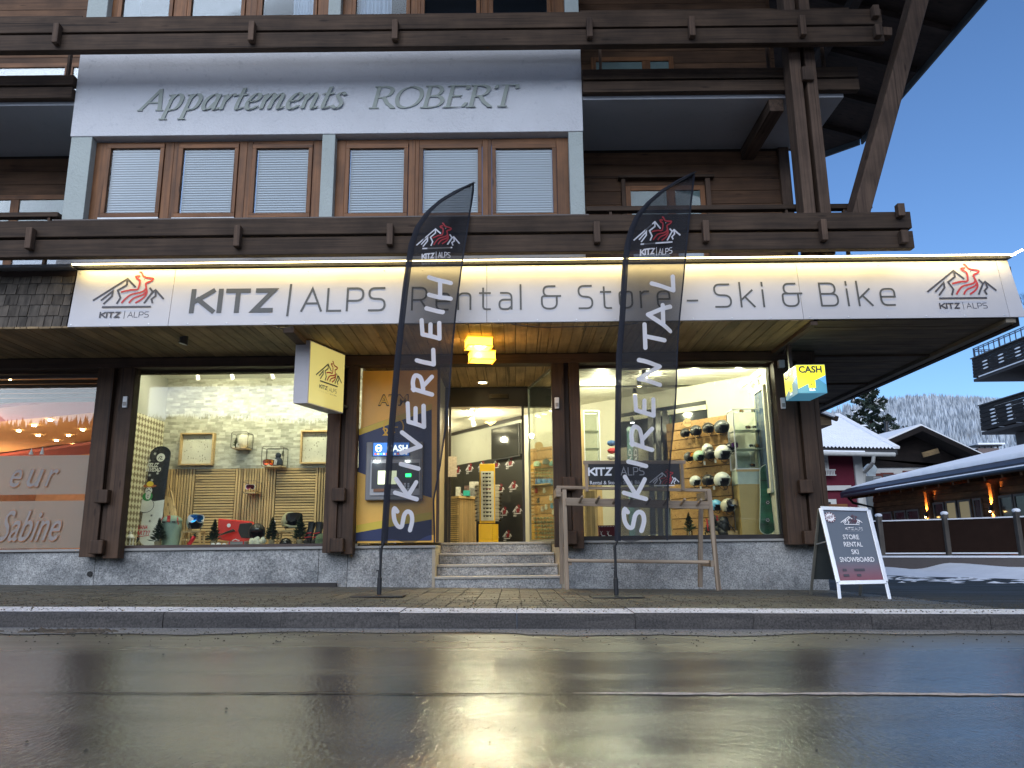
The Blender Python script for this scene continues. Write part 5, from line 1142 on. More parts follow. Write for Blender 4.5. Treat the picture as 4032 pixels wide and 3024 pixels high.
def goggles(c, w_, label, frame, lens, strapm, ry=0, parent=None):
    c = Vector(c); M_ = Matrix.Rotation(ry, 3, 'Z'); P = []
    out_ = [(-.5,.12),(-.42,.26),(-.15,.30),(.15,.30),(.42,.26),(.5,.12),(.46,-.16),(.28,-.26),(.10,-.20),(0,-.08),(-.10,-.20),(-.28,-.26),(-.46,-.16)]
    f = lambda s, off: [tuple(M_ @ Vector((u*w_*s, -.02-.16*w_*(1-(2*u)**2)*1.0-off, v*w_*s))+c) for u, v in out_]
    t = parent if parent else thing('ski_goggles', label, 'ski goggles', tuple(c))
    mb = MB(); A = [Vector(p) for p in f(1.08, 0)]; Bk = [p+M_ @ Vector((0, w_*.22, 0)) for p in A]; n = len(A); mb.v = A+Bk; mb.quadf(tuple(range(n)));
    for i in range(n): j = (i+1) % n; mb.quadf((i, n+i, n+j, j))
    mb.build('goggle_frame' if parent else 'frame', frame, t, sm=False); mb = MB(); A = [Vector(p) for p in f(.92, .006)]; ctr = sum(A, Vector())/len(A)+M_ @ Vector((0, -.01, 0)); mb.v = A+[ctr]
    for i in range(n): mb.quadf((i, (i+1) % n, n))
    mb.build('goggle_lens' if parent else 'lens', lens, t, sm=True)
    if strapm: 
        mb = MB(); e = [M_ @ Vector((w_*.5*math.cos(a_), w_*.05+w_*.42*math.sin(a_), .02))+c for a_ in fr(0, math.pi, 14)]
        for q in e: mb.v += [q+Vector((0,0,-w_*.11)), q+Vector((0,0,w_*.11))]
        for i in range(14): mb.quadf((2*i, 2*i+2, 2*i+3, 2*i+1))
        mb.build('strap', strapm, t)
    return t
def lensm(name, c1, c2):
    m, n, o = nodes(name); b = bsdf(n, c1, .08, .75); t = noise(n, coords(n), 9, 3); r = ramp(n, t.outputs[0], [(.4, c1), (.6, c2)]); n.links.new(r.outputs[0], b.inputs[0]); n.links.new(b.outputs[0], o.inputs[0]); return m
LRED = lensm('red mirror lens', (.75,.10,.03), (.85,.42,.04)); LBLUE = lensm('blue mirror lens', (.02,.08,.55), (.03,.38,.85)); LDK = lensm('dark mirror lens', (.10,.03,.02), (.35,.12,.03)); LGOLD = lensm('chrome lens', (.55,.42,.28), (.8,.8,.8))
goggles((a.x+.085, YD-.17, a.z+.06), .15, 'red mirrored ski goggles lying beside the navy beanie', plain('dark red rubber', (.12,.01,.01), .5), LRED, plain('maroon strap', (.15,.01,.015), .7), .5)
fir(a.x+.25, YD-.06, a.z+.16, .09, 'sprig of fir with a white flower behind the navy beanie', None, False, 'fir_sprig')
a, b = wire_shelf(955, 1012, 1893, 1942, 'lower wire box shelf with white wraparound sunglasses')
t = goggles((a.x+.085, YD-.17, a.z+.085), .125, 'white wraparound sunglasses with dark red lenses on the lower wire shelf', WHITE, lensm('plum lens', (.12,.01,.03), (.2,.02,.03)), None, .35); t.name = 'sunglasses'; t['category'] = 'sunglasses'
# snowboard
def board_outline(w_, h_, n=14):
    P = []
    for i in range(n+1): a_ = math.pi*i/n; P.append((w_/2*math.cos(a_), h_-w_*.42+w_*.42*math.sin(a_)))
    P += [(-w_/2*.93, h_*.5)]
    for i in range(n+1): a_ = math.pi+math.pi*i/n; P.append((w_/2*math.cos(a_), w_*.42+w_*.42*math.sin(a_)))
    P += [(w_/2*.93, h_*.5)]; return P
YS = 10.42; s0 = at(585, 2150, YS); s1 = at(588, 1757, YS+.12); SWd = at(627, 1900, YS).x-at(545, 1900, YS).x; SH = s1.z-s0.z
sbd = thing('snowboard', 'upright snowboard, black top reading FELIZ NAVIDAD and a snowman in a sombrero', 'snowboard', tuple(s0))
SBm = lambda u, v, k=0: (s0.x+u, YS+.12*v/SH-k, s0.z+v)
mb = MB(); mb.prism(board_outline(SWd, SH), lambda u, v, k: SBm(u, v, -k), .012); mb.build('deck', plain('black board sheet', (.012,.014,.016), .25), sbd)
sy = lambda py: (at(585, py, YS+.05).z-s0.z); sxx = lambda px: at(px, 1950, YS+.05).x-s0.x
mb = MB(); H5 = sy(1965)
low = [(x, min(y, H5)) for x, y in board_outline(SWd*.98, SH*.995) if y < H5]; low = [p for p in low]; mb.poly([SBm(u, v, .002) for u, v in [(SWd*.48, H5-.01), (0, H5-.03), (-SWd*.48, H5)]+[(x, y) for x, y in board_outline(SWd*.985, SH) if y < SH*.45]], 0)
mb.text('FELIZ', SBm, sxx(562), sxx(607), sy(1838), sy(1822)-sy(1838), 0, bold=.03, shear=.2, lay=.002); mb.text('NAVIDAD', SBm, sxx(553), sxx(618), sy(1856), sy(1841)-sy(1856), 0, bold=.03, shear=.2, lay=.002)
mb.text('JUANA', SBm, sxx(553), sxx(596), sy(2083), .05, 1, bold=.02, shear=.2, lay=.004); mb.text('PARTY?', SBm, sxx(546), sxx(606), sy(2106), .055, 1, bold=.02, shear=.2, lay=.004); mb.ribbon([(sxx(548), sy(2116)), (sxx(606), sy(2108))], .008, SBm, 1, .004)
for px, py in ((568,1770),(588,1785),(570,1812),(608,1863),(560,1880),(578,1870),(590,1890),(560,2035),(606,2030),(602,2052),(568,2122)):
    col = 0 if py < 1960 else 2
    for a_ in (0, 1.05, 2.1): mb.ribbon([(sxx(px)-.02*math.cos(a_), sy(py)-.02*math.sin(a_)), (sxx(px)+.02*math.cos(a_), sy(py)+.02*math.sin(a_))], .005, SBm, col, .003+a_*.0003)
def disc(cx_, cy_, r1, r2, col, lay, n=20): mb.poly([SBm(cx_+r1*math.cos(t), cy_+r2*math.sin(t), lay) for t in fr(0, 6.283, n)[:-1]], col)
disc(sxx(613), sy(1800), .058, .058, 0, .002); mb.ribbon(smooth([(sxx(603), sy(1808)), (sxx(610), sy(1796)), (sxx(618), sy(1798)), (sxx(612), sy(1806)), (sxx(622), sy(1808))]), .009, SBm, 2, .004)
disc(sxx(553), sy(2125), .05, .05, 2, .004); mb.ribbon([(sxx(546), sy(2130)), (sxx(560), sy(2120))], .009, SBm, 0, .005)
# snowman drawing
disc(sxx(578), sy(1990), .115, .10, 2, .004); disc(sxx(578), sy(1990), .108, .094, 0, .005); disc(sxx(581), sy(1955), .07, .06, 3, .006); disc(sxx(583), sy(1950), .036, .06, 0, .007); disc(sxx(583), sy(1932), .048, .052, 0, .008)
disc(sxx(583), sy(1913), .098, .022, 5, .009); disc(sxx(585), sy(1905), .048, .036, 4, .010); mb.ribbon([(sxx(575), sy(1936)), (sxx(583), sy(1930)), (sxx(592), sy(1936))], .009, SBm, 2, .011)
for q in (1924,): disc(sxx(577), sy(q), .007, .008, 2, .011); disc(sxx(590), sy(q), .007, .008, 2, .011)
for q in (1950, 1958, 1968): disc(sxx(583), sy(q), .008, .008, 2, .011)
disc(sxx(553), sy(1936), .02, .022, 1, .007)
mb.build('board_print', [plain('white board print', (.75,.76,.70), .3), plain('red board print', (.6,.04,.05), .4), plain('charcoal board print', (.03,.035,.04), .4), plain('green board print', (.03,.28,.06), .4), plain('yellow board print', (.85,.62,.04), .4), plain('brown board print', (.42,.13,.03), .4)], sbd)
# deck chair
dc = thing('wooden_sledge', 'wooden sledge with slatted seat leaning behind the green backpack', 'sledge', tuple(at(660, 2130, 10.6)))
for p1, p2 in (((630, 1925), (668, 2150)), ((673, 1935), (716, 2150))): MB().bar(at(*p1, 10.75), at(*p2, 10.5), .026, .03).build('runner', OAKZ, dc, bevel=.003)
a, b, c, d = at(636, 1950, 10.72), at(676, 1958, 10.72), at(702, 2080, 10.56), at(660, 2085, 10.56)
for i in range(5): t0, t1 = i/5+.01, (i+1)/5-.005; MB().prism([(0,0),(1,0),(1,1),(0,1)], lambda u, v, k, t0=t0, t1=t1: lerp(lerp(a, d, v), lerp(b, c, v), t0+(t1-t0)*u)+Vector((0, -k, 0)), .008).build('seat_slat', OAKZ, dc)
MB().bar(at(618, 2000, 10.8), at(676, 1999, 10.75), .018, .018).bar(at(622, 1990, 10.9), at(612, 2140, 10.8), .022, .02).bar(at(640, 1990, 10.9), at(605, 2140, 10.88), .02, .02).build('cross_rail', OAKZ, dc)
# backpack
YB2 = 10.36; bpk = thing('backpack', 'sage green backpack with red straps and buckles in the left window', 'backpack', tuple(at(675, 2148, YB2)))
SAGE = plain('sage green fabric', (.27,.36,.28), .8, var=.12, bumpy=.4, bscale=14)
c = at(675, 2090, YB2); wb = at(712, 2090, YB2).x-at(638, 2090, YB2).x; hb = at(675, 2030, YB2).z-at(675, 2150, YB2).z; z0 = at(675, 2150, YB2).z
mb = MB(); N = 20
for i in range(13):
    v = i/12; zz = z0+hb*v; s = (.86+.16*math.sin(v*3.0))*(1 if v < .8 else math.sqrt(max(.02, 1-((v-.8)/.205)**2)))
    for k in range(N): a_ = 2*math.pi*k/N; q = 2.6; cx_, sy_ = math.cos(a_), math.sin(a_); rr = (abs(cx_)**q+abs(sy_)**q)**(-1/q); mb.v.append(Vector((c.x+wb/2*s*cx_*rr, YB2+.09*s*sy_*rr+random.uniform(-.004,.004), zz)))
for i in range(12):
    for k in range(N): k2 = (k+1) % N; mb.quadf((i*N+k, i*N+k2, (i+1)*N+k2, (i+1)*N+k))
mb.quadf(tuple(12*N+k for k in range(N))); mb.build('bag_body', SAGE, bpk, sm=True)
mb = MB()
for i in range(7):
    v = i/6; 
    for k in range(N): a_ = 2*math.pi*k/N; q = 2.4; s = 1.04*math.sqrt(1-(v*.93)**2); cx_, sy_ = math.cos(a_), math.sin(a_); rr = (abs(cx_)**q+abs(sy_)**q)**(-1/q); mb.v.append(Vector((c.x+wb/2*s*cx_*rr, YB2-.005+.10*s*sy_*rr, z0+hb*.80+hb*.20*v)))
for i in range(6):
    for k in range(N): k2 = (k+1) % N; mb.quadf((i*N+k, i*N+k2, (i+1)*N+k2, (i+1)*N+k))
mb.build('top_lid', SAGE, bpk, sm=True)
REDW = plain('red webbing', (.55,.03,.03), .7)
bx(c.x-.022, YB2-.112, z0+hb*.78, c.x+.018, YB2-.104, z0+hb*.99).build('red_strap', REDW, bpk); bx(c.x-.018, YB2-.118, z0+hb*.80, c.x+.014, YB2-.112, z0+hb*.86).build('buckle', plain('orange red tab', (.7,.12,.05), .4), bpk)
for s in (-1, 1): MB().tube([(c.x+s*wb*.47, YB2-.07, z0+hb*.70), (c.x+s*wb*.44, YB2-.095, z0+hb*.82), (c.x+s*wb*.40, YB2-.07, z0+hb*.93)], .006, 6).build('strap', REDW, bpk); bx(c.x+s*wb*.26-.02, YB2-.108, z0+hb*.76, c.x+s*wb*.26+.02, YB2-.10, z0+hb*.80).build('side_buckle', BLACK, bpk)
# helmets
def helmet(c, r, rz, label, col, group=None, gog=None, gstrap=None, liner=None, tagc=None, front=-1, rim=None, chin=False):
    """c = centre of the shell; front looks to the street turned by rz"""
    t = thing('helmet', label, 'helmet', tuple(c), group); M_ = Matrix.Rotation(rz, 3, 'Z'); C0 = Vector(c)
    def keep(d): return not (d[2] < -.62 or (d[1] < -.15 and d[2] < .18 and abs(d[0]) < .74) or (d[2] < -.12 and d[1] < -.45))
    mb = MB(); mb.ell((0,0,0), (r*.86, r*1.05, r*.95), 0, 28, 18, keep)
    mb.v = [M_ @ v+C0 for v in mb.v]; o = mb.build('shell', col, t, sm=True, solid=-.008)
    mb = MB().ell((0,.004,.0), (r*.80, r*.94, r*.88), 0, 16, 10, lambda d: d[2] > -.75 and not (d[1] < -.5 and d[2] < .12)); mb.v = [M_ @ v+C0 for v in mb.v]; mb.build('liner', liner or plain('charcoal liner', (.03,.03,.033), .9), t, sm=True)
    mb = MB(); e = [M_ @ Vector((r*.90*math.sin(a_), -r*(.30+.82*math.cos(a_))*1.0, r*(.20-.02*abs(a_))))+C0 for a_ in fr(-1.25, 1.25, 14)]
    for q in e: mb.v += [q, q+Vector((0, 0, r*.09))]
    for i in range(14): mb.quadf((2*i, 2*i+2, 2*i+3, 2*i+1))
    mb.build('brim', rim or col, t, solid=.006)
    mb = MB()
    for k in (-1, 0, 1):
        for j in (0, 1): 
            th = .62+.34*j; a_ = -math.pi/2+k*.50; p = Vector((r*.875*math.sin(th)*math.cos(a_), r*1.065*math.sin(th)*math.sin(a_), r*.962*math.cos(th))); q = M_ @ p+C0; n_ = (M_ @ p).normalized(); s1_ = Vector((0,0,1)).cross(n_).normalized()*r*.05; s2_ = n_.cross(s1_).normalized()*r*.11
            mb.v += [q+n_*.002-s1_-s2_, q+n_*.002+s1_-s2_, q+n_*.002+s1_+s2_, q+n_*.002-s1_+s2_]; b_ = len(mb.v)-4; mb.quadf((b_, b_+1, b_+2, b_+3))
    mb.build('vents', BLACK, t, kind='stuff')
    mb = MB(); mb.tube([M_ @ Vector((-r*.78, -.0, -r*.40))+C0, M_ @ Vector((-r*.45, -r*.25, -r*1.05))+C0, M_ @ Vector((r*.1, -r*.35, -r*1.22))+C0, M_ @ Vector((r*.55, -r*.2, -r*.95))+C0, M_ @ Vector((r*.78, 0, -r*.40))+C0], .0045, 6); mb.build('chin_strap', BLACK, t)
    bxm = MB().box(-r*.16, -r*1.085, r*.30, r*.16, -r*1.04, r*.42); bxm.v = [M_ @ v+C0 for v in bxm.v]; bxm.build('badge', plain('pale badge', (.5,.5,.48), .4), t)
    if chin: MB().tube([M_ @ Vector((-r*.80, -r*.35, -r*.35))+C0, M_ @ Vector((-r*.45, -r*.95, -r*.55))+C0, M_ @ Vector((0, -r*1.15, -r*.58))+C0, M_ @ Vector((r*.45, -r*.95, -r*.55))+C0, M_ @ Vector((r*.80, -r*.35, -r*.35))+C0], r*.14, 10).build('chin_guard', col, t, sm=True)
    if gog: goggles(tuple(M_ @ Vector((0, -r*.82, r*.36))+C0), r*1.62, '', WHITE if gog is LBLUE else BLACK, gog, None, rz, parent=t)
    if gstrap: pass
    if tagc:
        q = M_ @ Vector((r*.35, -r*.9, -r*1.15))+C0; MB().box(q.x-r*.16, q.y, q.z-r*.35, q.x+r*.16, q.y+.003, q.z+r*.25).build('price_tag', tagc, t)
    return t
def stool(px0, px1, ptop, Y, label):
    a = at(px0, ptop, Y); b = at(px1, ptop, Y); t = thing('stool', label, 'stool', ((a.x+b.x)/2, Y, FLOOR), 'wooden stools in the window'); zf = .59
    MB().box(a.x, Y-.09, a.z-.028, b.x, Y+.09, a.z).build('seat', OAKX, t, bevel=.006)
    for x in (a.x+.02, b.x-.02):
        for y in (Y-.07, Y+.07): MB().bar((x, y, a.z-.03), (x+(.02 if x > (a.x+b.x)/2 else -.02), y, zf), .022, .022).build('leg', OAKZ, t)
    MB().bar((a.x+.02, Y-.07, a.z-.12), (b.x-.02, Y-.07, a.z-.12), .016, .016).build('stretcher', OAKX, t); return a.z
TAG = plain('white price tag', (.75,.75,.68), .6)
z = stool(722, 800, 2090, 10.45, 'wooden stool carrying the grey helmet with blue goggles')
c = at(768, 2054, 10.43); helmet((c.x, 10.43, z+.108), .118, R(28), 'pale grey green helmet with blue mirrored goggles on the left stool', plain('pale grey green shell', (.38,.44,.38), .35), gog=LBLUE, liner=plain('grey liner', (.12,.12,.12), .8))
z = stool(1098, 1166, 2088, 10.5, 'wooden stool carrying the cream full face helmet')
c = at(1144, 2050, 10.48); helmet((c.x, 10.48, z+.115), .13, R(42), 'cream and black full face helmet on the right stool', plain('olive cream shell', (.40,.38,.24), .3), gog=plain('black goggle strap', (.02,.02,.02), .4), chin=True)
c = at(1012, 2092, 10.3); helmet((c.x, 10.3, c.z-.01), .115, R(18), 'matt black helmet low in the window beside the red sledge', plain('matt black shell', (.016,.016,.017), .5), liner=plain('dark red liner', (.06,.01,.01), .8))
c = at(1125, 2138, 10.25); helmet((c.x, 10.25, c.z-.02), .085, R(10), 'glossy black helmet peeking over the sill beneath the cream helmet', plain('gloss black shell', (.012,.012,.013), .15))
# thermos bottle
a, b = at(742, 2148, 10.25), at(768, 2108, 10.25); MBt = MB().tube([a, lerp(a, b, .86), lerp(a, b, .93)], [.028, .028, .016], 14); t = thing('drinking_bottle', 'shiny red metal drinking bottle leaning against the left stool', 'bottle', tuple(a)); MBt.build('body', plain('red metallic', (.55,.02,.03), .2, .5), t, sm=True); MB().tube([lerp(a, b, .93), lerp(a, b, 1.06)], .018, 12).build('cap', BLACK, t)
for i, (px, h_, Y, lb) in enumerate(((620, .36, 10.2, 'potted mini fir at the left, in front of the backpack'), (840, .34, 10.25, 'potted mini fir between the helmet stool and red sledge'), (1068, .36, 10.22, 'potted mini fir just right of the black helmet'), (1180, .38, 10.3, 'potted mini fir in front of the cream helmet'))):
    p = at(px, 2150, Y); fir(p.x, Y, .592, h_, lb, 'mini firs along the window')
p = at(1075, 2060, 10.3); tag(MB().ell((p.x, 10.3, p.z), (.018,.01,.035), 0, 8, 6).ell((p.x+.012, 10.3, p.z+.02), (.02,.01,.02), 0, 8, 6).build('white_flower', WHITEINK, None, loc=tuple(p)), 'white paper flower behind the third mini fir', 'decoration')
# red sledge with black cover
rs = thing('plastic_sledge', 'bright red moulded plastic sledge standing on end with a black handle', 'sledge', tuple(at(930, 2140, 10.55)))
P = [at(x, y, 10.55) for x, y in ((857,2041),(985,2052),(1000,2075),(990,2125),(940,2135),(855,2125))]
mb = MB(); mb.prism([(p.x, p.z) for p in P], lambda u, v, k: (u, 10.55+k, v), .14); mb.build('hull', REDP, rs, bevel=.02)
P = [at(x, y, 10.54) for x, y in ((945,2062),(990,2058),(1010,2085),(1000,2120),(950,2118),(938,2090))]; mb = MB(); mb.prism([(p.x, p.z) for p in P], lambda u, v, k: (u, 10.52+k, v), .03); mb.build('black_pad', plain('black fabric', (.02,.02,.02), .8), rs, bevel=.01)
MB().tube([at(862, 2108, 10.5), at(890, 2098, 10.48), at(918, 2088, 10.48), at(925, 2092, 10.5)], [.008,.016,.02,.01], 8).build('handle', plain('black handle', (.03,.03,.025), .3), rs); p = at(901, 2069, 10.545); MB().lathe([(.026, 0), (.026, .004), (0, .005)], (p.x, 10.547, p.z), 18, 0, Matrix.Rotation(math.pi/2, 3, 'X')).build('round_badge', WHITEINK, rs)
p = at(934, 2140, 10.2); gb_ = thing('gift_box', 'flat grey gift box with red ribbon bands at the sill', 'box', (p.x, 10.2, .59)); a, b = at(898, 2148, 10.15), at(968, 2132, 10.15); bx(a.x, 10.12, .592, b.x, 10.26, b.z).build('box', plain('grey gift paper', (.22,.22,.23), .6), gb_, bevel=.004)
for q in (.08, .88): bx(a.x+(b.x-a.x)*q, 10.115, .593, a.x+(b.x-a.x)*(q+.07), 10.265, b.z+.002).build('ribbon', REDW, gb_)
MB().tube([(a.x+.05, 10.15, b.z+.01), (a.x+.1, 10.13, b.z+.03), (a.x+.14, 10.15, b.z+.01)], .006, 5).tube([(a.x+.1, 10.17, b.z+.02), (a.x+.15, 10.13, b.z+.015)], .005, 5).build('bow', WHITEINK, gb_)
p = at(1006, 2140, 10.18); mb = MB()
for i in range(16): mb.ell((p.x+random.uniform(-.10,.10), 10.18+random.uniform(-.03,.03), .60+random.uniform(0,.07)), random.uniform(.02,.045), 0, 8, 6, jit=.15)
tag(mb.build('white_fleece', plain('white fleece', (.72,.72,.60), .9, bumpy=.6, bscale=30), None, loc=(p.x, 10.18, .59)), 'crumpled white fleece glove on the sill under the black helmet', 'gloves')
p = at(1230, 2140, 10.3); bt = thing('ski_boots', 'pair of black ski boots with red details at the window end', 'ski boots', (p.x, 10.3, .59)); BB = plain('black boot plastic', (.02,.02,.022), .35)
for dx in (-.06, .05): MB().tube([(p.x+dx+.0, 10.34, .60), (p.x+dx, 10.34, .70), (p.x+dx+.02, 10.36, .80), (p.x+dx+.03, 10.37, .88)], [.045,.048,.045,.052], 10).ell((p.x+dx-.01, 10.28, .625), (.042,.10,.038), 0, 12, 8).build('boot_shell', BB, bt); MB().bar((p.x+dx-.045, 10.29, .73), (p.x+dx+.045, 10.29, .745), .012, .012).bar((p.x+dx-.045, 10.28, .68), (p.x+dx+.045, 10.28, .69), .012, .012).build('buckle', REDW, bt)
p = at(1268, 2135, 10.2); tag(MB().ell((p.x, 10.22, .64), (.10,.07,.09), 0, 14, 9, jit=.04).build('green_beanie', plain('olive knit', (.10,.14,.08), .9, bumpy=.5), None, loc=(p.x, 10.22, .59)), 'olive green knitted hat lying beside the ski boots', 'hat')
p = at(512, 2120, 10.2); ln = thing('lantern', 'white metal lantern in the lower left corner of the window', 'lantern', (p.x, 10.2, .59))
MB().lathe([(.055, 0), (.058, .012), (.05, .014)], (p.x, 10.2, .592), 10).build('base', WHITE, ln); MB().lathe([(.058, .095), (.055, .11), (.02, .15), (.008, .152), (.02, .165), (.018, .175), (0, .18)], (p.x, 10.2, .60), 12).build('roof', WHITE, ln)
for k in range(6): a_ = k*1.047; MB().bar((p.x+.048*math.cos(a_), 10.2+.048*math.sin(a_), .605), (p.x+.048*math.cos(a_), 10.2+.048*math.sin(a_), .70), .009, .009).build('post', WHITE, ln)
MB().tube([(p.x-.03, 10.2, .775), (p.x-.03, 10.2, .81), (p.x, 10.2, .83), (p.x+.03, 10.2, .81), (p.x+.03, 10.2, .775)], .003, 5).build('handle', WHITE, ln)
for px, r_ in ((838, .02), (860, .024), (882, .018)): p = at(px, 2146, 10.12); tag(MB().ell((p.x, 10.12, .605), (r_*1.4, r_, r_*.8), 0, 8, 6, jit=.08).build('pebble', WHITEINK, None, loc=(p.x, 10.12, .59)), 'small white pebble on the sill between fir and gift box', 'pebble', 'white pebbles on the sill')
# ------------------------------------------------------------------ main shop room
CEIL = 2.93
mb = MB()
y = 11.45; 
while y < 19.5: mb.box(-2.9, y, CEIL, 3.45, y+.075, CEIL+.02).box(-2.9, y+.075, CEIL+.018, 3.45, y+.10, CEIL+.03); y += .10
room_part('grooved_ceiling', mb, plain('white grooved ceiling', (.62,.60,.50), .5), kind='stuff')
mb = MB(); y = 10.15
while y < 11.45: mb.box(.72, y, CEIL, 3.45, y+.075, CEIL+.02).box(.72, y+.075, CEIL+.018, 3.45, y+.10, CEIL+.03); y += .10
room_part('grooved_ceiling', mb, plain('white grooved ceiling', (.62,.60,.50), .5), kind='stuff')
room_part('shop_floor', bx(-2.9, 10.8, .50, 3.45, 19, .598), plain('shop floor tiles', (.22,.20,.16), .35))
room_part('shop_floor', bx(.72, 10.31, .50, 3.45, 10.8, .598), plain('shop floor tiles', (.22,.20,.16), .35))
S1a, S1b = Vector((-2.75, 18.2, 0)), Vector((.19, 14.0, 0)); S2a, S2b = S1b.copy(), Vector((3.47, 10.78, 0))
def wallm(a, b):
    d = (b-a); L_ = d.length; d.normalize(); n = Vector((d.y, -d.x, 0)); 
    if n.y > 0: n = -n
    return (lambda u, v, k=0: a+d*u+Vector((0, 0, v))+n*k), L_, n, d
W1, L1, N1, D1 = wallm(S1a, S1b); W2, L2, N2, D2 = wallm(S2a, S2b)
def wbox(Wm, u0, u1, z0, z1, k0, k1): 
    mb = MB(); mb.prism([(u0, z0), (u1, z0), (u1, z1), (u0, z1)], lambda u, v, k: Wm(u, v, k0+k), k1-k0); return mb
def hitw(px, py, a, n): d = ray(px, py); t = (a-Vector((0,0,CAMH))).dot(n)/d.dot(n); return d*t+Vector((0,0,CAMH))
def uw(px, py, a, n, d, off=0): p = hitw(px, py, a+n*off, n); return (p-a).dot(d), p.z
room_part('diagonal_wall', wbox(W1, 0, L1, 2.22, CEIL, 0, -.1), WALLG); room_part('wallpaper_wall', wbox(W1, 0, L1, .6, 2.218, .004, -.1), plain('charcoal wallpaper', (.022,.021,.018), .35))
room_part('diagonal_wall', wbox(W2, 0, L2, .6, CEIL, 0, -.1), CREAM)
room_part('cable_duct', wbox(W1, 0, L1, CEIL-.07, CEIL-.01, .001, .05), DKFRAME)
room_part('room_side_wall', bx(3.45, 10.1, .6, 3.48, 19, 3.0), CREAM); room_part('room_side_wall', bx(-2.95, 11.0, .6, -2.9, 19, 3.0), CREAM)
mb = MB(); lay = .008; WP = [WHITEINK, plain('dark red wallpaper print', (.22,.012,.02), .5)]
LG = [(180,825,80),(315,800,92),(455,775,95),(612,760,100),(768,742,108),(925,720,112),(520,1050,95),(660,1030,100),(808,1000,108),(965,985,110),(550,1310,98),(702,1290,105),(855,1272,112),(1010,1260,112),(600,1565,100),(740,1550,105),(900,1545,112),(1040,1530,112),(200,1090,85),(330,1070,90)]
for lx_, ly_, lw_ in LG:
    u0, z0 = uw(1740+(lx_-lw_/2)/2.861, 1570+(ly_+28)/2.861, S1a, N1, D1); u1, _ = uw(1740+(lx_+lw_/2)/2.861, 1570+(ly_+28)/2.861, S1a, N1, D1)
    if u1 > L1-.02 or u0 < .05 or z0 < .62: continue
    logo(mb, W1, u0, z0, u1-u0, 0, 1, .008, caption=True, thick=1.3, solid_red=True)
mb.build('wallpaper_emblems', WP, B_, kind='stuff')
# television
u0, z1 = uw(1935, 1690, S1a, N1, D1, .08); u1, z2 = uw(2068, 1792, S1a, N1, D1, .08); tv = thing('television', 'large dark flat screen mounted on the slanting wall above the wallpaper', 'television', tuple(W1((u0+u1)/2, (z1+z2)/2, .05)))
wbox(W1, u0, min(u1, L1), z2, z1+.0, .05, .09).build('screen_case', BLACK, tv, bevel=.004); wbox(W1, u0+.02, min(u1, L1)-.02, z2+.02, z1-.02, .091, .093).build('screen', plain('dark glossy screen', (.012,.012,.012), .08), tv)
# track spotlights over the counter
for i, (px, py) in enumerate(((1841,1605),(1860,1609),(1852,1623),(1848,1634),(1865,1630),(1858,1650))):
    p = atz(px, py, CEIL-.16); t = thing('track_spotlight', 'bright white ceiling spotlight seen through the open shop door', 'spotlight', tuple(p), 'cluster of spotlights over the counter')
    MB().tube([p+Vector((0,.05,.09)), p], [.03, .042], 12).build('housing', WHITE, t); MB().lathe([(.04, -.002), (0, -.004)], p, 12).build('lens', emis('spotlight lens glow', (1,.93,.70), 26), t)
p = atz(1866, 1676, CEIL-.2); t = thing('track_spotlight', 'unlit white ceiling spotlight below the bright cluster inside the door', 'spotlight', tuple(p)); MB().tube([p+Vector((-.03,.03,.12)), p], [.035, .045], 12).build('housing', WHITE, t); MB().tube([p+Vector((-.03,.03,.12)), p+Vector((-.04,.03,.2))], .01, 6).build('stem', WHITE, t)
# counter
YC = 14.0; co = thing('shop_counter', 'oak slatted shop counter with pale top just inside the door', 'counter', tuple(at(1810, 2130, YC)))
cA = at(1745, 1960, YC+.5); cB = at(1806, 1952, YC); cC = at(1875, 1960, YC+.35); ct = cB.z
mb = MB(); mb.prism([(cA.x, cA.y), (cB.x, cB.y-.03), (cC.x+.03, cC.y), (cC.x+.03, cC.y+.8), (cA.x, cA.y+.8)], lambda u, v, k: (u, v, ct-.045+k), .045); mb.build('counter_top', OAKX, co, bevel=.004)
mb = MB(); mb.prism([(cA.x+.03, cA.y+.05), (cB.x, cB.y+.05), (cC.x, cC.y+.05), (cC.x, cC.y+.7), (cA.x+.03, cA.y+.7)], lambda u, v, k: (u, v, .60+k), ct-.65); mb.build('counter_core', BLACK, co)
k = 22; hh_ = (ct-.66)/k
for i in range(k): z = .61+i*hh_; MB().bar((cA.x+.03, cA.y+.03, z+hh_*.4), (cB.x-.01, cB.y+.035, z+hh_*.4), .02, hh_*.72).build('slat', OAKX, co)
k = 12
for i in range(k): t_ = (i+.5)/k; p = lerp(Vector((cB.x, cB.y+.03, 0)), Vector((cC.x, cC.y+.03, 0)), t_); MB().bar((p.x, p.y, .61), (p.x, p.y, ct-.05), .022, .02).build('slat', OAKZ, co)
def cbox(px0, px1, py0, py1, Y, nm, lb, cat, mat): a, b = at(px0, py1, Y), at(px1, py0, Y); a.z = ct+.001; return tag(bx(a.x, Y, a.z, b.x, Y+.1, b.z).build(nm, mat, None, loc=(a.x, Y, a.z), bevel=.003), lb, cat)
cbox(1794, 1813, 1917, 1952, 14.15, 'leaflet_holder', 'white leaflet holder on the left end of the counter', 'leaflet holder', plain('white leaflets', (.6,.6,.55), .5, var=.3, scale=40))
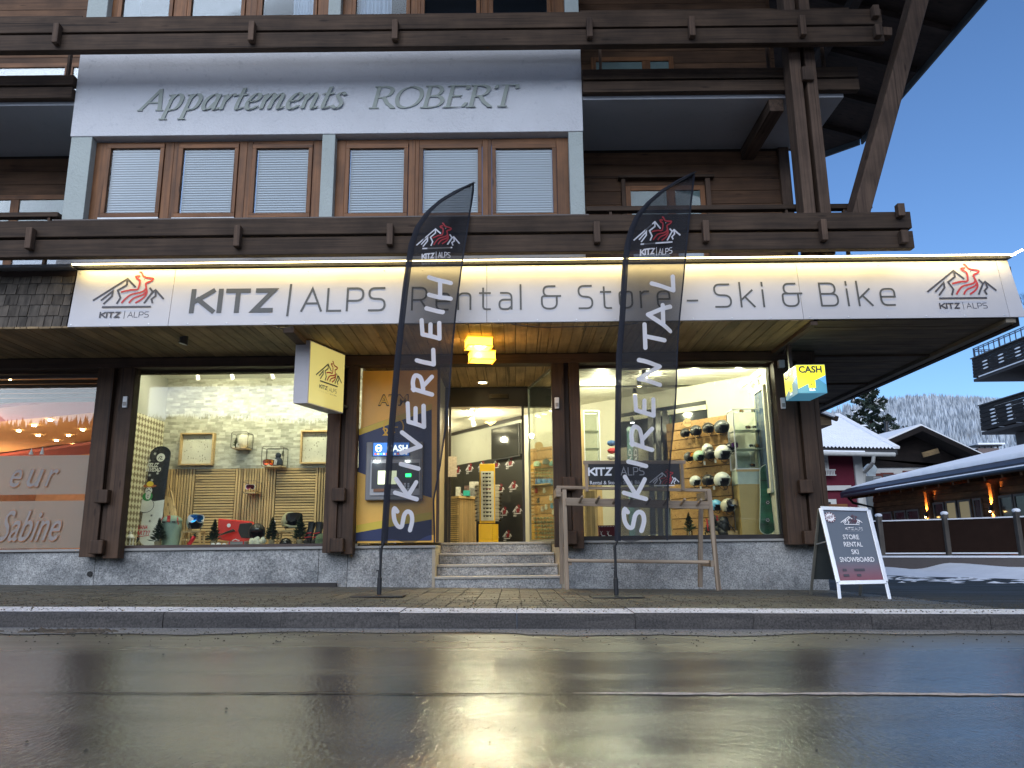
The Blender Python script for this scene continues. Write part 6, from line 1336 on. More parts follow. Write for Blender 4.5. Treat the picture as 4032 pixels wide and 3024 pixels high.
cbox(1824, 1850, 1931, 1951, 14.1, 'lip_balm_display', 'turquoise display box of small tubes on the counter', 'display box', plain('turquoise card', (.03,.45,.40), .5)); cbox(1828, 1848, 1912, 1930, 14.3, 'sticker_rack', 'dark card rack behind the turquoise box on the counter', 'card rack', plain('mixed dark cards', (.14,.08,.07), .5, var=.6, scale=30)); cbox(1850, 1880, 1920, 1951, 14.35, 'key_ring_stand', 'grey wire stand with tubes on the counter right end', 'stand', plain('grey striped stand', (.22,.22,.22), .4, var=.5, scale=50)); cbox(1848, 1884, 1896, 1920, 14.5, 'paper_bag', 'white printed paper bag behind the counter items', 'bag', plain('white printed paper', (.6,.58,.52), .6, var=.3, scale=30))
# sunglasses stand
YG = 12.7; ss = thing('sunglasses_stand', 'tall yellow rotating display stand filled with sunglasses inside the door', 'display stand', tuple(at(1922, 2130, YG)))
YL = YELLOW; A = lambda px, py, y=YG: at(px, py, y)
a, b = A(1888, 2060), A(1948, 1826); bx(a.x, YG, a.z, b.x, YG+.22, b.z).build('column', YL, ss, bevel=.008)
a2, b2 = A(1885, 2134), A(1939, 2063); bx(a2.x, YG-.02, .60, b2.x, YG+.26, b2.z).build('base_box', YL, ss, bevel=.006)
mb = MB(); mb.prism([(b2.x+.002, YG-.02), (A(1961, 2100).x, YG+.12), (A(1961, 2100).x, YG+.3), (b2.x+.002, YG+.26)], lambda u, v, k: (u, v, .60+k), b2.z-.60); mb.build('base_side', YL, ss)
a3, b3 = A(1894, 2050, YG-.01), A(1944, 1855, YG-.01); bx(a3.x, YG-.014, a3.z, b3.x, YG-.002, b3.z).build('white_panel', plain('off-white stand panel', (.75,.74,.62), .4), ss)  # plain off-white front panel behind the sunglasses
shades = None; DL = plain('dark sunglass lens', (.02,.018,.015), .1); RL = plain('red sunglass lens', (.25,.02,.02), .15)
def shade_mesh(red=False):
    mb = MB()
    for s in (-1, 1): mb.ell((s*.0, 0, 0), .0001, 0, 3, 2)
    mb = MB()
    for s in (-1, 1): mb.prism([(s*.006, .008), (s*.034, .010), (s*.036, -.004), (s*.024, -.014), (s*.010, -.012)][::s], lambda u, v, k: (u, -.004+k, v), .004)
    mb.bar((-.036, .001, .011), (.036, .001, .011), .004, .005).bar((-.036, 0, .009), (-.038, .07, .012), .003, .004).bar((.036, 0, .009), (.038, .07, .012), .003, .004); return mb
n_ = 0
for i in range(12):
    for j in range(2):
        p = A(1909+j*14.5+i*.25, 1865+i*15.2, YG-.06)
        if shades is None:
            mb = shade_mesh(); o = mb.build('sunglasses', DL, None); o.location = p; shades = o; tag(o, 'small dark sunglasses on the white front of the yellow stand', 'sunglasses', 'sunglasses on the yellow stand front'); shades_r = shade_mesh().build('sunglasses', RL, None); shades_r.location = A(1909+14.5, 1865+4*15.2, YG-.06); tag(shades_r, 'red lensed sunglasses in the right column of the yellow stand', 'sunglasses')
        elif (i, j) == (4, 1): pass
        else: dup(shades, p)
for sd_, (px0, px1) in enumerate(((1872, 1888), (1948, 1966))):
    a, b = A(px0, 2052, YG+.1), A(px1, 1908, YG+.1); bx(a.x, YG+.1, a.z, b.x, YG+.14, b.z).build('side_wing', plain('clear white wing', (.55,.55,.48), .3), ss)
    for i in range(10):
        p = A((1874, 1970)[sd_]+random.uniform(-2, 2), 1918+i*14.6, YG+.04); o = dup(shades, p, (0, 0, R(60 if sd_ else -60))); o['label'] = ('sunglasses on the left wing of the yellow stand', 'sunglasses on the right wing of the yellow stand')[sd_]; o['group'] = 'sunglasses on the stand wings, '+('left', 'right')[sd_]
# sliding door, header, recess
YDR = 11.42
room_part('door_header', bx(-2.0, YDR-.02, 2.62, .70, YDR+.12, 2.925), plain('black door header', (.010,.009,.009), .5)); room_part('side_glazing_frame', bx(-1.05, YDR-.02, .6, -.97, YDR+.04, 2.62), BLACK)
sd = thing('sliding_door', 'glass sliding door with thin black frame at the back of the entrance', 'door', (-.4, YDR, .6))
for px in (1771, 2061): p = at(px, 1850, YDR); bx(p.x-.018, YDR-.03, .60, p.x+.018, YDR, 2.62).build('stile', BLACK, sd)
q0, q1 = at(1771, 1850, YDR).x, at(2061, 1850, YDR).x; bx(q0+.018, YDR-.02, .64, q1-.018, YDR-.012, 2.60).build('pane', glassm('door glass', (.97,.98,.96), boost=.6), sd); bx(q0+.018, YDR-.03, 2.595, q1-.018, YDR, 2.62).build('top_rail', ALU, sd)
room_part('sensor_box', bx(-.35, YDR-.08, 2.74, -.05, YDR-.021, 2.80), plain('black plastic', (.008,.008,.008), .25))
# splayed right side of the recess: tall pane with frame
sa, sb = Vector((.56, 10.05, 0)), Vector((.245, YDR, 0)); WS, LS, NS, DS = wallm(sa, sb)
gp_ = thing('side_pane', 'tall angled glass pane on the right side of the entrance recess', 'window', tuple(sa)); wbox(WS, .03, LS-.03, .63, 2.88, -.004, .004).build('pane', glassm('side pane glass', (.93,.97,.92), boost=.35), gp_)
for u0, u1, z0, z1 in ((0, LS, 2.885, 2.92), (0, LS, .60, .628), (LS-.028, LS, .628, 2.885), (0, .028, .628, 2.885)): wbox(WS, u0, u1, z0, z1, -.012, .012).build('frame_rail', plain('pale edge profile', (.25,.27,.24), .3, .5), gp_)
x = -2.0; 
while x < .7: room_part('recess_ceiling_board', bx(x, 9.985, 2.925, x+.130, YDR-.03, 2.945), SOFY, bevel=.003); x += .137
room_part('recess_wall', bx(-1.06, 10.05, .6, -1.02, YDR-.03, 2.92), plain('painted recess wall', (.35,.30,.20), .5)); room_part('entry_left_jamb', bx(-1.0, 9.99, .60, -.965, 10.06, 2.92), COLW)
p0_, p1_ = at(1752, 1795, 11.3), at(1772, 1850, 11.3); tag(bx(-.955, 11.25, 1.55, -.83, 11.26, 1.85).build('notice_sheet', plain('printed notice', (.5,.5,.45), .6, var=.2, scale=40), None, loc=(-.9, 11.25, 1.55)), 'paper notice on the glass left of the sliding door', 'notice')
# pine slat wall with goods seen through the side pane
def pine_wall(Wm, u0, u1, z0, z1, step, k0, nm='slatboard', lab=''):
    t = thing('slatwall', lab, 'display wall', tuple(Wm((u0+u1)/2, z0, k0))); z = z0
    while z < z1-.02: wbox(Wm, u0, u1, z+.006, min(z+step, z1)-.006, k0, k0+.022).build('slat_board', PINEX, t, bevel=.002); z += step
    wbox(Wm, u0, u1, z0, z1, k0-.012, k0-.001).build('backing', plain('groove shade brown', (.10,.05,.02), .8), t); return t
u0 = uw(2093, 1800, S2a, N2, D2)[0]; u0 = max(.02, u0); u1 = uw(2186, 1800, S2a, N2, D2)[0]; zz1 = uw(2140, 1762, S2a, N2, D2)[1]
pine_wall(W2, u0, u1+.25, .62, zz1, .16, .03, lab='honey pine slatwall with hats and cans behind the angled pane')
def wp(px, py, off): return hitw(px, py, S2a+N2*off, N2)
rng = random.Random(3)
p = wp(2121, 1756, .06); t = MB().lathe([(.075, 0), (.075, .015)], p, 26, 0, Matrix.Rotation(math.pi/2, 3, 'X')); tag(t.build('wooden_disc', OAKX, None, loc=tuple(p)), 'round pale wooden disc on top of the pine slatwall by the door', 'sign disc')
for i, (px, py) in enumerate(((2115, 1830), (2150, 1822), (2178, 1828))):
    p = wp(px, py, .10); o = thing('cap', ('mint', 'dark patterned', 'teal')[i]+' cap hanging on the pine wall behind the angled pane', 'cap', tuple(p)); m_ = (plain('mint fabric', (.45,.60,.45), .8), plain('dark patterned fabric', (.10,.12,.10), .8), plain('teal fabric', (.08,.22,.20), .8))[i]
    MB().ell(p, (.07,.06,.07), 0, 14, 8, lambda d: d[2] > -.3).build('crown', m_, o, sm=True); MB().ell(p+Vector((-.01,-.07,-.03)), (.06,.05,.008), 0, 12, 6).build('peak', m_, o, sm=True); MB().bar(p+Vector((0,0,.06)), p+Vector((0,.05,.12)), .006, .006).build('hook', BLACK, o)
for i in range(8):
    p = wp(2112+i*8.6, 1897, .07); o = thing('spray_can', 'blue and white spray can on the shelf behind the angled pane', 'can', tuple(p), 'row of blue spray cans'); MB().lathe([(.022, -.05), (.022, .03), (.012, .045), (.012, .06)], p, 12).build('can_body', plain('blue white can', (.10,.25,.50), .3, var=.5, scale=14), o)
pp_ = uw(2105, 1912, S2a, N2, D2); qq = uw(2183, 1912, S2a, N2, D2); tag(wbox(W2, pp_[0], qq[0], pp_[1]-.01, pp_[1]+.005, .055, .16).build('can_shelf', OAKX, None, loc=tuple(W2(pp_[0], pp_[1], .1))), 'small wooden shelf carrying the blue spray cans', 'shelf')
for rr_ in range(3):
    for i in range(7):
        p = wp(2110+i*11, 1848+rr_*13, .06); 
        if rr_ == 0 and i == 0: o0 = MB().box(-.018, -.01, -.016, .018, .01, .016).build('packaged_item', plain('olive packaging', (.30,.30,.14), .4, var=.4, scale=20), None); o0.location = p; tag(o0, 'small packaged accessory hanging on the pine wall above the cans', 'packaged item', 'packaged accessories above the cans')
        else: dup(o0, p)
for rr_ in range(6):
    for i in range(7):
        p = wp(2106+i*12.5+rr_, 2040+rr_*15, .07)
        if rr_ == 0 and i == 0: o0 = MB().ell((0,0,0), (.024,.016,.02), 0, 8, 6).build('goggle_case', plain('grey green case', (.22,.24,.14), .35, var=.4, scale=20), None, sm=True); o0.location = p; tag(o0, 'grey green boxed item in rows low on the pine wall by the door', 'boxed item', 'boxed items low on the pine wall')
        else: dup(o0, p)
for i, (px, py, c_) in enumerate(((2112, 1935, (.35,.05,.04)), (2142, 1935, (.6,.6,.5)), (2118, 1975, (.06,.06,.06)), (2168, 1965, (.7,.7,.6)), (2150, 2000, (.75,.72,.6)), (2172, 1995, (.10,.35,.6)), (2135, 2008, (.65,.6,.5)), (2178, 2020, (.7,.68,.55)))):
    p = wp(px, py, .07); o = thing('glove', ('dark red', 'pale grey', 'black', 'white', 'cream', 'bright blue', 'beige', 'ivory')[i]+' glove hanging on the pine wall behind the angled pane', 'glove', tuple(p)); m_ = plain('glove fabric %d' % i, c_, .8)
    MB().ell(p, (.028,.014,.035), 0, 10, 7).ell(p+Vector((.02,0,.0)), (.012,.012,.024), 0, 8, 6).build('mitt', m_, o, sm=True); MB().lathe([(.02, .03), (.024, .06)], p, 10).build('cuff', m_, o)
# lights of the main room
for q in ((-.55, 13.6, 38), (-1.6, 14.9, 28), (.05, 12.3, 32)): lt('shop_ceiling_light', q[0], q[1], 2.74, q[2], WCOL)
for q in ((1.35, 11.2, 27), (1.95, 10.55, 27), (2.55, 10.35, 24), (3.15, 10.30, 9)): lt('shop_ceiling_light', q[0], q[1], 2.86 if q[1] < 11 else 2.74, q[2], (1, .95, .68))
# ------------------------------------------------------------------ right window display
a, b = uw(2640, 1700, S2a, N2, D2)[0], L2-.02
hp0, hp1 = Vector((2.44, 11.42, 0)), Vector((3.06, 10.72, 0)); WH, LH, NH, DH = wallm(hp0, hp1); ztop = 2.31
hw = pine_wall(WH, -.12, LH, .62, 2.34, .145, 0, lab='honey pine slatwall covered with helmets in the right window')
def hp(px, py, off=.12): return hitw(px, py, hp0+NH*off, NH)
HC = {'k': plain('satin black shell', (.020,.020,.021), .35), 'w': plain('white shell', (.66,.67,.60), .3), 'g': plain('dark grey shell', (.07,.075,.08), .3), 'm': plain('mint shell', (.36,.52,.38), .3), 'c': plain('cream shell', (.62,.58,.42), .3), 'b': plain('sky blue shell', (.16,.46,.66), .35), 'x': plain('anthracite shell', (.045,.047,.05), .25)}
HL = [(140,650,46,'k','satin black helmet at the left end of the top row',0), (245,628,56,'x','anthracite helmet second from left in the top row',0), (362,602,54,'k','black visor helmet third in the top row',0), (492,592,70,'g','large dark grey helmet at right of the top row',1),
      (355,800,50,'w','white helmet hidden behind the second row',0), (578,790,50,'x','small dark helmet with purple strap at far right',0), (178,880,50,'g','grey helmet with red goggles left in the second row',0), (275,872,56,'m','mint green helmet in the second row',1), (378,852,56,'x','dark visor helmet with label in the second row',1), (505,842,78,'w','large white helmet in the second row',0),
      (240,1112,54,'w','white vented helmet left in the third row',1), (362,1105,58,'k','black helmet in the middle of the third row',1), (497,1100,76,'w','big white helmet at right of the third row',0), (437,1348,58,'b','sky blue helmet in the lowest row',0), (556,1350,70,'c','cream helmet with chrome goggles in the lowest row',0)]
for hx, hy, hr, hc, lb, tg in HL:
    p = hp(2640+hx/2.44, 1440+hy/2.44, .10 if 'behind' in lb or 'far right' in lb else .15); r_ = hr/2.44/3000*11.0
    helmet(tuple(p), r_, R(26), lb, HC[hc], 'helmets on the right window slatwall', gog=LGOLD if 'chrome' in lb else LRED if 'red goggles' in lb else (lensm('purple lens', (.25,.05,.35), (.4,.1,.5)) if 'purple' in lb else None), tagc=TAG if tg else None)
    MBk = MB().bar(p+Vector((0,.0,-.01)), p-NH*(.15), .008, .008); 
p = hp(2706, 1665, .05); t = thing('wooden_disc', 'round wooden disc with script lettering above the helmet wall', 'sign disc', tuple(p)); MB().lathe([(.062, 0), (.062, .014)], p, 28, 0, Matrix.Rotation(R(90), 3, 'X')).build('disc', OAKX, t)
mb = MB(); mb.text('Bollé', lambda u, v, k=0: (p.x+u, p.y-.017-k, p.z+v), -.045, .045, -.015, .032, 0, shear=.2); mb.build('lettering', plain('brown script', (.08,.04,.02), .6), t)
# glass cabinet right
def cabinet(px0, px1, py0, py1, Y, depth, label, shelves):
    a, b = at(px0, py1, Y), at(px1, py0, Y); t = thing('display_cabinet', label, 'cabinet', (a.x, Y, .6)); w_ = .014
    for x in (a.x, b.x-w_):
        for y in (Y, Y+depth-w_): MB().box(x, y, a.z, x+w_, y+w_, b.z).build('upright', WHITE, t)
    for z in (a.z, b.z-w_): MB().box(a.x, Y, z, b.x, Y+w_, z+w_).box(a.x, Y+depth-w_, z, b.x, Y+depth, z+w_).box(a.x, Y, z, a.x+w_, Y+depth, z+w_).box(b.x-w_, Y, z, b.x, Y+depth, z+w_).build('frame_ring', WHITE, t)
    for s in shelves: z = a.z+(b.z-a.z)*s; MB().box(a.x+w_, Y+w_, z, b.x-w_, Y+depth-w_, z+.008).build('glass_shelf', plain('pale shelf edge', (.55,.62,.55), .2), t)
    MB().box(a.x+.002, Y+.004, a.z+.01, b.x-.002, Y+.008, b.z-.01).build('front_pane', CABGLASS, t); return t, a, b
t, a, b = cabinet(2900, 2998, 1608, 1848, 10.42, .30, 'white framed glass cabinet with optics in the right window corner', (.33, .64))
bx(a.x+.01, 10.43, a.z-.20, b.x-.004, 10.71, a.z-.002).build('drawer', plain('pale mint drawer', (.52,.60,.52), .4), t); bx(a.x+.02, 10.43, .60, b.x-.015, 10.71, a.z-.202).build('lower_case', plain('tan case', (.46,.34,.14), .6, var=.05), t); bx(a.x, 10.42, a.z-.03, b.x, 10.44, a.z-.001).build('trim', OAKX, t)
for i, (u, z) in enumerate(((.55, .66), (.75, .66), (.6, .35), (.8, .35), (.6, .03), (.35, .93), (.75, .93))):
    p = Vector((a.x+(b.x-a.x)*u, 10.52, a.z+(b.z-a.z)*z+.035)); goggles(tuple(p), .075, ('dark optics left on the upper glass shelf', 'pale optics right on the upper glass shelf', 'white goggles left on the lower glass shelf', 'amber goggles right on the lower glass shelf', 'dark gold goggles on the cabinet floor', 'orange goggles at top left of the cabinet', 'white goggles at top right of the cabinet')[i], (BLACK, WHITE, WHITE, BLACK, BLACK, WHITE, WHITE)[i], (LDK, LGOLD, LGOLD, LRED, LDK, LRED, LGOLD)[i], None, .3)
t, a, b = cabinet(2303, 2360, 1615, 1832, 11.6, .30, 'white framed glass cabinet at the left edge of the right window', (.30, .62)); wbox(WS, 0, .01, 0, .01, 0, .01)
bx(a.x-.14, 11.6, .6, a.x-.004, 11.9, b.z).build('side_panel', OAKZ, t); bx(a.x, 11.6, .6, b.x, 11.9, a.z-.002).build('lower_case', OAKZ, t)
# snowboards on the right
def sboard(px, pyb, pyt, wpx, Y, lean, label, mat, edge, deco):
    s0 = at(px, pyb, Y); s1 = at(px, pyt, Y+lean); w_ = wpx/3000*Y; H2 = s1.z-s0.z; dx = s1.x-s0.x; t = thing('snowboard', label, 'snowboard', tuple(s0))
    f = lambda u, v, k=0: (s0.x+u+dx*v/H2, Y+lean*v/H2-k, s0.z+v)
    mb = MB(); mb.prism(board_outline(w_, H2), lambda u, v, k: f(u, v, -k), .012); mb.build('base_sheet', edge, t); mb = MB(); mb.prism(board_outline(w_*.92, H2*.985), lambda u, v, k: f(u, v+H2*.0075, .003-k), .003); mb.build('top_sheet', mat, t)
    mb = MB()
    for vv in deco:
        mb.poly([f(.032*math.cos(q), vv*H2+.032*math.sin(q), .012) for q in fr(0, 6.283, 14)[:-1]], 0)
        for k in range(6): q0 = k*1.047; mb.poly([f(.018*math.cos(q0)+.005*math.cos(q), vv*H2+.018*math.sin(q0)+.005*math.sin(q), .014) for q in fr(0, 6.283, 6)[:-1]], 1)
    if deco: mb.build('binding_disc', [BLACK, WHITEINK], t)
    return t
GRB = wood('green swirl board', (.03,.16,.085), (.02,.05,.035), 'x', 6, .2, .35)
sboard(3022, 2105, 1828, 62, 10.25, .10, 'dark green snowboard leaning in the right corner of the shop window', GRB, plain('pale board edge', (.5,.55,.45), .3), (.45, .2))
sboard(2925, 2110, 1770, 62, 10.75, .10, 'pale grey snowboard standing behind the glass cabinet', plain('pale grey board', (.48,.52,.48), .3), WHITE, ())
p = at(3050, 1928, 10.2); helmet((p.x+.02, 10.2, p.z), .075, R(30), 'mint helmet at the far right edge of the right window', HC['m'])
# bench of black gear, fir, box, skis
gear = thing('backpack', 'heap-like tall black backpack with straps below the helmet wall', 'backpack', tuple(at(2815, 2105, 10.7))); mb = MB()
for i in range(34): p = at(random.uniform(2788, 2862), random.uniform(2035, 2102), 10.7+random.uniform(-.08, .08)); mb.ell(p, (random.uniform(.03,.07), .05, random.uniform(.03,.08)), 0, 9, 7, jit=.12)
mb.build('bag_body', plain('crumpled black nylon', (.016,.017,.018), .45, bumpy=.5), gear, sm=True)
for (px, py), (qx, qy), m_ in (((2782,2042),(2790,2090),REDW), ((2822,2030),(2826,2050),REDW), ((2800,2020),(2850,2060),BLACK), ((2860,2050),(2895,2095),BLACK)): MB().bar(at(px, py, 10.6), at(qx, qy, 10.6), .022, .008).build('strap', m_, gear)
bx(at(2780, 2100, 10.75).x, 10.62, .6, at(2912, 2100, 10.75).x, 10.98, at(2800, 2085, 10.75).z-.02).build('display_plinth', OAKX, None).name = 'display_plinth'
tag(bpy.data.objects['display_plinth'], 'low oak plinth under the black backpack', 'plinth')
p = at(2715, 2095, 10.35); t = fir(p.x, 10.35, .66, .30, 'green fir cutting in a glass jar in the right window', None, False); MB().lathe([(.035, 0), (.04, .03), (.04, .11), (.03, .12)], (p.x, 10.35, .602), 14).build('jar', CABGLASS, t, sm=True)
db = thing('deer_box', 'maroon felt box with white reindeer pattern at the window foot', 'box', tuple(at(2390, 2110, 10.2))); a, b = at(2360, 2112, 10.18), at(2425, 2068, 10.18); bx(a.x, 10.18, .60, b.x, 10.34, b.z).build('box', plain('maroon felt', (.09,.008,.018), .9), db)
mb = MB(); FB = lambda u, v, k=0: (u, 10.178-k, v)
for i in range(3):
    x0 = a.x+.02+i*.088; s = .075; z0 = .625
    if x0+.07 > b.x: break
    for P, w_ in (([(.15,.45),(.75,.45)], .22), ([(.2,.4),(.15,0)], .07), ([(.32,.4),(.36,0)], .07), ([(.62,.4),(.6,0)], .07), ([(.75,.4),(.82,0)], .07), ([(.2,.5),(.08,.85)], .12), ([(.1,.85),(-.06,.78)], .10), ([(.1,.9),(0,1.15),(-.1,1.3)], .05), ([(.1,.9),(.2,1.15),(.32,1.3)], .05)): mb.ribbon([(x0+u*s, z0+v*s) for u, v in P], w_*s, FB, 0, .0)
for k in range(int((b.x-a.x)/.02)): mb.poly([FB(a.x+k*.02+.004, b.z-.02), FB(a.x+k*.02+.012, b.z-.02), FB(a.x+k*.02+.012, b.z-.012), FB(a.x+k*.02+.004, b.z-.012)])
for i, v in enumerate(mb.v): v.y -= .0002*(i % 7)
mb.build('reindeer_print', WHITEINK, db, kind='stuff')
for i in range(5):
    a, b = at(2306+i*8.5, 2108, 10.9), at(2313.5+i*8.5, 1930, 10.9); o = bx(a.x, 10.9, .60, b.x, 10.93, b.z).build('fitting_panel_board', OAKZ, B_, bevel=.003)
SK = [(2478, 'teal ski with white HEAD lettering behind the right flag', (.18,.34,.34), True), (2500, 'grey ski with white HEAD lettering behind the right flag', (.20,.22,.23), True), (2560, 'black ski leftmost of the dark trio behind the right flag', (.02,.02,.02), False), (2590, 'black ski in the middle of the dark trio behind the flag', (.02,.02,.022), False), (2618, 'black ski rightmost of the dark trio behind the flag', (.018,.02,.02), False), (2650, 'dark ski with green edge right beside the flag', (.02,.025,.02), False)]
for px, lb, c_, hd in SK:
    s0 = at(px+8, 2040, 11.5); s1 = at(px, 1615 if not hd else 1680, 11.75); w_ = .085; t = thing('ski', lb, 'ski', (s0.x, 11.5, .6)); H2 = s1.z-.6; f = lambda u, v, k=0: (s0.x+u+(s1.x-s0.x)*v/H2, 11.5+.25*v/H2-k, .6+v)
    mb = MB(); mb.prism(board_outline(w_, H2), lambda u, v, k: f(u, v, -k), .015); mb.build('ski_body', plain('ski top '+lb[:12], c_, .25), t)
    if hd: mb = MB(); mb.text('HEAD', lambda u, v, k=0: f(-v, u, .004+k), H2*.55, H2*.80, -.022, .045, 0, bold=.03); mb.build('lettering', WHITEINK, t)
    if 'green' in lb: MB().bar(f(-.045, .1, .004), f(-.045, H2-.1, .004), .008, .006).build('edge_strip', plain('green edge', (.05,.35,.06), .4), t)
for i, (px, py, c_, lb) in enumerate(((2408, 1745, (.05,.12,.30), 'folded blue jacket'), (2410, 1775, (.45,.04,.05), 'folded red jacket'), (2408, 1800, (.55,.55,.55), 'folded white jacket'))):
    p = at(px, py, 11.7); tag(MB().ell(p, (.075,.06,.045), 0, 12, 7, jit=.08).build('folded_jacket', plain('jacket fabric %d' % i, c_, .8, bumpy=.5), None, loc=tuple(p)), lb+' stacked beside the left cabinet in the right window', 'jacket')
# window in the side wall of the room, ceiling tubes, lit spots
for (y0, y1) in ((10.15, 10.62),): 
    t = thing('inner_window', 'white framed window on the side wall above the glass cabinet', 'window', (3.44, 10.4, 1.6)); 
    for q in ((y0, y1, 2.60, 2.66), (y0, y1, 1.2, 1.26), (y0, y0+.05, 1.26, 2.60), (y1-.05, y1, 1.26, 2.60)): bx(3.41, q[0], q[2], 3.445, q[1], q[3]).build('frame_rail', plain('cream window frame', (.62,.60,.48), .5), t)
    bx(3.43, y0+.05, 1.26, 3.435, y1-.05, 2.60).build('pane', plain('dusk blue pane', (.05,.08,.14), .15), t)
w0 = uw(2640, 1600, S2a, N2, D2); w1 = uw(2784, 1600, S2a, N2, D2)
t = thing('transom_window', 'wide cream framed window high on the wall behind the helmets', 'window', tuple(W2(w0[0], 2.2, 0)))
for z0, z1 in ((uw(2700, 1625, S2a, N2, D2)[1], uw(2700, 1607, S2a, N2, D2)[1]),): wbox(W2, w0[0]-1.0, w1[0], z0, z1, .005, .04).build('frame_rail', plain('cream window frame', (.62,.60,.48), .5), t)
wbox(W2, w0[0]-1.0, w1[0], z0-.42, z0-.002, .004, .010).build('pane', plain('dark window pane', (.03,.035,.04), .1), t); wbox(W2, w0[0]-1.0, w1[0]-.01, z1+.002, z1+.07, .004, .010).build('upper_pane', plain('dark window pane', (.03,.035,.04), .1), t)
t = thing('track_light', 'white track with two lit spotlights at the top right of the window', 'track light', tuple(at(2960, 1500, 10.5))); MB().bar(at(2918, 1525, 10.75), at(2999, 1470, 10.25), .022, .02).build('track', WHITE, t)
for (px, py, Y) in ((2956, 1541, 10.55), (2984, 1521, 10.4)):
    p = at(px, py, Y); MB().tube([p+Vector((-.01,0,.13)), p+Vector((-.01,0,.08))], .008, 6).tube([p+Vector((-.01,.0,.09)), p], [.024, .036], 12).build('spot_head', WHITE, t); MB().lathe([(.034, -.002), (0, -.006)], p, 12).build('spot_lens', emis('cool lens glow', (.9,1,.95), 22), t)
for i, (px, py, c_, s_) in enumerate(((2537,1478,(1,.85,.45),22), (2540,1497,(1,.85,.45),34), (2518,1522,(1,.85,.45),22), (2500,1553,(1,.85,.45),22), (2490,1665,(.9,1,.95),18))):
    p = atz(px, py, 2.82) if i < 4 else at(px, py, 11.4); t = thing('ceiling_spot', ('topmost warm spotlight', 'brightest warm spotlight', 'third warm spotlight', 'lowest warm spotlight', 'cool white spotlight')[i]+' glowing through the right flag', 'spotlight', tuple(p)); MB().tube([p+Vector((0,.04,.09)), p], [.028, .038], 12).build('housing', BLACK, t); MB().lathe([(.036, -.002), (0, -.005)], p, 12).build('lens', emis('flag spot glow %d' % i, c_, s_), t)
for i, (px, py) in enumerate(((2738,1458), (2862,1452), (2617,1465))): p = at(px, py, 10.6); tag(MB().tube([p+Vector((.0,0,.14)), p+Vector((-.005,.01,-.03))], .03, 14).build('cylinder_spotlight', plain('grey cylinder', (.16,.16,.14), .5), None, loc=tuple(p)), ('grey cylinder spotlight above the helmet wall', 'grey cylinder spotlight near the top right corner', 'dark cylinder spotlight behind the right flag')[i], 'spotlight')
# ------------------------------------------------------------------ hair salon on the left
SALC = plaster('apricot ceiling', (.62,.34,.16), .1, 5)
room_part('salon_ceiling', bx(-13, 10.1, 2.86, -5.56, 21, 2.90), SALC); room_part('salon_back_wall', bx(-13, 20.9, .4, -5.56, 21, 2.9), plain('salon wall', (.55,.36,.26), .7)); room_part('salon_side_wall', bx(-5.60, 10.12, .4, -5.56, 21, 2.86), plain('salon wall', (.55,.36,.26), .7)); room_part('salon_far_wall', bx(-13.1, 10.1, .4, -13, 21, 2.9), plain('salon wall', (.55,.36,.26), .7)); room_part('salon_floor', bx(-13, 10.31, .40, -5.56, 21, .50), plain('salon floor', (.3,.2,.14), .4))
MBt = MB().bar((-13, 14.2, 2.80), (-5.6, 11.4, 2.80), .9, .06).build('salon_beam', plain('wine red ceiling band', (.28,.055,.045), .6), B_); MB().bar((-13, 19.0, 2.79), (-5.6, 14.6, 2.79), .9, .06).build('salon_beam', plain('wine red ceiling band', (.28,.055,.045), .6), B_)
for k in range(5): z0 = 2.50+k*.064; part('shutter_slat', bx(-8, 10.06+.004*k, z0, -5.53, 10.075+.004*k, z0+.056), plain('brown shutter slat', (.10,.055,.035), .35))
for i, (px, py) in enumerate(((52,1614),(358,1608),(198,1657),(134,1678),(325,1695),(73,1699),(150,1717),(270,1717),(222,1737),(290,1754),(352,1771))):
    p = atz(px, py, 2.83)
    if i == 0: o0 = MB().lathe([(.035, 0), (.035, .02), (.0, .021)], (0,0,0), 10).build('recessed_spot', emis('salon spot glow', (1,.78,.42), 30), None); o0.location = p; tag(o0, 'tiny warm spotlight in the apricot ceiling of the left salon', 'spotlight', 'spotlights in the salon ceiling')
    else: dup(o0, p)
p = at(40, 1493, 10.2); t = tag(MB().ell((0,0,0), .018, 0, 8, 6).build('lamp_bulb', emis('salon spot glow', (1,.78,.42), 30), None), 'small bulb at the top left edge of the salon window', 'bulb'); t.location = p
lt('salon_light', -9.6, 12.8, 1.9, 75, (1, .76, .50)); lt('salon_light', -8.4, 10.6, 2.0, 16, (1, .80, .58)); lt('salon_light', -12.4, 17, 1.9, 90, (1, .72, .42))
FROST = veil('frosted window film', (.80,.73,.70), .84, .5); za_, zb3 = at(200, 1793, 10.035).z, at(200, 1947, 10.035).z; zc_, zd_ = at(200, 1972, 10.035).z, .575
room_part('frosted_film', bx(-8, 10.034, zb3, -5.53, 10.036, za_), FROST); room_part('frosted_film', bx(-8, 10.034, zd_, -5.53, 10.036, zc_), FROST)
SF = lambda u, v, k=0: (u, 10.010-k, v)
TR = plain('copper script outline', (.42,.17,.07), .4); TR2 = plain('pale copper script', (.30,.26,.24), .5)
def scr(s, x0, x1, zb, h): 
    mb = MB(); mb.text(s, SF, x0-.005, x1+.005, zb-.005, h+.010, 0, bold=.012, shear=.28, lay=.0); mb.text(s, SF, x0, x1, zb, h, 1, bold=.005, shear=.28, lay=.001); mb.build('script_lettering', [TR, TR2], B_)
xs_ = lambda px: at(px, 1900, 10.01).x; zs_ = lambda py: at(150, py, 10.01).z
h1 = (zs_(1842)-zs_(1915))*1.38
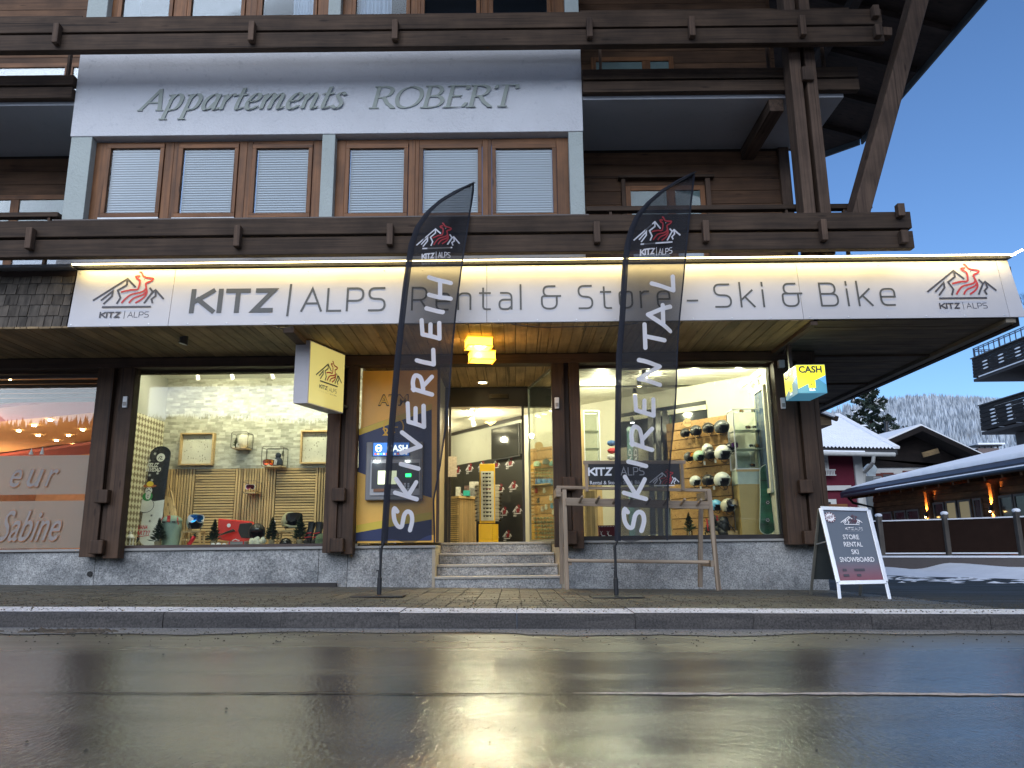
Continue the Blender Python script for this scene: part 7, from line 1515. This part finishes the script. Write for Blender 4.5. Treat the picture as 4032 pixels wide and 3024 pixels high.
scr('e', xs_(30), xs_(72), zs_(1915), h1); scr('u', xs_(98), xs_(150), zs_(1915), h1); scr('r', xs_(176), xs_(210), zs_(1915), h1); scr('Sabine', xs_(14), xs_(246), zs_(2128), zs_(2010)-zs_(2128))
t = thing('salon_figure', 'small pale fir ornaments standing on the salon window film edge', 'ornament', (-6.3, 10.08, 1.8))
for px, h_ in ((122, .08), (165, .10)): p = at(px, 1790, 10.08); MB().lathe([(.03, 0), (.004, h_)], (p.x, 10.08, p.z), 8).build('cone', WHITEINK, t)
room_part('recess_ceiling_backing', bx(-2.0, 9.985, 2.948, .72, 11.45, 2.96), DARKW)
# ================================================================== SURROUNDINGS
def atx(px, py, X): d = ray(px, py); t = X/d.x; return Vector((X, d.y*t, d.z*t+CAMH))
# rear balcony corner of the same building, low beyond the canopy edge
part('rear_balcony', bx(5.15, 17.0, 3.15, 7.2, 18.0, 3.42), wood('rear balcony boards', (.25,.17,.09), (.14,.09,.05), 'x', 12, .7, .6)); part('rear_balcony', MB().bar(at(3215, 1622, 17), at(3298, 1650, 17), .09, .10), BEAM); part('rear_balcony_snow', MB().bar(at(3225, 1617, 16.9), at(3285, 1638, 16.9), .10, .06), SNOW)
# burgundy house
YH = 38.0
bh = thing('burgundy_house', 'burgundy house with white corner trims and a snow covered roof', 'house', (15, YH, -.2))
HB = lambda px0, px1, py0, py1, d0=0, dp=.15: (lambda a, b, c, d: MB().box(c.x, YH-dp+d0, a.z, d.x, YH+d0, b.z))(at(px0, py1, YH), at(px1, py0, YH), at(px0, min((py0+py1)/2, 1850), YH), at(px1, min((py0+py1)/2, 1850), YH))
xw1 = at(3393, 1850, YH).x; ztw = at(3300, 1788, YH).z
bx(8, YH, -.3, xw1, YH+9, ztw).build('wall', BURG, bh)
HB(3362, 3392, 1790, 2200).build('corner_trim', WHPL, bh); HB(3226, 3340, 1912, 1932).build('string_course', WHPL, bh)
def hwin(px0, px1, py0, py1, lv):
    f = HB(px0, px1, py0, py1, 0, .12).build('window', WHPL, bh); a = at(px0, py1, YH); b = at(px1, py0, YH); w_ = (b.x-a.x)*.14
    bx(a.x+w_, YH-.128, a.z+w_, b.x-w_, YH-.121, b.z-w_).build('pane', plain('dim pane', (.04,.045,.06), .2), f)
    if lv:
        for i in range(7): z = a.z+w_+(b.z-a.z-2*w_)*(i+.2)/7; bx(a.x+w_, YH-.16, z, b.x-w_, YH-.13, z+.05).build('shutter_slat', WHPL, f)
hwin(3195, 3258, 1792, 1852, True); hwin(3205, 3277, 1966, 2040, False)
for px in range(3222, 3276, 6): HB(px, px+3, 1856, 1874, -.35, .05).build('flower_rail_bar', WHPL, bh)
HB(3218, 3277, 1851, 1856, -.35, .06).build('flower_rail', WHPL, bh); HB(3218, 3277, 1872, 1876, -.35, .06).build('flower_rail', WHPL, bh); HB(3235, 3318, 1985, 2100, -.05, .1).build('timber_door', LOGW, bh)
Yg = YH-1.2; e0, e1 = at(3050, 1764, Yg), at(3533, 1772, Yg); r0, r1 = at(2900, 1632, YH+5), at(3297, 1641, YH+5)
mb = MB(); nx_ = 66                                   # corrugated snowy roof sheet
for j in range(2):
    pass
rows = 10; cols_ = 132
for i in range(rows+1):
    v = i/rows
    for k in range(cols_+1):
        u = k/cols_; p = lerp(lerp(e0, e1, u), lerp(r0, r1, u), v); mb.v.append(p+Vector((0, 0, .05*math.sin(k*1.55)*(1-v*.6)+.10)))
for i in range(rows):
    for k in range(cols_): a = i*(cols_+1)+k; mb.quadf((a, a+1, a+cols_+2, a+cols_+1))
mb.build('snow_roof', SNOW, bh, sm=True)
mb = MB(); mb.v = [e0, e1, r1, r0, e0-Vector((0,0,.22)), e1-Vector((0,0,.22)), r1-Vector((0,0,.25)), r0-Vector((0,0,.25))]
for q in ((0,1,2,3), (4,7,6,5), (0,4,5,1), (1,5,6,2)): mb.quadf(q)
mb.build('roof_deck', plain('slate eaves', (.025,.026,.03), .6), bh)
MB().bar(e1+Vector((0,0,.12)), r1+Vector((0,0,.14)), .28, .12).build('hip_snow', SNOW, bh); 
yg0, yg1 = at(3050, 1782, Yg-.1), at(3523, 1790, Yg-.1); MB().tube([yg0, yg1], .11, 10).build('gutter', plain('pale gutter', (.45,.45,.43), .5), bh); MB().tube([at(3440, 1795, Yg-.1), at(3438, 1818, Yg), at(3428, 1835, Yg+.3), at(3402, 1862, YH-.1), at(3400, 1990, YH-.1)], .09, 8).build('downpipe', plain('pale gutter', (.45,.45,.43), .5), bh)
MB().tube([yg0+Vector((0,-.02,.11)), lerp(yg0, yg1, .75)+Vector((0,-.02,.11))], .05, 6).build('gutter_snow', SNOW, bh)
# dark chalet
YC2 = 55.0; ch_ = thing('dark_chalet', 'dark timber chalet with a wide snow edged gable behind the low restaurant', 'house', (29, YC2, 0))
ap_, el, er = at(3630, 1676, YC2-1.5), at(3370, 1788, YC2-1.5), at(3960, 1832, YC2-1.5); bk_ = Vector((-1.6, 13, 0))
mb = MB(); base = -.3
mb.prism([(el.x+.8, at(3400, 1842, YC2).z), (er.x-.8, at(3400, 1842, YC2).z), (er.x-.8, er.z-.3), (ap_.x, ap_.z-.35), (el.x+.8, el.z-.1)], lambda u, v, k: (u-.12*k, YC2+k, v), 12); mb.build('gable_wall', CHALW, ch_)
bx(el.x+1.0, YC2+.1, -.3, er.x-1.2, YC2+11, at(3400, 1842, YC2).z).build('lower_wall', WHPL, ch_)
for a, b, nm in ((ap_, el, 'left'), (ap_, er, 'right')):
    dn = Vector((0, 0, -.38)); mb = MB(); mb.v = [a, b, b+bk_, a+bk_, a+dn, b+dn, b+bk_+dn, a+bk_+dn]
    for q in ((0,1,2,3), (4,7,6,5), (0,4,5,1), (1,5,6,2), (3,2,6,7)): mb.quadf(q)
    mb.build('roof_side', CHALW, ch_); up_ = Vector((0, .15, .16)); mb = MB(); mb.v = [a+Vector((0,.15,.02)), b+Vector((0,.15,.02)), b+bk_, a+bk_, a+up_, b+up_, b+bk_+up_, a+bk_+up_]
    for q in ((4,5,6,7), (0,4,5,1), (1,5,6,2), (3,2,6,7)): mb.quadf(q)
    mb.build('roof_snow', SNOW, ch_)
for px0, py0, px1, py1 in ((3632, 1792, 3695, 1775), (3735, 1832, 3800, 1822)): MB().bar(at(px0, py0, YC2-.9), at(px1, py1, YC2-1.3), .35, .35).build('purlin_end', wood('pale purlin', (.22,.15,.07), (.12,.08,.04), 'x', 4), ch_)
for px0, px1, py0, py1 in ((3452, 3470, 1864, 1886), (3472, 3518, 1861, 1888), (3522, 3546, 1866, 1882), (3558, 3604, 1853, 1878)):
    a, b = at(px0, py1, YC2), at(px1, py0, YC2); f = bx(a.x, YC2-.02, a.z, b.x, YC2+.09, b.z).build('window' if px1-px0 > 40 else 'shutter', plain('red brown shutter', (.13,.03,.02), .7), ch_)
    if px1-px0 > 40: bx(a.x+.12, YC2-.03, a.z+.1, b.x-.12, YC2-.021, b.z-.12).build('pane', plain('net curtained pane', (.07,.07,.075), .5), f)
MB().tube([at(3492, 1712, YC2+3), at(3490, 1664, YC2+3)], [.16,.14], 10).build('flue_pipe', BLACK, ch_); MB().tube([at(3490, 1666, YC2+3), at(3490, 1661, YC2+3)], .22, 10).build('flue_cap', BLACK, ch_); MB().bar(at(3563, 1690, YC2+2), at(3554, 1676, YC2+2), .12, .06).build('hatch', BLACK, ch_)
P = [at(x, y, 46) for x, y in ((3402,1842),(3418,1826),(3440,1826),(3456,1846),(3446,1872),(3420,1876))]; hx_ = MB(); hx_.prism([(p.x, p.z) for p in P], lambda u, v, k: (u, 46+k, v), .12); t = thing('hexagonal_panel', 'pale hexagonal panel standing between the burgundy house and the chalet', 'panel', tuple(P[4])); hx_.build('panel', plain('pale icy panel', (.36,.42,.46), .35, var=.25, scale=1.5), t); MB().bar(at(3432, 1875, 46.1), at(3432, 2140, 46.1), .15, .15).build('mast', ALU, t)
a, b = at(3408, 1905, 45), at(3470, 1874, 45); vb = thing('ventilation_box', 'grey louvred ventilation box below the hexagonal panel', 'ventilation box', (a.x, 45, 0)); bx(a.x, 45, 0, b.x, 46, b.z).build('box', plain('grey sheet housing', (.14,.16,.17), .5), vb)
for i in range(4): z = b.z-.08-i*.10; bx((a.x+b.x)/2, 44.95, z-.03, b.x, 44.999, z+.02).build('louvre', ALU, vb)
# low restaurant along the side street
RX = 16.0; rt = thing('restaurant_building', 'long low timber restaurant with snowy roof, gutter and glowing wall lamps', 'restaurant', (RX, 28, -.2))
mb = MB(); bx(RX, 20, -.3, RX+6, 34.2, 2.75).build('wall', LOGY, rt)
z = .1
while z < 2.5: MB().box(RX-.045, 20, z+.01, RX-.002, 34.2, z+.20).build('cladding_log', LOGY, rt, bevel=.02); z += .22
EX = 14.65
MB().tube([(EX, 19, 2.60), (EX, 34.0, 2.60)], .075, 10).build('gutter', plain('dark gutter', (.05,.06,.07), .4, .5), rt); MB().tube([(EX, 19, 2.665), (EX, 31.0, 2.665)], .045, 6).build('gutter_snow', SNOW, rt); MB().tube([(EX+.05, 33.8, 2.55), (EX+.3, 33.9, 2.3), (EX+1.2, 34.0, 2.1), (EX+1.25, 34.0, 0)], .06, 8).build('downpipe', BLACK, rt)
mb = MB(); mb.prism([(EX+.08, 2.55), (EX+.06, 2.78), (15.05, 2.97), (21, 4.3), (21, 4.0), (15.2, 2.62)], lambda u, v, k: (u, 19+k, v), 15.6); mb.build('roof_deck', plain('dark blue roof sheet', (.018,.022,.04), .45), rt)
mb = MB(); N = 46
for i in range(N+1):
    y = 19+15.2*i/N; w_ = .012*math.sin(i*2.1); sn = .15*min(1, (34.4-y)/3+.15)
    mb.v += [Vector((15.03+w_, y, 2.975)), Vector((15.06+w_, y, 2.985+sn)), Vector((15.3, y, 3.05+sn)), Vector((21, y, 4.32+sn))]
for i in range(N):
    for k in range(3): a = 4*i+k; mb.quadf((a, a+1, a+5, a+4))
mb.build('roof_snow', SNOW, rt, sm=True)
MB().bar((EX+.20, 19, 2.80), (EX+.20, 33.5, 2.80), .03, .02).build('snow_rim', SNOW, rt)
for k in range(17): y = 19.6+k*.88; MB().bar((EX+.12, y, 2.50), (RX, y, 2.66), .11, .13).build('rafter_end', LOGY, rt)
for (px0, px1, lit) in ((3478,3522,0), (3532,3576,0), (3582,3630,0), (3690,3733,0), (3740,3783,1), (3790,3840,1), (3850,3884,0), (3952,4010,0), (4014,4080,0)):
    p0, p1 = atx(px0, 2100, RX-.06), atx(px1, 2100, RX-.06); zt2, zb4 = 2.02 if px0 > 3640 else 1.85, .35; y0, y1 = min(p0.y, p1.y), max(p0.y, p1.y); w_ = .07
    f = MB().box(RX-.10, y0, zb4, RX-.05, y0+w_, zt2).box(RX-.10, y1-w_, zb4, RX-.05, y1, zt2).box(RX-.10, y0+w_, zt2-w_, RX-.05, y1-w_, zt2).box(RX-.10, y0+w_, 1.18, RX-.05, y1-w_, 1.21).build('window', plain('weathered window frame', (.16,.14,.12), .6), rt)
    bx(RX-.075, y0+w_, zb4, RX-.07, y1-w_, zt2-w_).build('pane', DGLASS, parent=f) if False else MB().box(RX-.075, y0+w_, zb4, RX-.07, y1-w_, zt2-w_).build('pane', litface('dimly lit pane', (.24,.20,.11), .3) if lit else plain('dark pane with curtain', (.05,.045,.04), .15, var=.6, scale=2), f)
MB().box(RX-.09, y0, .1, RX-.05, y1, .12)
for k, (px, py) in enumerate(((3651, 2033), (3906, 2010))):
    p = atx(px, py, RX-.25); yy = p.y
    pst = MB().tube([(RX-.08, yy-.0, .1), (RX-.08, yy-.0, 2.42)], .17, 12).build('log_post', LOGY, rt)
    t = thing('wall_lamp', ('black up and down wall lamp on the restaurant, left one', 'black up and down wall lamp on the restaurant, right one')[k], 'wall lamp', tuple(p)); z0 = p.z
    MB().tube([(RX-.30, yy, z0-.02), (RX-.30, yy, z0+.13)], .05, 12).build('housing', BLACK, t); MB().bar((RX-.26, yy, z0+.05), (RX-.18, yy, z0+.05), .04, .04).build('arm', BLACK, t); MB().ell((RX-.32, yy, z0-.03), .028, 0, 8, 6).build('bulb', emis('amber bulb glow', (1,.62,.2), 30), t)
    light('wall_lamp_up', 'SPOT', (RX-.30, yy, z0+.15), 260, (1, .40, .08), .02, spot=70, target=(RX-.12, yy, z0+2)); light('wall_lamp_down', 'SPOT', (RX-.30, yy, z0-.05), 150, (1, .42, .1), .02, spot=90, target=(RX-.1, yy, z0-2))
# panel fence on a low wall
FP = [(3248, 19.75), (3471, 18.85), (3733, 18.0), (4020, 16.8), (4330, 15.6)]; fposts = []
pf = thing('panel_fence', 'dark brown panel fence with snow capped grey posts on a low rendered wall', 'fence', (9, 18.5, .2)); PANEL = plain('brown fence panel', (.028,.016,.012), .95, spec=.08, var=.1)
pts = []
for px, Y in FP: zt3 = at(px, 2140, Y); X = zt3.x; pts.append(Vector((X, Y, 0)))
for i, p in enumerate(pts):
    o = MB().box(p.x-.06, p.y-.06, .22, p.x+.06, p.y+.06, 1.18).build('post', FENCEZ, pf, bevel=.01); MB().ell((p.x, p.y, 1.20), (.085,.085,.05), 0, 12, 7).build('snow_cap', SNOW, pf, sm=True)
    if i:
        q = pts[i-1]; d = (p-q).normalized(); a, b = q+d*.07, p-d*.07
        MB().bar(a+Vector((0,0,.68)), b+Vector((0,0,.68)), .03, .74).build('panel', PANEL, pf); MB().bar(a+Vector((0,0,1.065)), b+Vector((0,0,1.065)), .07, .028).build('top_rail', SNOW, pf); MB().bar(a+Vector((0,0,.295)), b+Vector((0,0,.295)), .07, .03).build('bottom_rail_snow', SNOW, pf)
a, b = pts[0]+Vector((-3, 1.5, 0)), pts[-1]; dv2 = (pts[3]-pts[1]).normalized(); A0 = pts[1]-dv2*4; A1 = pts[3]+dv2*5
MB().bar(A0+Vector((0,0,.02)), A1+Vector((0,0,.02)), .32, .36).build('low_wall', GREYPL, pf); MB().bar(A0+Vector((0,0,.222)), A1+Vector((0,0,.222)), .34, .04).build('wall_snow', SNOW, pf)
# snow bank ploughed against the wall and patches on the yard
def snowfield(name, x0, x1, n, fy0, fy1, hf):
    mb = MB(); m_ = 14
    for i in range(n+1):
        x = x0+(x1-x0)*i/n; ya, yb = fy0(x), fy1(x)
        for j in range(m_+1): v = j/m_; y = ya+(yb-ya)*v; mb.v.append(Vector((x, y, g(x, y)-.02+hf(x, v)*math.sin(min(v*1.9, 1.57)+.0)+.012*math.sin(x*9+j)*v)))
    for i in range(n):
        for j in range(m_): a = i*(m_+1)+j; mb.quadf((a, a+1, a+m_+2, a+m_+1))
    return mb.build(name, SNOW, kind='structure', sm=True)
wl_y = lambda x: A0.y+(A1.y-A0.y)*(x-A0.x)/(A1.x-A0.x)-.15
snowfield('snow_bank', 6.2, 15.5, 110, lambda x: wl_y(x)-4.1-.35*math.sin(x*1.3)-.15*math.sin(x*4.7), wl_y, lambda x, v: .13+.03*math.sin(x*1.9)+.10*math.exp(-((x-9.9)/.35)**2)+.02*math.sin(x*6))
mb = MB()
for i in range(150):
    x = random.uniform(5.6, 12.5); y = random.uniform(12.4, 16.3); r_ = random.uniform(.02, .16)*(y/16); z = g(x, y)-.011; k = len(mb.v); n6 = 8
    for q in range(n6): a_ = q*.785; rr = r_*random.uniform(.5, 1.2); mb.v.append(Vector((x+1.8*rr*math.cos(a_), y+rr*math.sin(a_), z+.004)))
    mb.v.append(Vector((x, y, z+.02)));
    for q in range(n6): mb.quadf((k+q, k+(q+1) % n6, k+n6))
mb.build('snow_patches', SNOW, kind='stuff')
bx(16.05, 34.5, -1.2, 70, 60, -.25).build('far_yard', SNOW, None)['kind'] = 'structure'
bx(-60, 34.5, -1.2, 16, 62, -.25).build('snowy_garden', SNOW, None)['kind'] = 'structure'
# balconied building at the right
bb = thing('balcony_building', 'tall building at the right edge with two dark boarded balconies', 'building', (30, 44, 0))
BY = 44.0; BX = at(3822, 1415, BY).x; DB = wood('black brown balcony boards', (.035,.028,.026), (.016,.014,.014), 'y', 6, .7, .5)
bx(28.7, 26, -.3, 45, BY-.8, 6.6).build('wall', GREYPL, bb); bx(29.7, 26, 6.6, 45, BY-.8, 10.9).build('wall', GREYPL, bb)
def zrow(px, py): return atx(px, py, BX).z*1.0
for (ytop, ybot, cx_) in ((1415, 1490, 3822), (1600, 1698, 3850)):
    X = at(cx_, ytop, BY).x; zt4 = at(cx_, ytop, BY).z; zb5 = at(cx_, ybot, BY).z; n_ = 6; hh2 = (zt4-zb5)/n_
    for i in range(n_): MB().box(X+.012*i, 26, zb5+i*hh2+.02, X+.05+.012*i, BY-.0, zb5+(i+1)*hh2-.005).build('parapet_board', DB, bb); MB().box(X+.06, BY-.05, zb5+i*hh2+.02, 45, BY-.0, zb5+(i+1)*hh2-.005).build('parapet_board', DB, bb)
    MB().box(X-.05, 26, zt4, X+.14, BY, zt4+.05).build('parapet_cap', plain('grey cap', (.10,.10,.10), .6), bb)
    for c_ in range(3):
        for r_ in range(3 if ytop < 1500 else 5):
            yy = BY-1.3-c_*1.45; zz = zt4-.42-r_*.20; MB().ell((X-.012, yy, zz), (.015,.26,.045), 0, 8, 5).build('snowy_cutout', SNOW, bb)
    MB().box(X, 26, zb5-.22, 45, BY, zb5-.06).build('slab', plain('dark slab', (.05,.045,.045), .8), bb)
    if ytop < 1500: MB().box(X-.06, 26, zb5-.06, X+.1, BY-.6, zb5+.0).build('snow_edge', SNOW, bb)
X = BX+.05; z0 = at(3822, 1415, BY).z+.05
for k in range(17): y = BY-k*.16*3; MB().tube([(X+.2, y, z0), (X+.2, y, z0+.62)], .03 if k % 5 else .05, 5).build('railing_bar', plain('blue grey rail', (.06,.08,.12), .5), bb)
for k in range(14): x = X+.2+k*.2; MB().tube([(x, BY-.1, z0), (x, BY-.1, z0+.5)], .02, 5).build('railing_bar', plain('blue grey rail', (.06,.08,.12), .5), bb)
for z in (z0+.60, z0+.50): MB().bar((X+.2, 30, z), (X+.2, BY, z), .05, .04).bar((X+.2, BY-.1, z-.1), (X+3, BY-.1, z-.1), .05, .04).build('railing_rail', plain('blue grey rail', (.06,.08,.12), .5), bb)
MB().box(X+.6, 30, z0+.0, X+2.4, 39.0, z0+.95).build('planter', DB, bb)
# snow roofed house and chimney in the gap
dh = thing('distant_house', 'distant snow roofed house with a capped brown chimney in the gap at right', 'house', (41, 70, 0)); a = at(3850, 1795, 70); 
mb = MB(); mb.v = [at(3840, 1830, 68), at(4100, 1775, 66), at(4100, 1740, 74), at(3985, 1768, 74), at(3915, 1772, 74)]; mb.quadf((0,1,2,3,4)); mb.build('snow_roof', SNOW, dh)
a, b = at(3856, 1800, 70), at(3934, 1764, 70); bx(a.x, 70, a.z-2, b.x, 71.2, b.z).build('chimney', plain('brown chimney render', (.16,.12,.11), .8), dh)
for px in (3858, 3880, 3905, 3930): p = at(px, 1764, 70.1); bx(p.x-.05, 70.1, p.z, p.x+.05, 70.2, p.z+.36).build('cap_leg', BLACK, dh)
a, b = at(3843, 1757, 69.8), at(3945, 1748, 69.8); bx(a.x, 69.8, a.z, b.x, 71.4, b.z-.04).build('chimney_cap', BLACK, dh); bx(a.x+.2, 69.8, b.z-.035, b.x+.3, 71.4, b.z+.12).build('cap_snow', SNOW, dh)
bx(36, 71.3, -.3, 55, 76, 7.4).build('wall', GREYPL, dh)
# conifer beyond the burgundy house
def conifer(x, y, z0, h_, w_, label, n=2600, mats=None, name='pine_tree'):
    t = thing(name, label, 'tree', (x, y, z0)); MB().tube([(x, y, z0), (x+.05, y, z0+h_*.5), (x, y, z0+h_*.97)], [w_*.06, w_*.04, .03], 8).build('trunk', plain('pine bark', (.07,.045,.035), .9), t)
    mb = MB(); br_ = MB(); rg = random.Random(11); k2 = 0
    for b_ in range(64):
        v = b_/64; zz = z0+h_*(.12+.86*v); L_ = w_*.5*(1-v)**.62*rg.uniform(.55, 1.15)+.25; a_ = b_*2.4+rg.uniform(-.3, .3); d = Vector((math.cos(a_), math.sin(a_), .10+.25*v)).normalized(); e = Vector((x, y, zz))+d*L_
        br_.tube([(x, y, zz), lerp(Vector((x, y, zz)), e, .6), e], [.06*(1-v)+.02, .03, .012], 5)
        for s in range(int(n/64)):
            u = rg.uniform(.2, 1.05); c = lerp(Vector((x, y, zz)), e, u)+Vector((rg.gauss(0, .14), rg.gauss(0, .14), rg.gauss(.02, .10)))*L_*.55; r_ = rg.uniform(.12, .26)*w_/6
            p1 = Vector((rg.uniform(-1,1), rg.uniform(-1,1), rg.uniform(-.2,.9))).normalized(); p2 = p1.cross(Vector((rg.uniform(-1,1), rg.uniform(-1,1), rg.uniform(-1,1)))).normalized()
            k = len(mb.v); mb.v += [c-p1*r_-p2*r_*.30, c-p1*r_*.2+p2*r_*.4, c+p1*r_*1.1, c-p1*r_*.1-p2*r_*.45]; mb.quadf((k, k+1, k+2, k+3), 1 if rg.random() < .09+.08*(p1.z) else 0)
    br_.build('branches', plain('pine bark', (.07,.045,.035), .9), t, kind='stuff'); mb.build('crown', mats or [plain('dark pine needles', (.022,.038,.024), .8, var=.5, scale=1.2), SNOW], t, kind='stuff')
tp = at(3405, 1545, 72); conifer(tp.x+.3, 72, -.3, tp.z+1.2, 9.6, 'dark pine dusted with snow rising behind the burgundy house roof', 11000)
def bare(x, y, z0, h_, label, seed, name='bare_tree', depth=5, r0=None, cat='tree'):
    rg = random.Random(seed); t = thing(name, label, cat, (x, y, z0)); mb = MB()
    def grow(p, d, L_, r_, n):
        q = p+d*L_*.5+Vector((rg.gauss(0,.04), rg.gauss(0,.04), 0))*L_; e = q+(d+Vector((rg.gauss(0,.12), rg.gauss(0,.12), rg.gauss(.04,.08)))).normalized()*L_*.5
        mb.tube([p, q, e], [r_, r_*.85, r_*.68], 5 if n > 2 else 3, cap=False)
        if n <= 0: return
        for k in range(rg.choice((2,3,3)) if n > 1 else 3):
            a_ = rg.uniform(0, 6.283); sp_ = rg.uniform(.35, .75); u = Vector((math.cos(a_), math.sin(a_), 0)); nd = (d*math.cos(sp_)+u*math.sin(sp_)+Vector((0,0,.12))).normalized(); grow(e if k else lerp(q, e, .6), nd, L_*rg.uniform(.6, .82), r_*.62, n-1)
    grow(Vector((x, y, z0)), Vector((0, 0, 1)), h_*.30, r0 or h_*.022, depth); mb.build('limbs', plain('dark bark', (.035,.028,.024), .9), t, kind='stuff')
bare(X+1.4, 40.6, z0+.9, 2.6, 'leafless shrub in the roof planter above the upper right balcony', 5, name='bare_shrub', depth=5, r0=.035, cat='shrub'); bare(X+1.7, 36.6, z0+.9, 2.6, 'leafless shrub at the right end of the roof planter', 9, name='bare_shrub', depth=5, r0=.035, cat='shrub')
# wooded snowy mountain
prof = [(-900,-40),(-400,30),(0,90),(250,120),(380,140),(430,162),(470,170),(530,174),(570,168),(620,158),(700,140),(900,120),(1300,60)]
def ph(X):
    for (a, za_), (b, zb_) in zip(prof, prof[1:]):
        if a <= X <= b: t = (X-a)/(b-a); t = t*t*(3-2*t); return za_+(zb_-za_)*t
    return 0
def hz(X, Y):
    k = (Y-380)/570; 
    return max(-1.2, ph(X)*max(0, min(1, k))**.9+5*math.sin(X*.013)*math.sin(Y*.017)*min(1, max(0, k)*2))
sheet('mountain', fr(-900, 1300, 90), fr(380, 960, 30)+[1300], lambda x, y: hz(x, min(y, 955))-(.25*(y-960) if y > 960 else 0), plain('snowy forest floor', (.42,.46,.52), .9))
FT = [plain('hazy frosted spruces', (.45,.50,.56), .9, var=.3, scale=.02), plain('hazy darker spruces', (.24,.28,.33), .9, var=.3, scale=.02)]  # snow-laden and darker trees, distance haze put into their pale colours
mb = MB(); rg = random.Random(21)
for i in range(15000):
    X = rg.uniform(330, 760); Y = rg.uniform(560, 965); px_ = X/Y
    if px_ < .42 or px_ > .82: continue
    h_ = rg.uniform(9, 17); r_ = h_*rg.uniform(.13, .2); z = hz(X, min(Y, 955))-1; k = len(mb.v); a0 = rg.uniform(0, 1)
    for q in range(5): a_ = a0+q*1.257; mb.v.append(Vector((X+r_*math.cos(a_), Y+r_*math.sin(a_), z)))
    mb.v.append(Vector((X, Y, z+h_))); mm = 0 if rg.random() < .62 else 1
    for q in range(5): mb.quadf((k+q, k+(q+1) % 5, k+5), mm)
mb.build('mountain_forest', FT, kind='stuff')
# the other side of the valley, behind the viewer: seen only mirrored in the window panes
def hz2(X, Y): k = max(0, min(1, (-Y-60)/240)); return -1.2+k**.8*(52+10*math.sin(X*.011+1)+6*math.sin(X*.031))
sheet('opposite_hillside', fr(-700, 700, 50), [-800]+fr(-310, -60, 14), lambda x, y: hz2(x, max(y, -310)), plain('dusky hillside', (.09,.08,.075), .9, scale=.05, var=.5))
mb = MB()
for i in range(9000):
    X = rg.uniform(-300, 300); Y = rg.uniform(-316, -190); h_ = rg.uniform(4, 8); r_ = h_*.2; z = hz2(X, Y)-1; k = len(mb.v)
    for q in range(4): a_ = q*1.571; mb.v.append(Vector((X+r_*math.cos(a_), Y+r_*math.sin(a_), z)))
    mb.v.append(Vector((X, Y, z+h_)))
    for q in range(4): mb.quadf((k+q, k+(q+1) % 4, k+4))
mb.build('opposite_forest', plain('dark forest', (.03,.035,.03), .9), kind='stuff')
bare(6.5, -13, -1.0, 11, 'leafless tree across the street mirrored in the right shop window', 31, depth=6); bare(2.6, -15, -1.0, 12, 'taller leafless tree across the street left of the mirrored one', 37, depth=6)
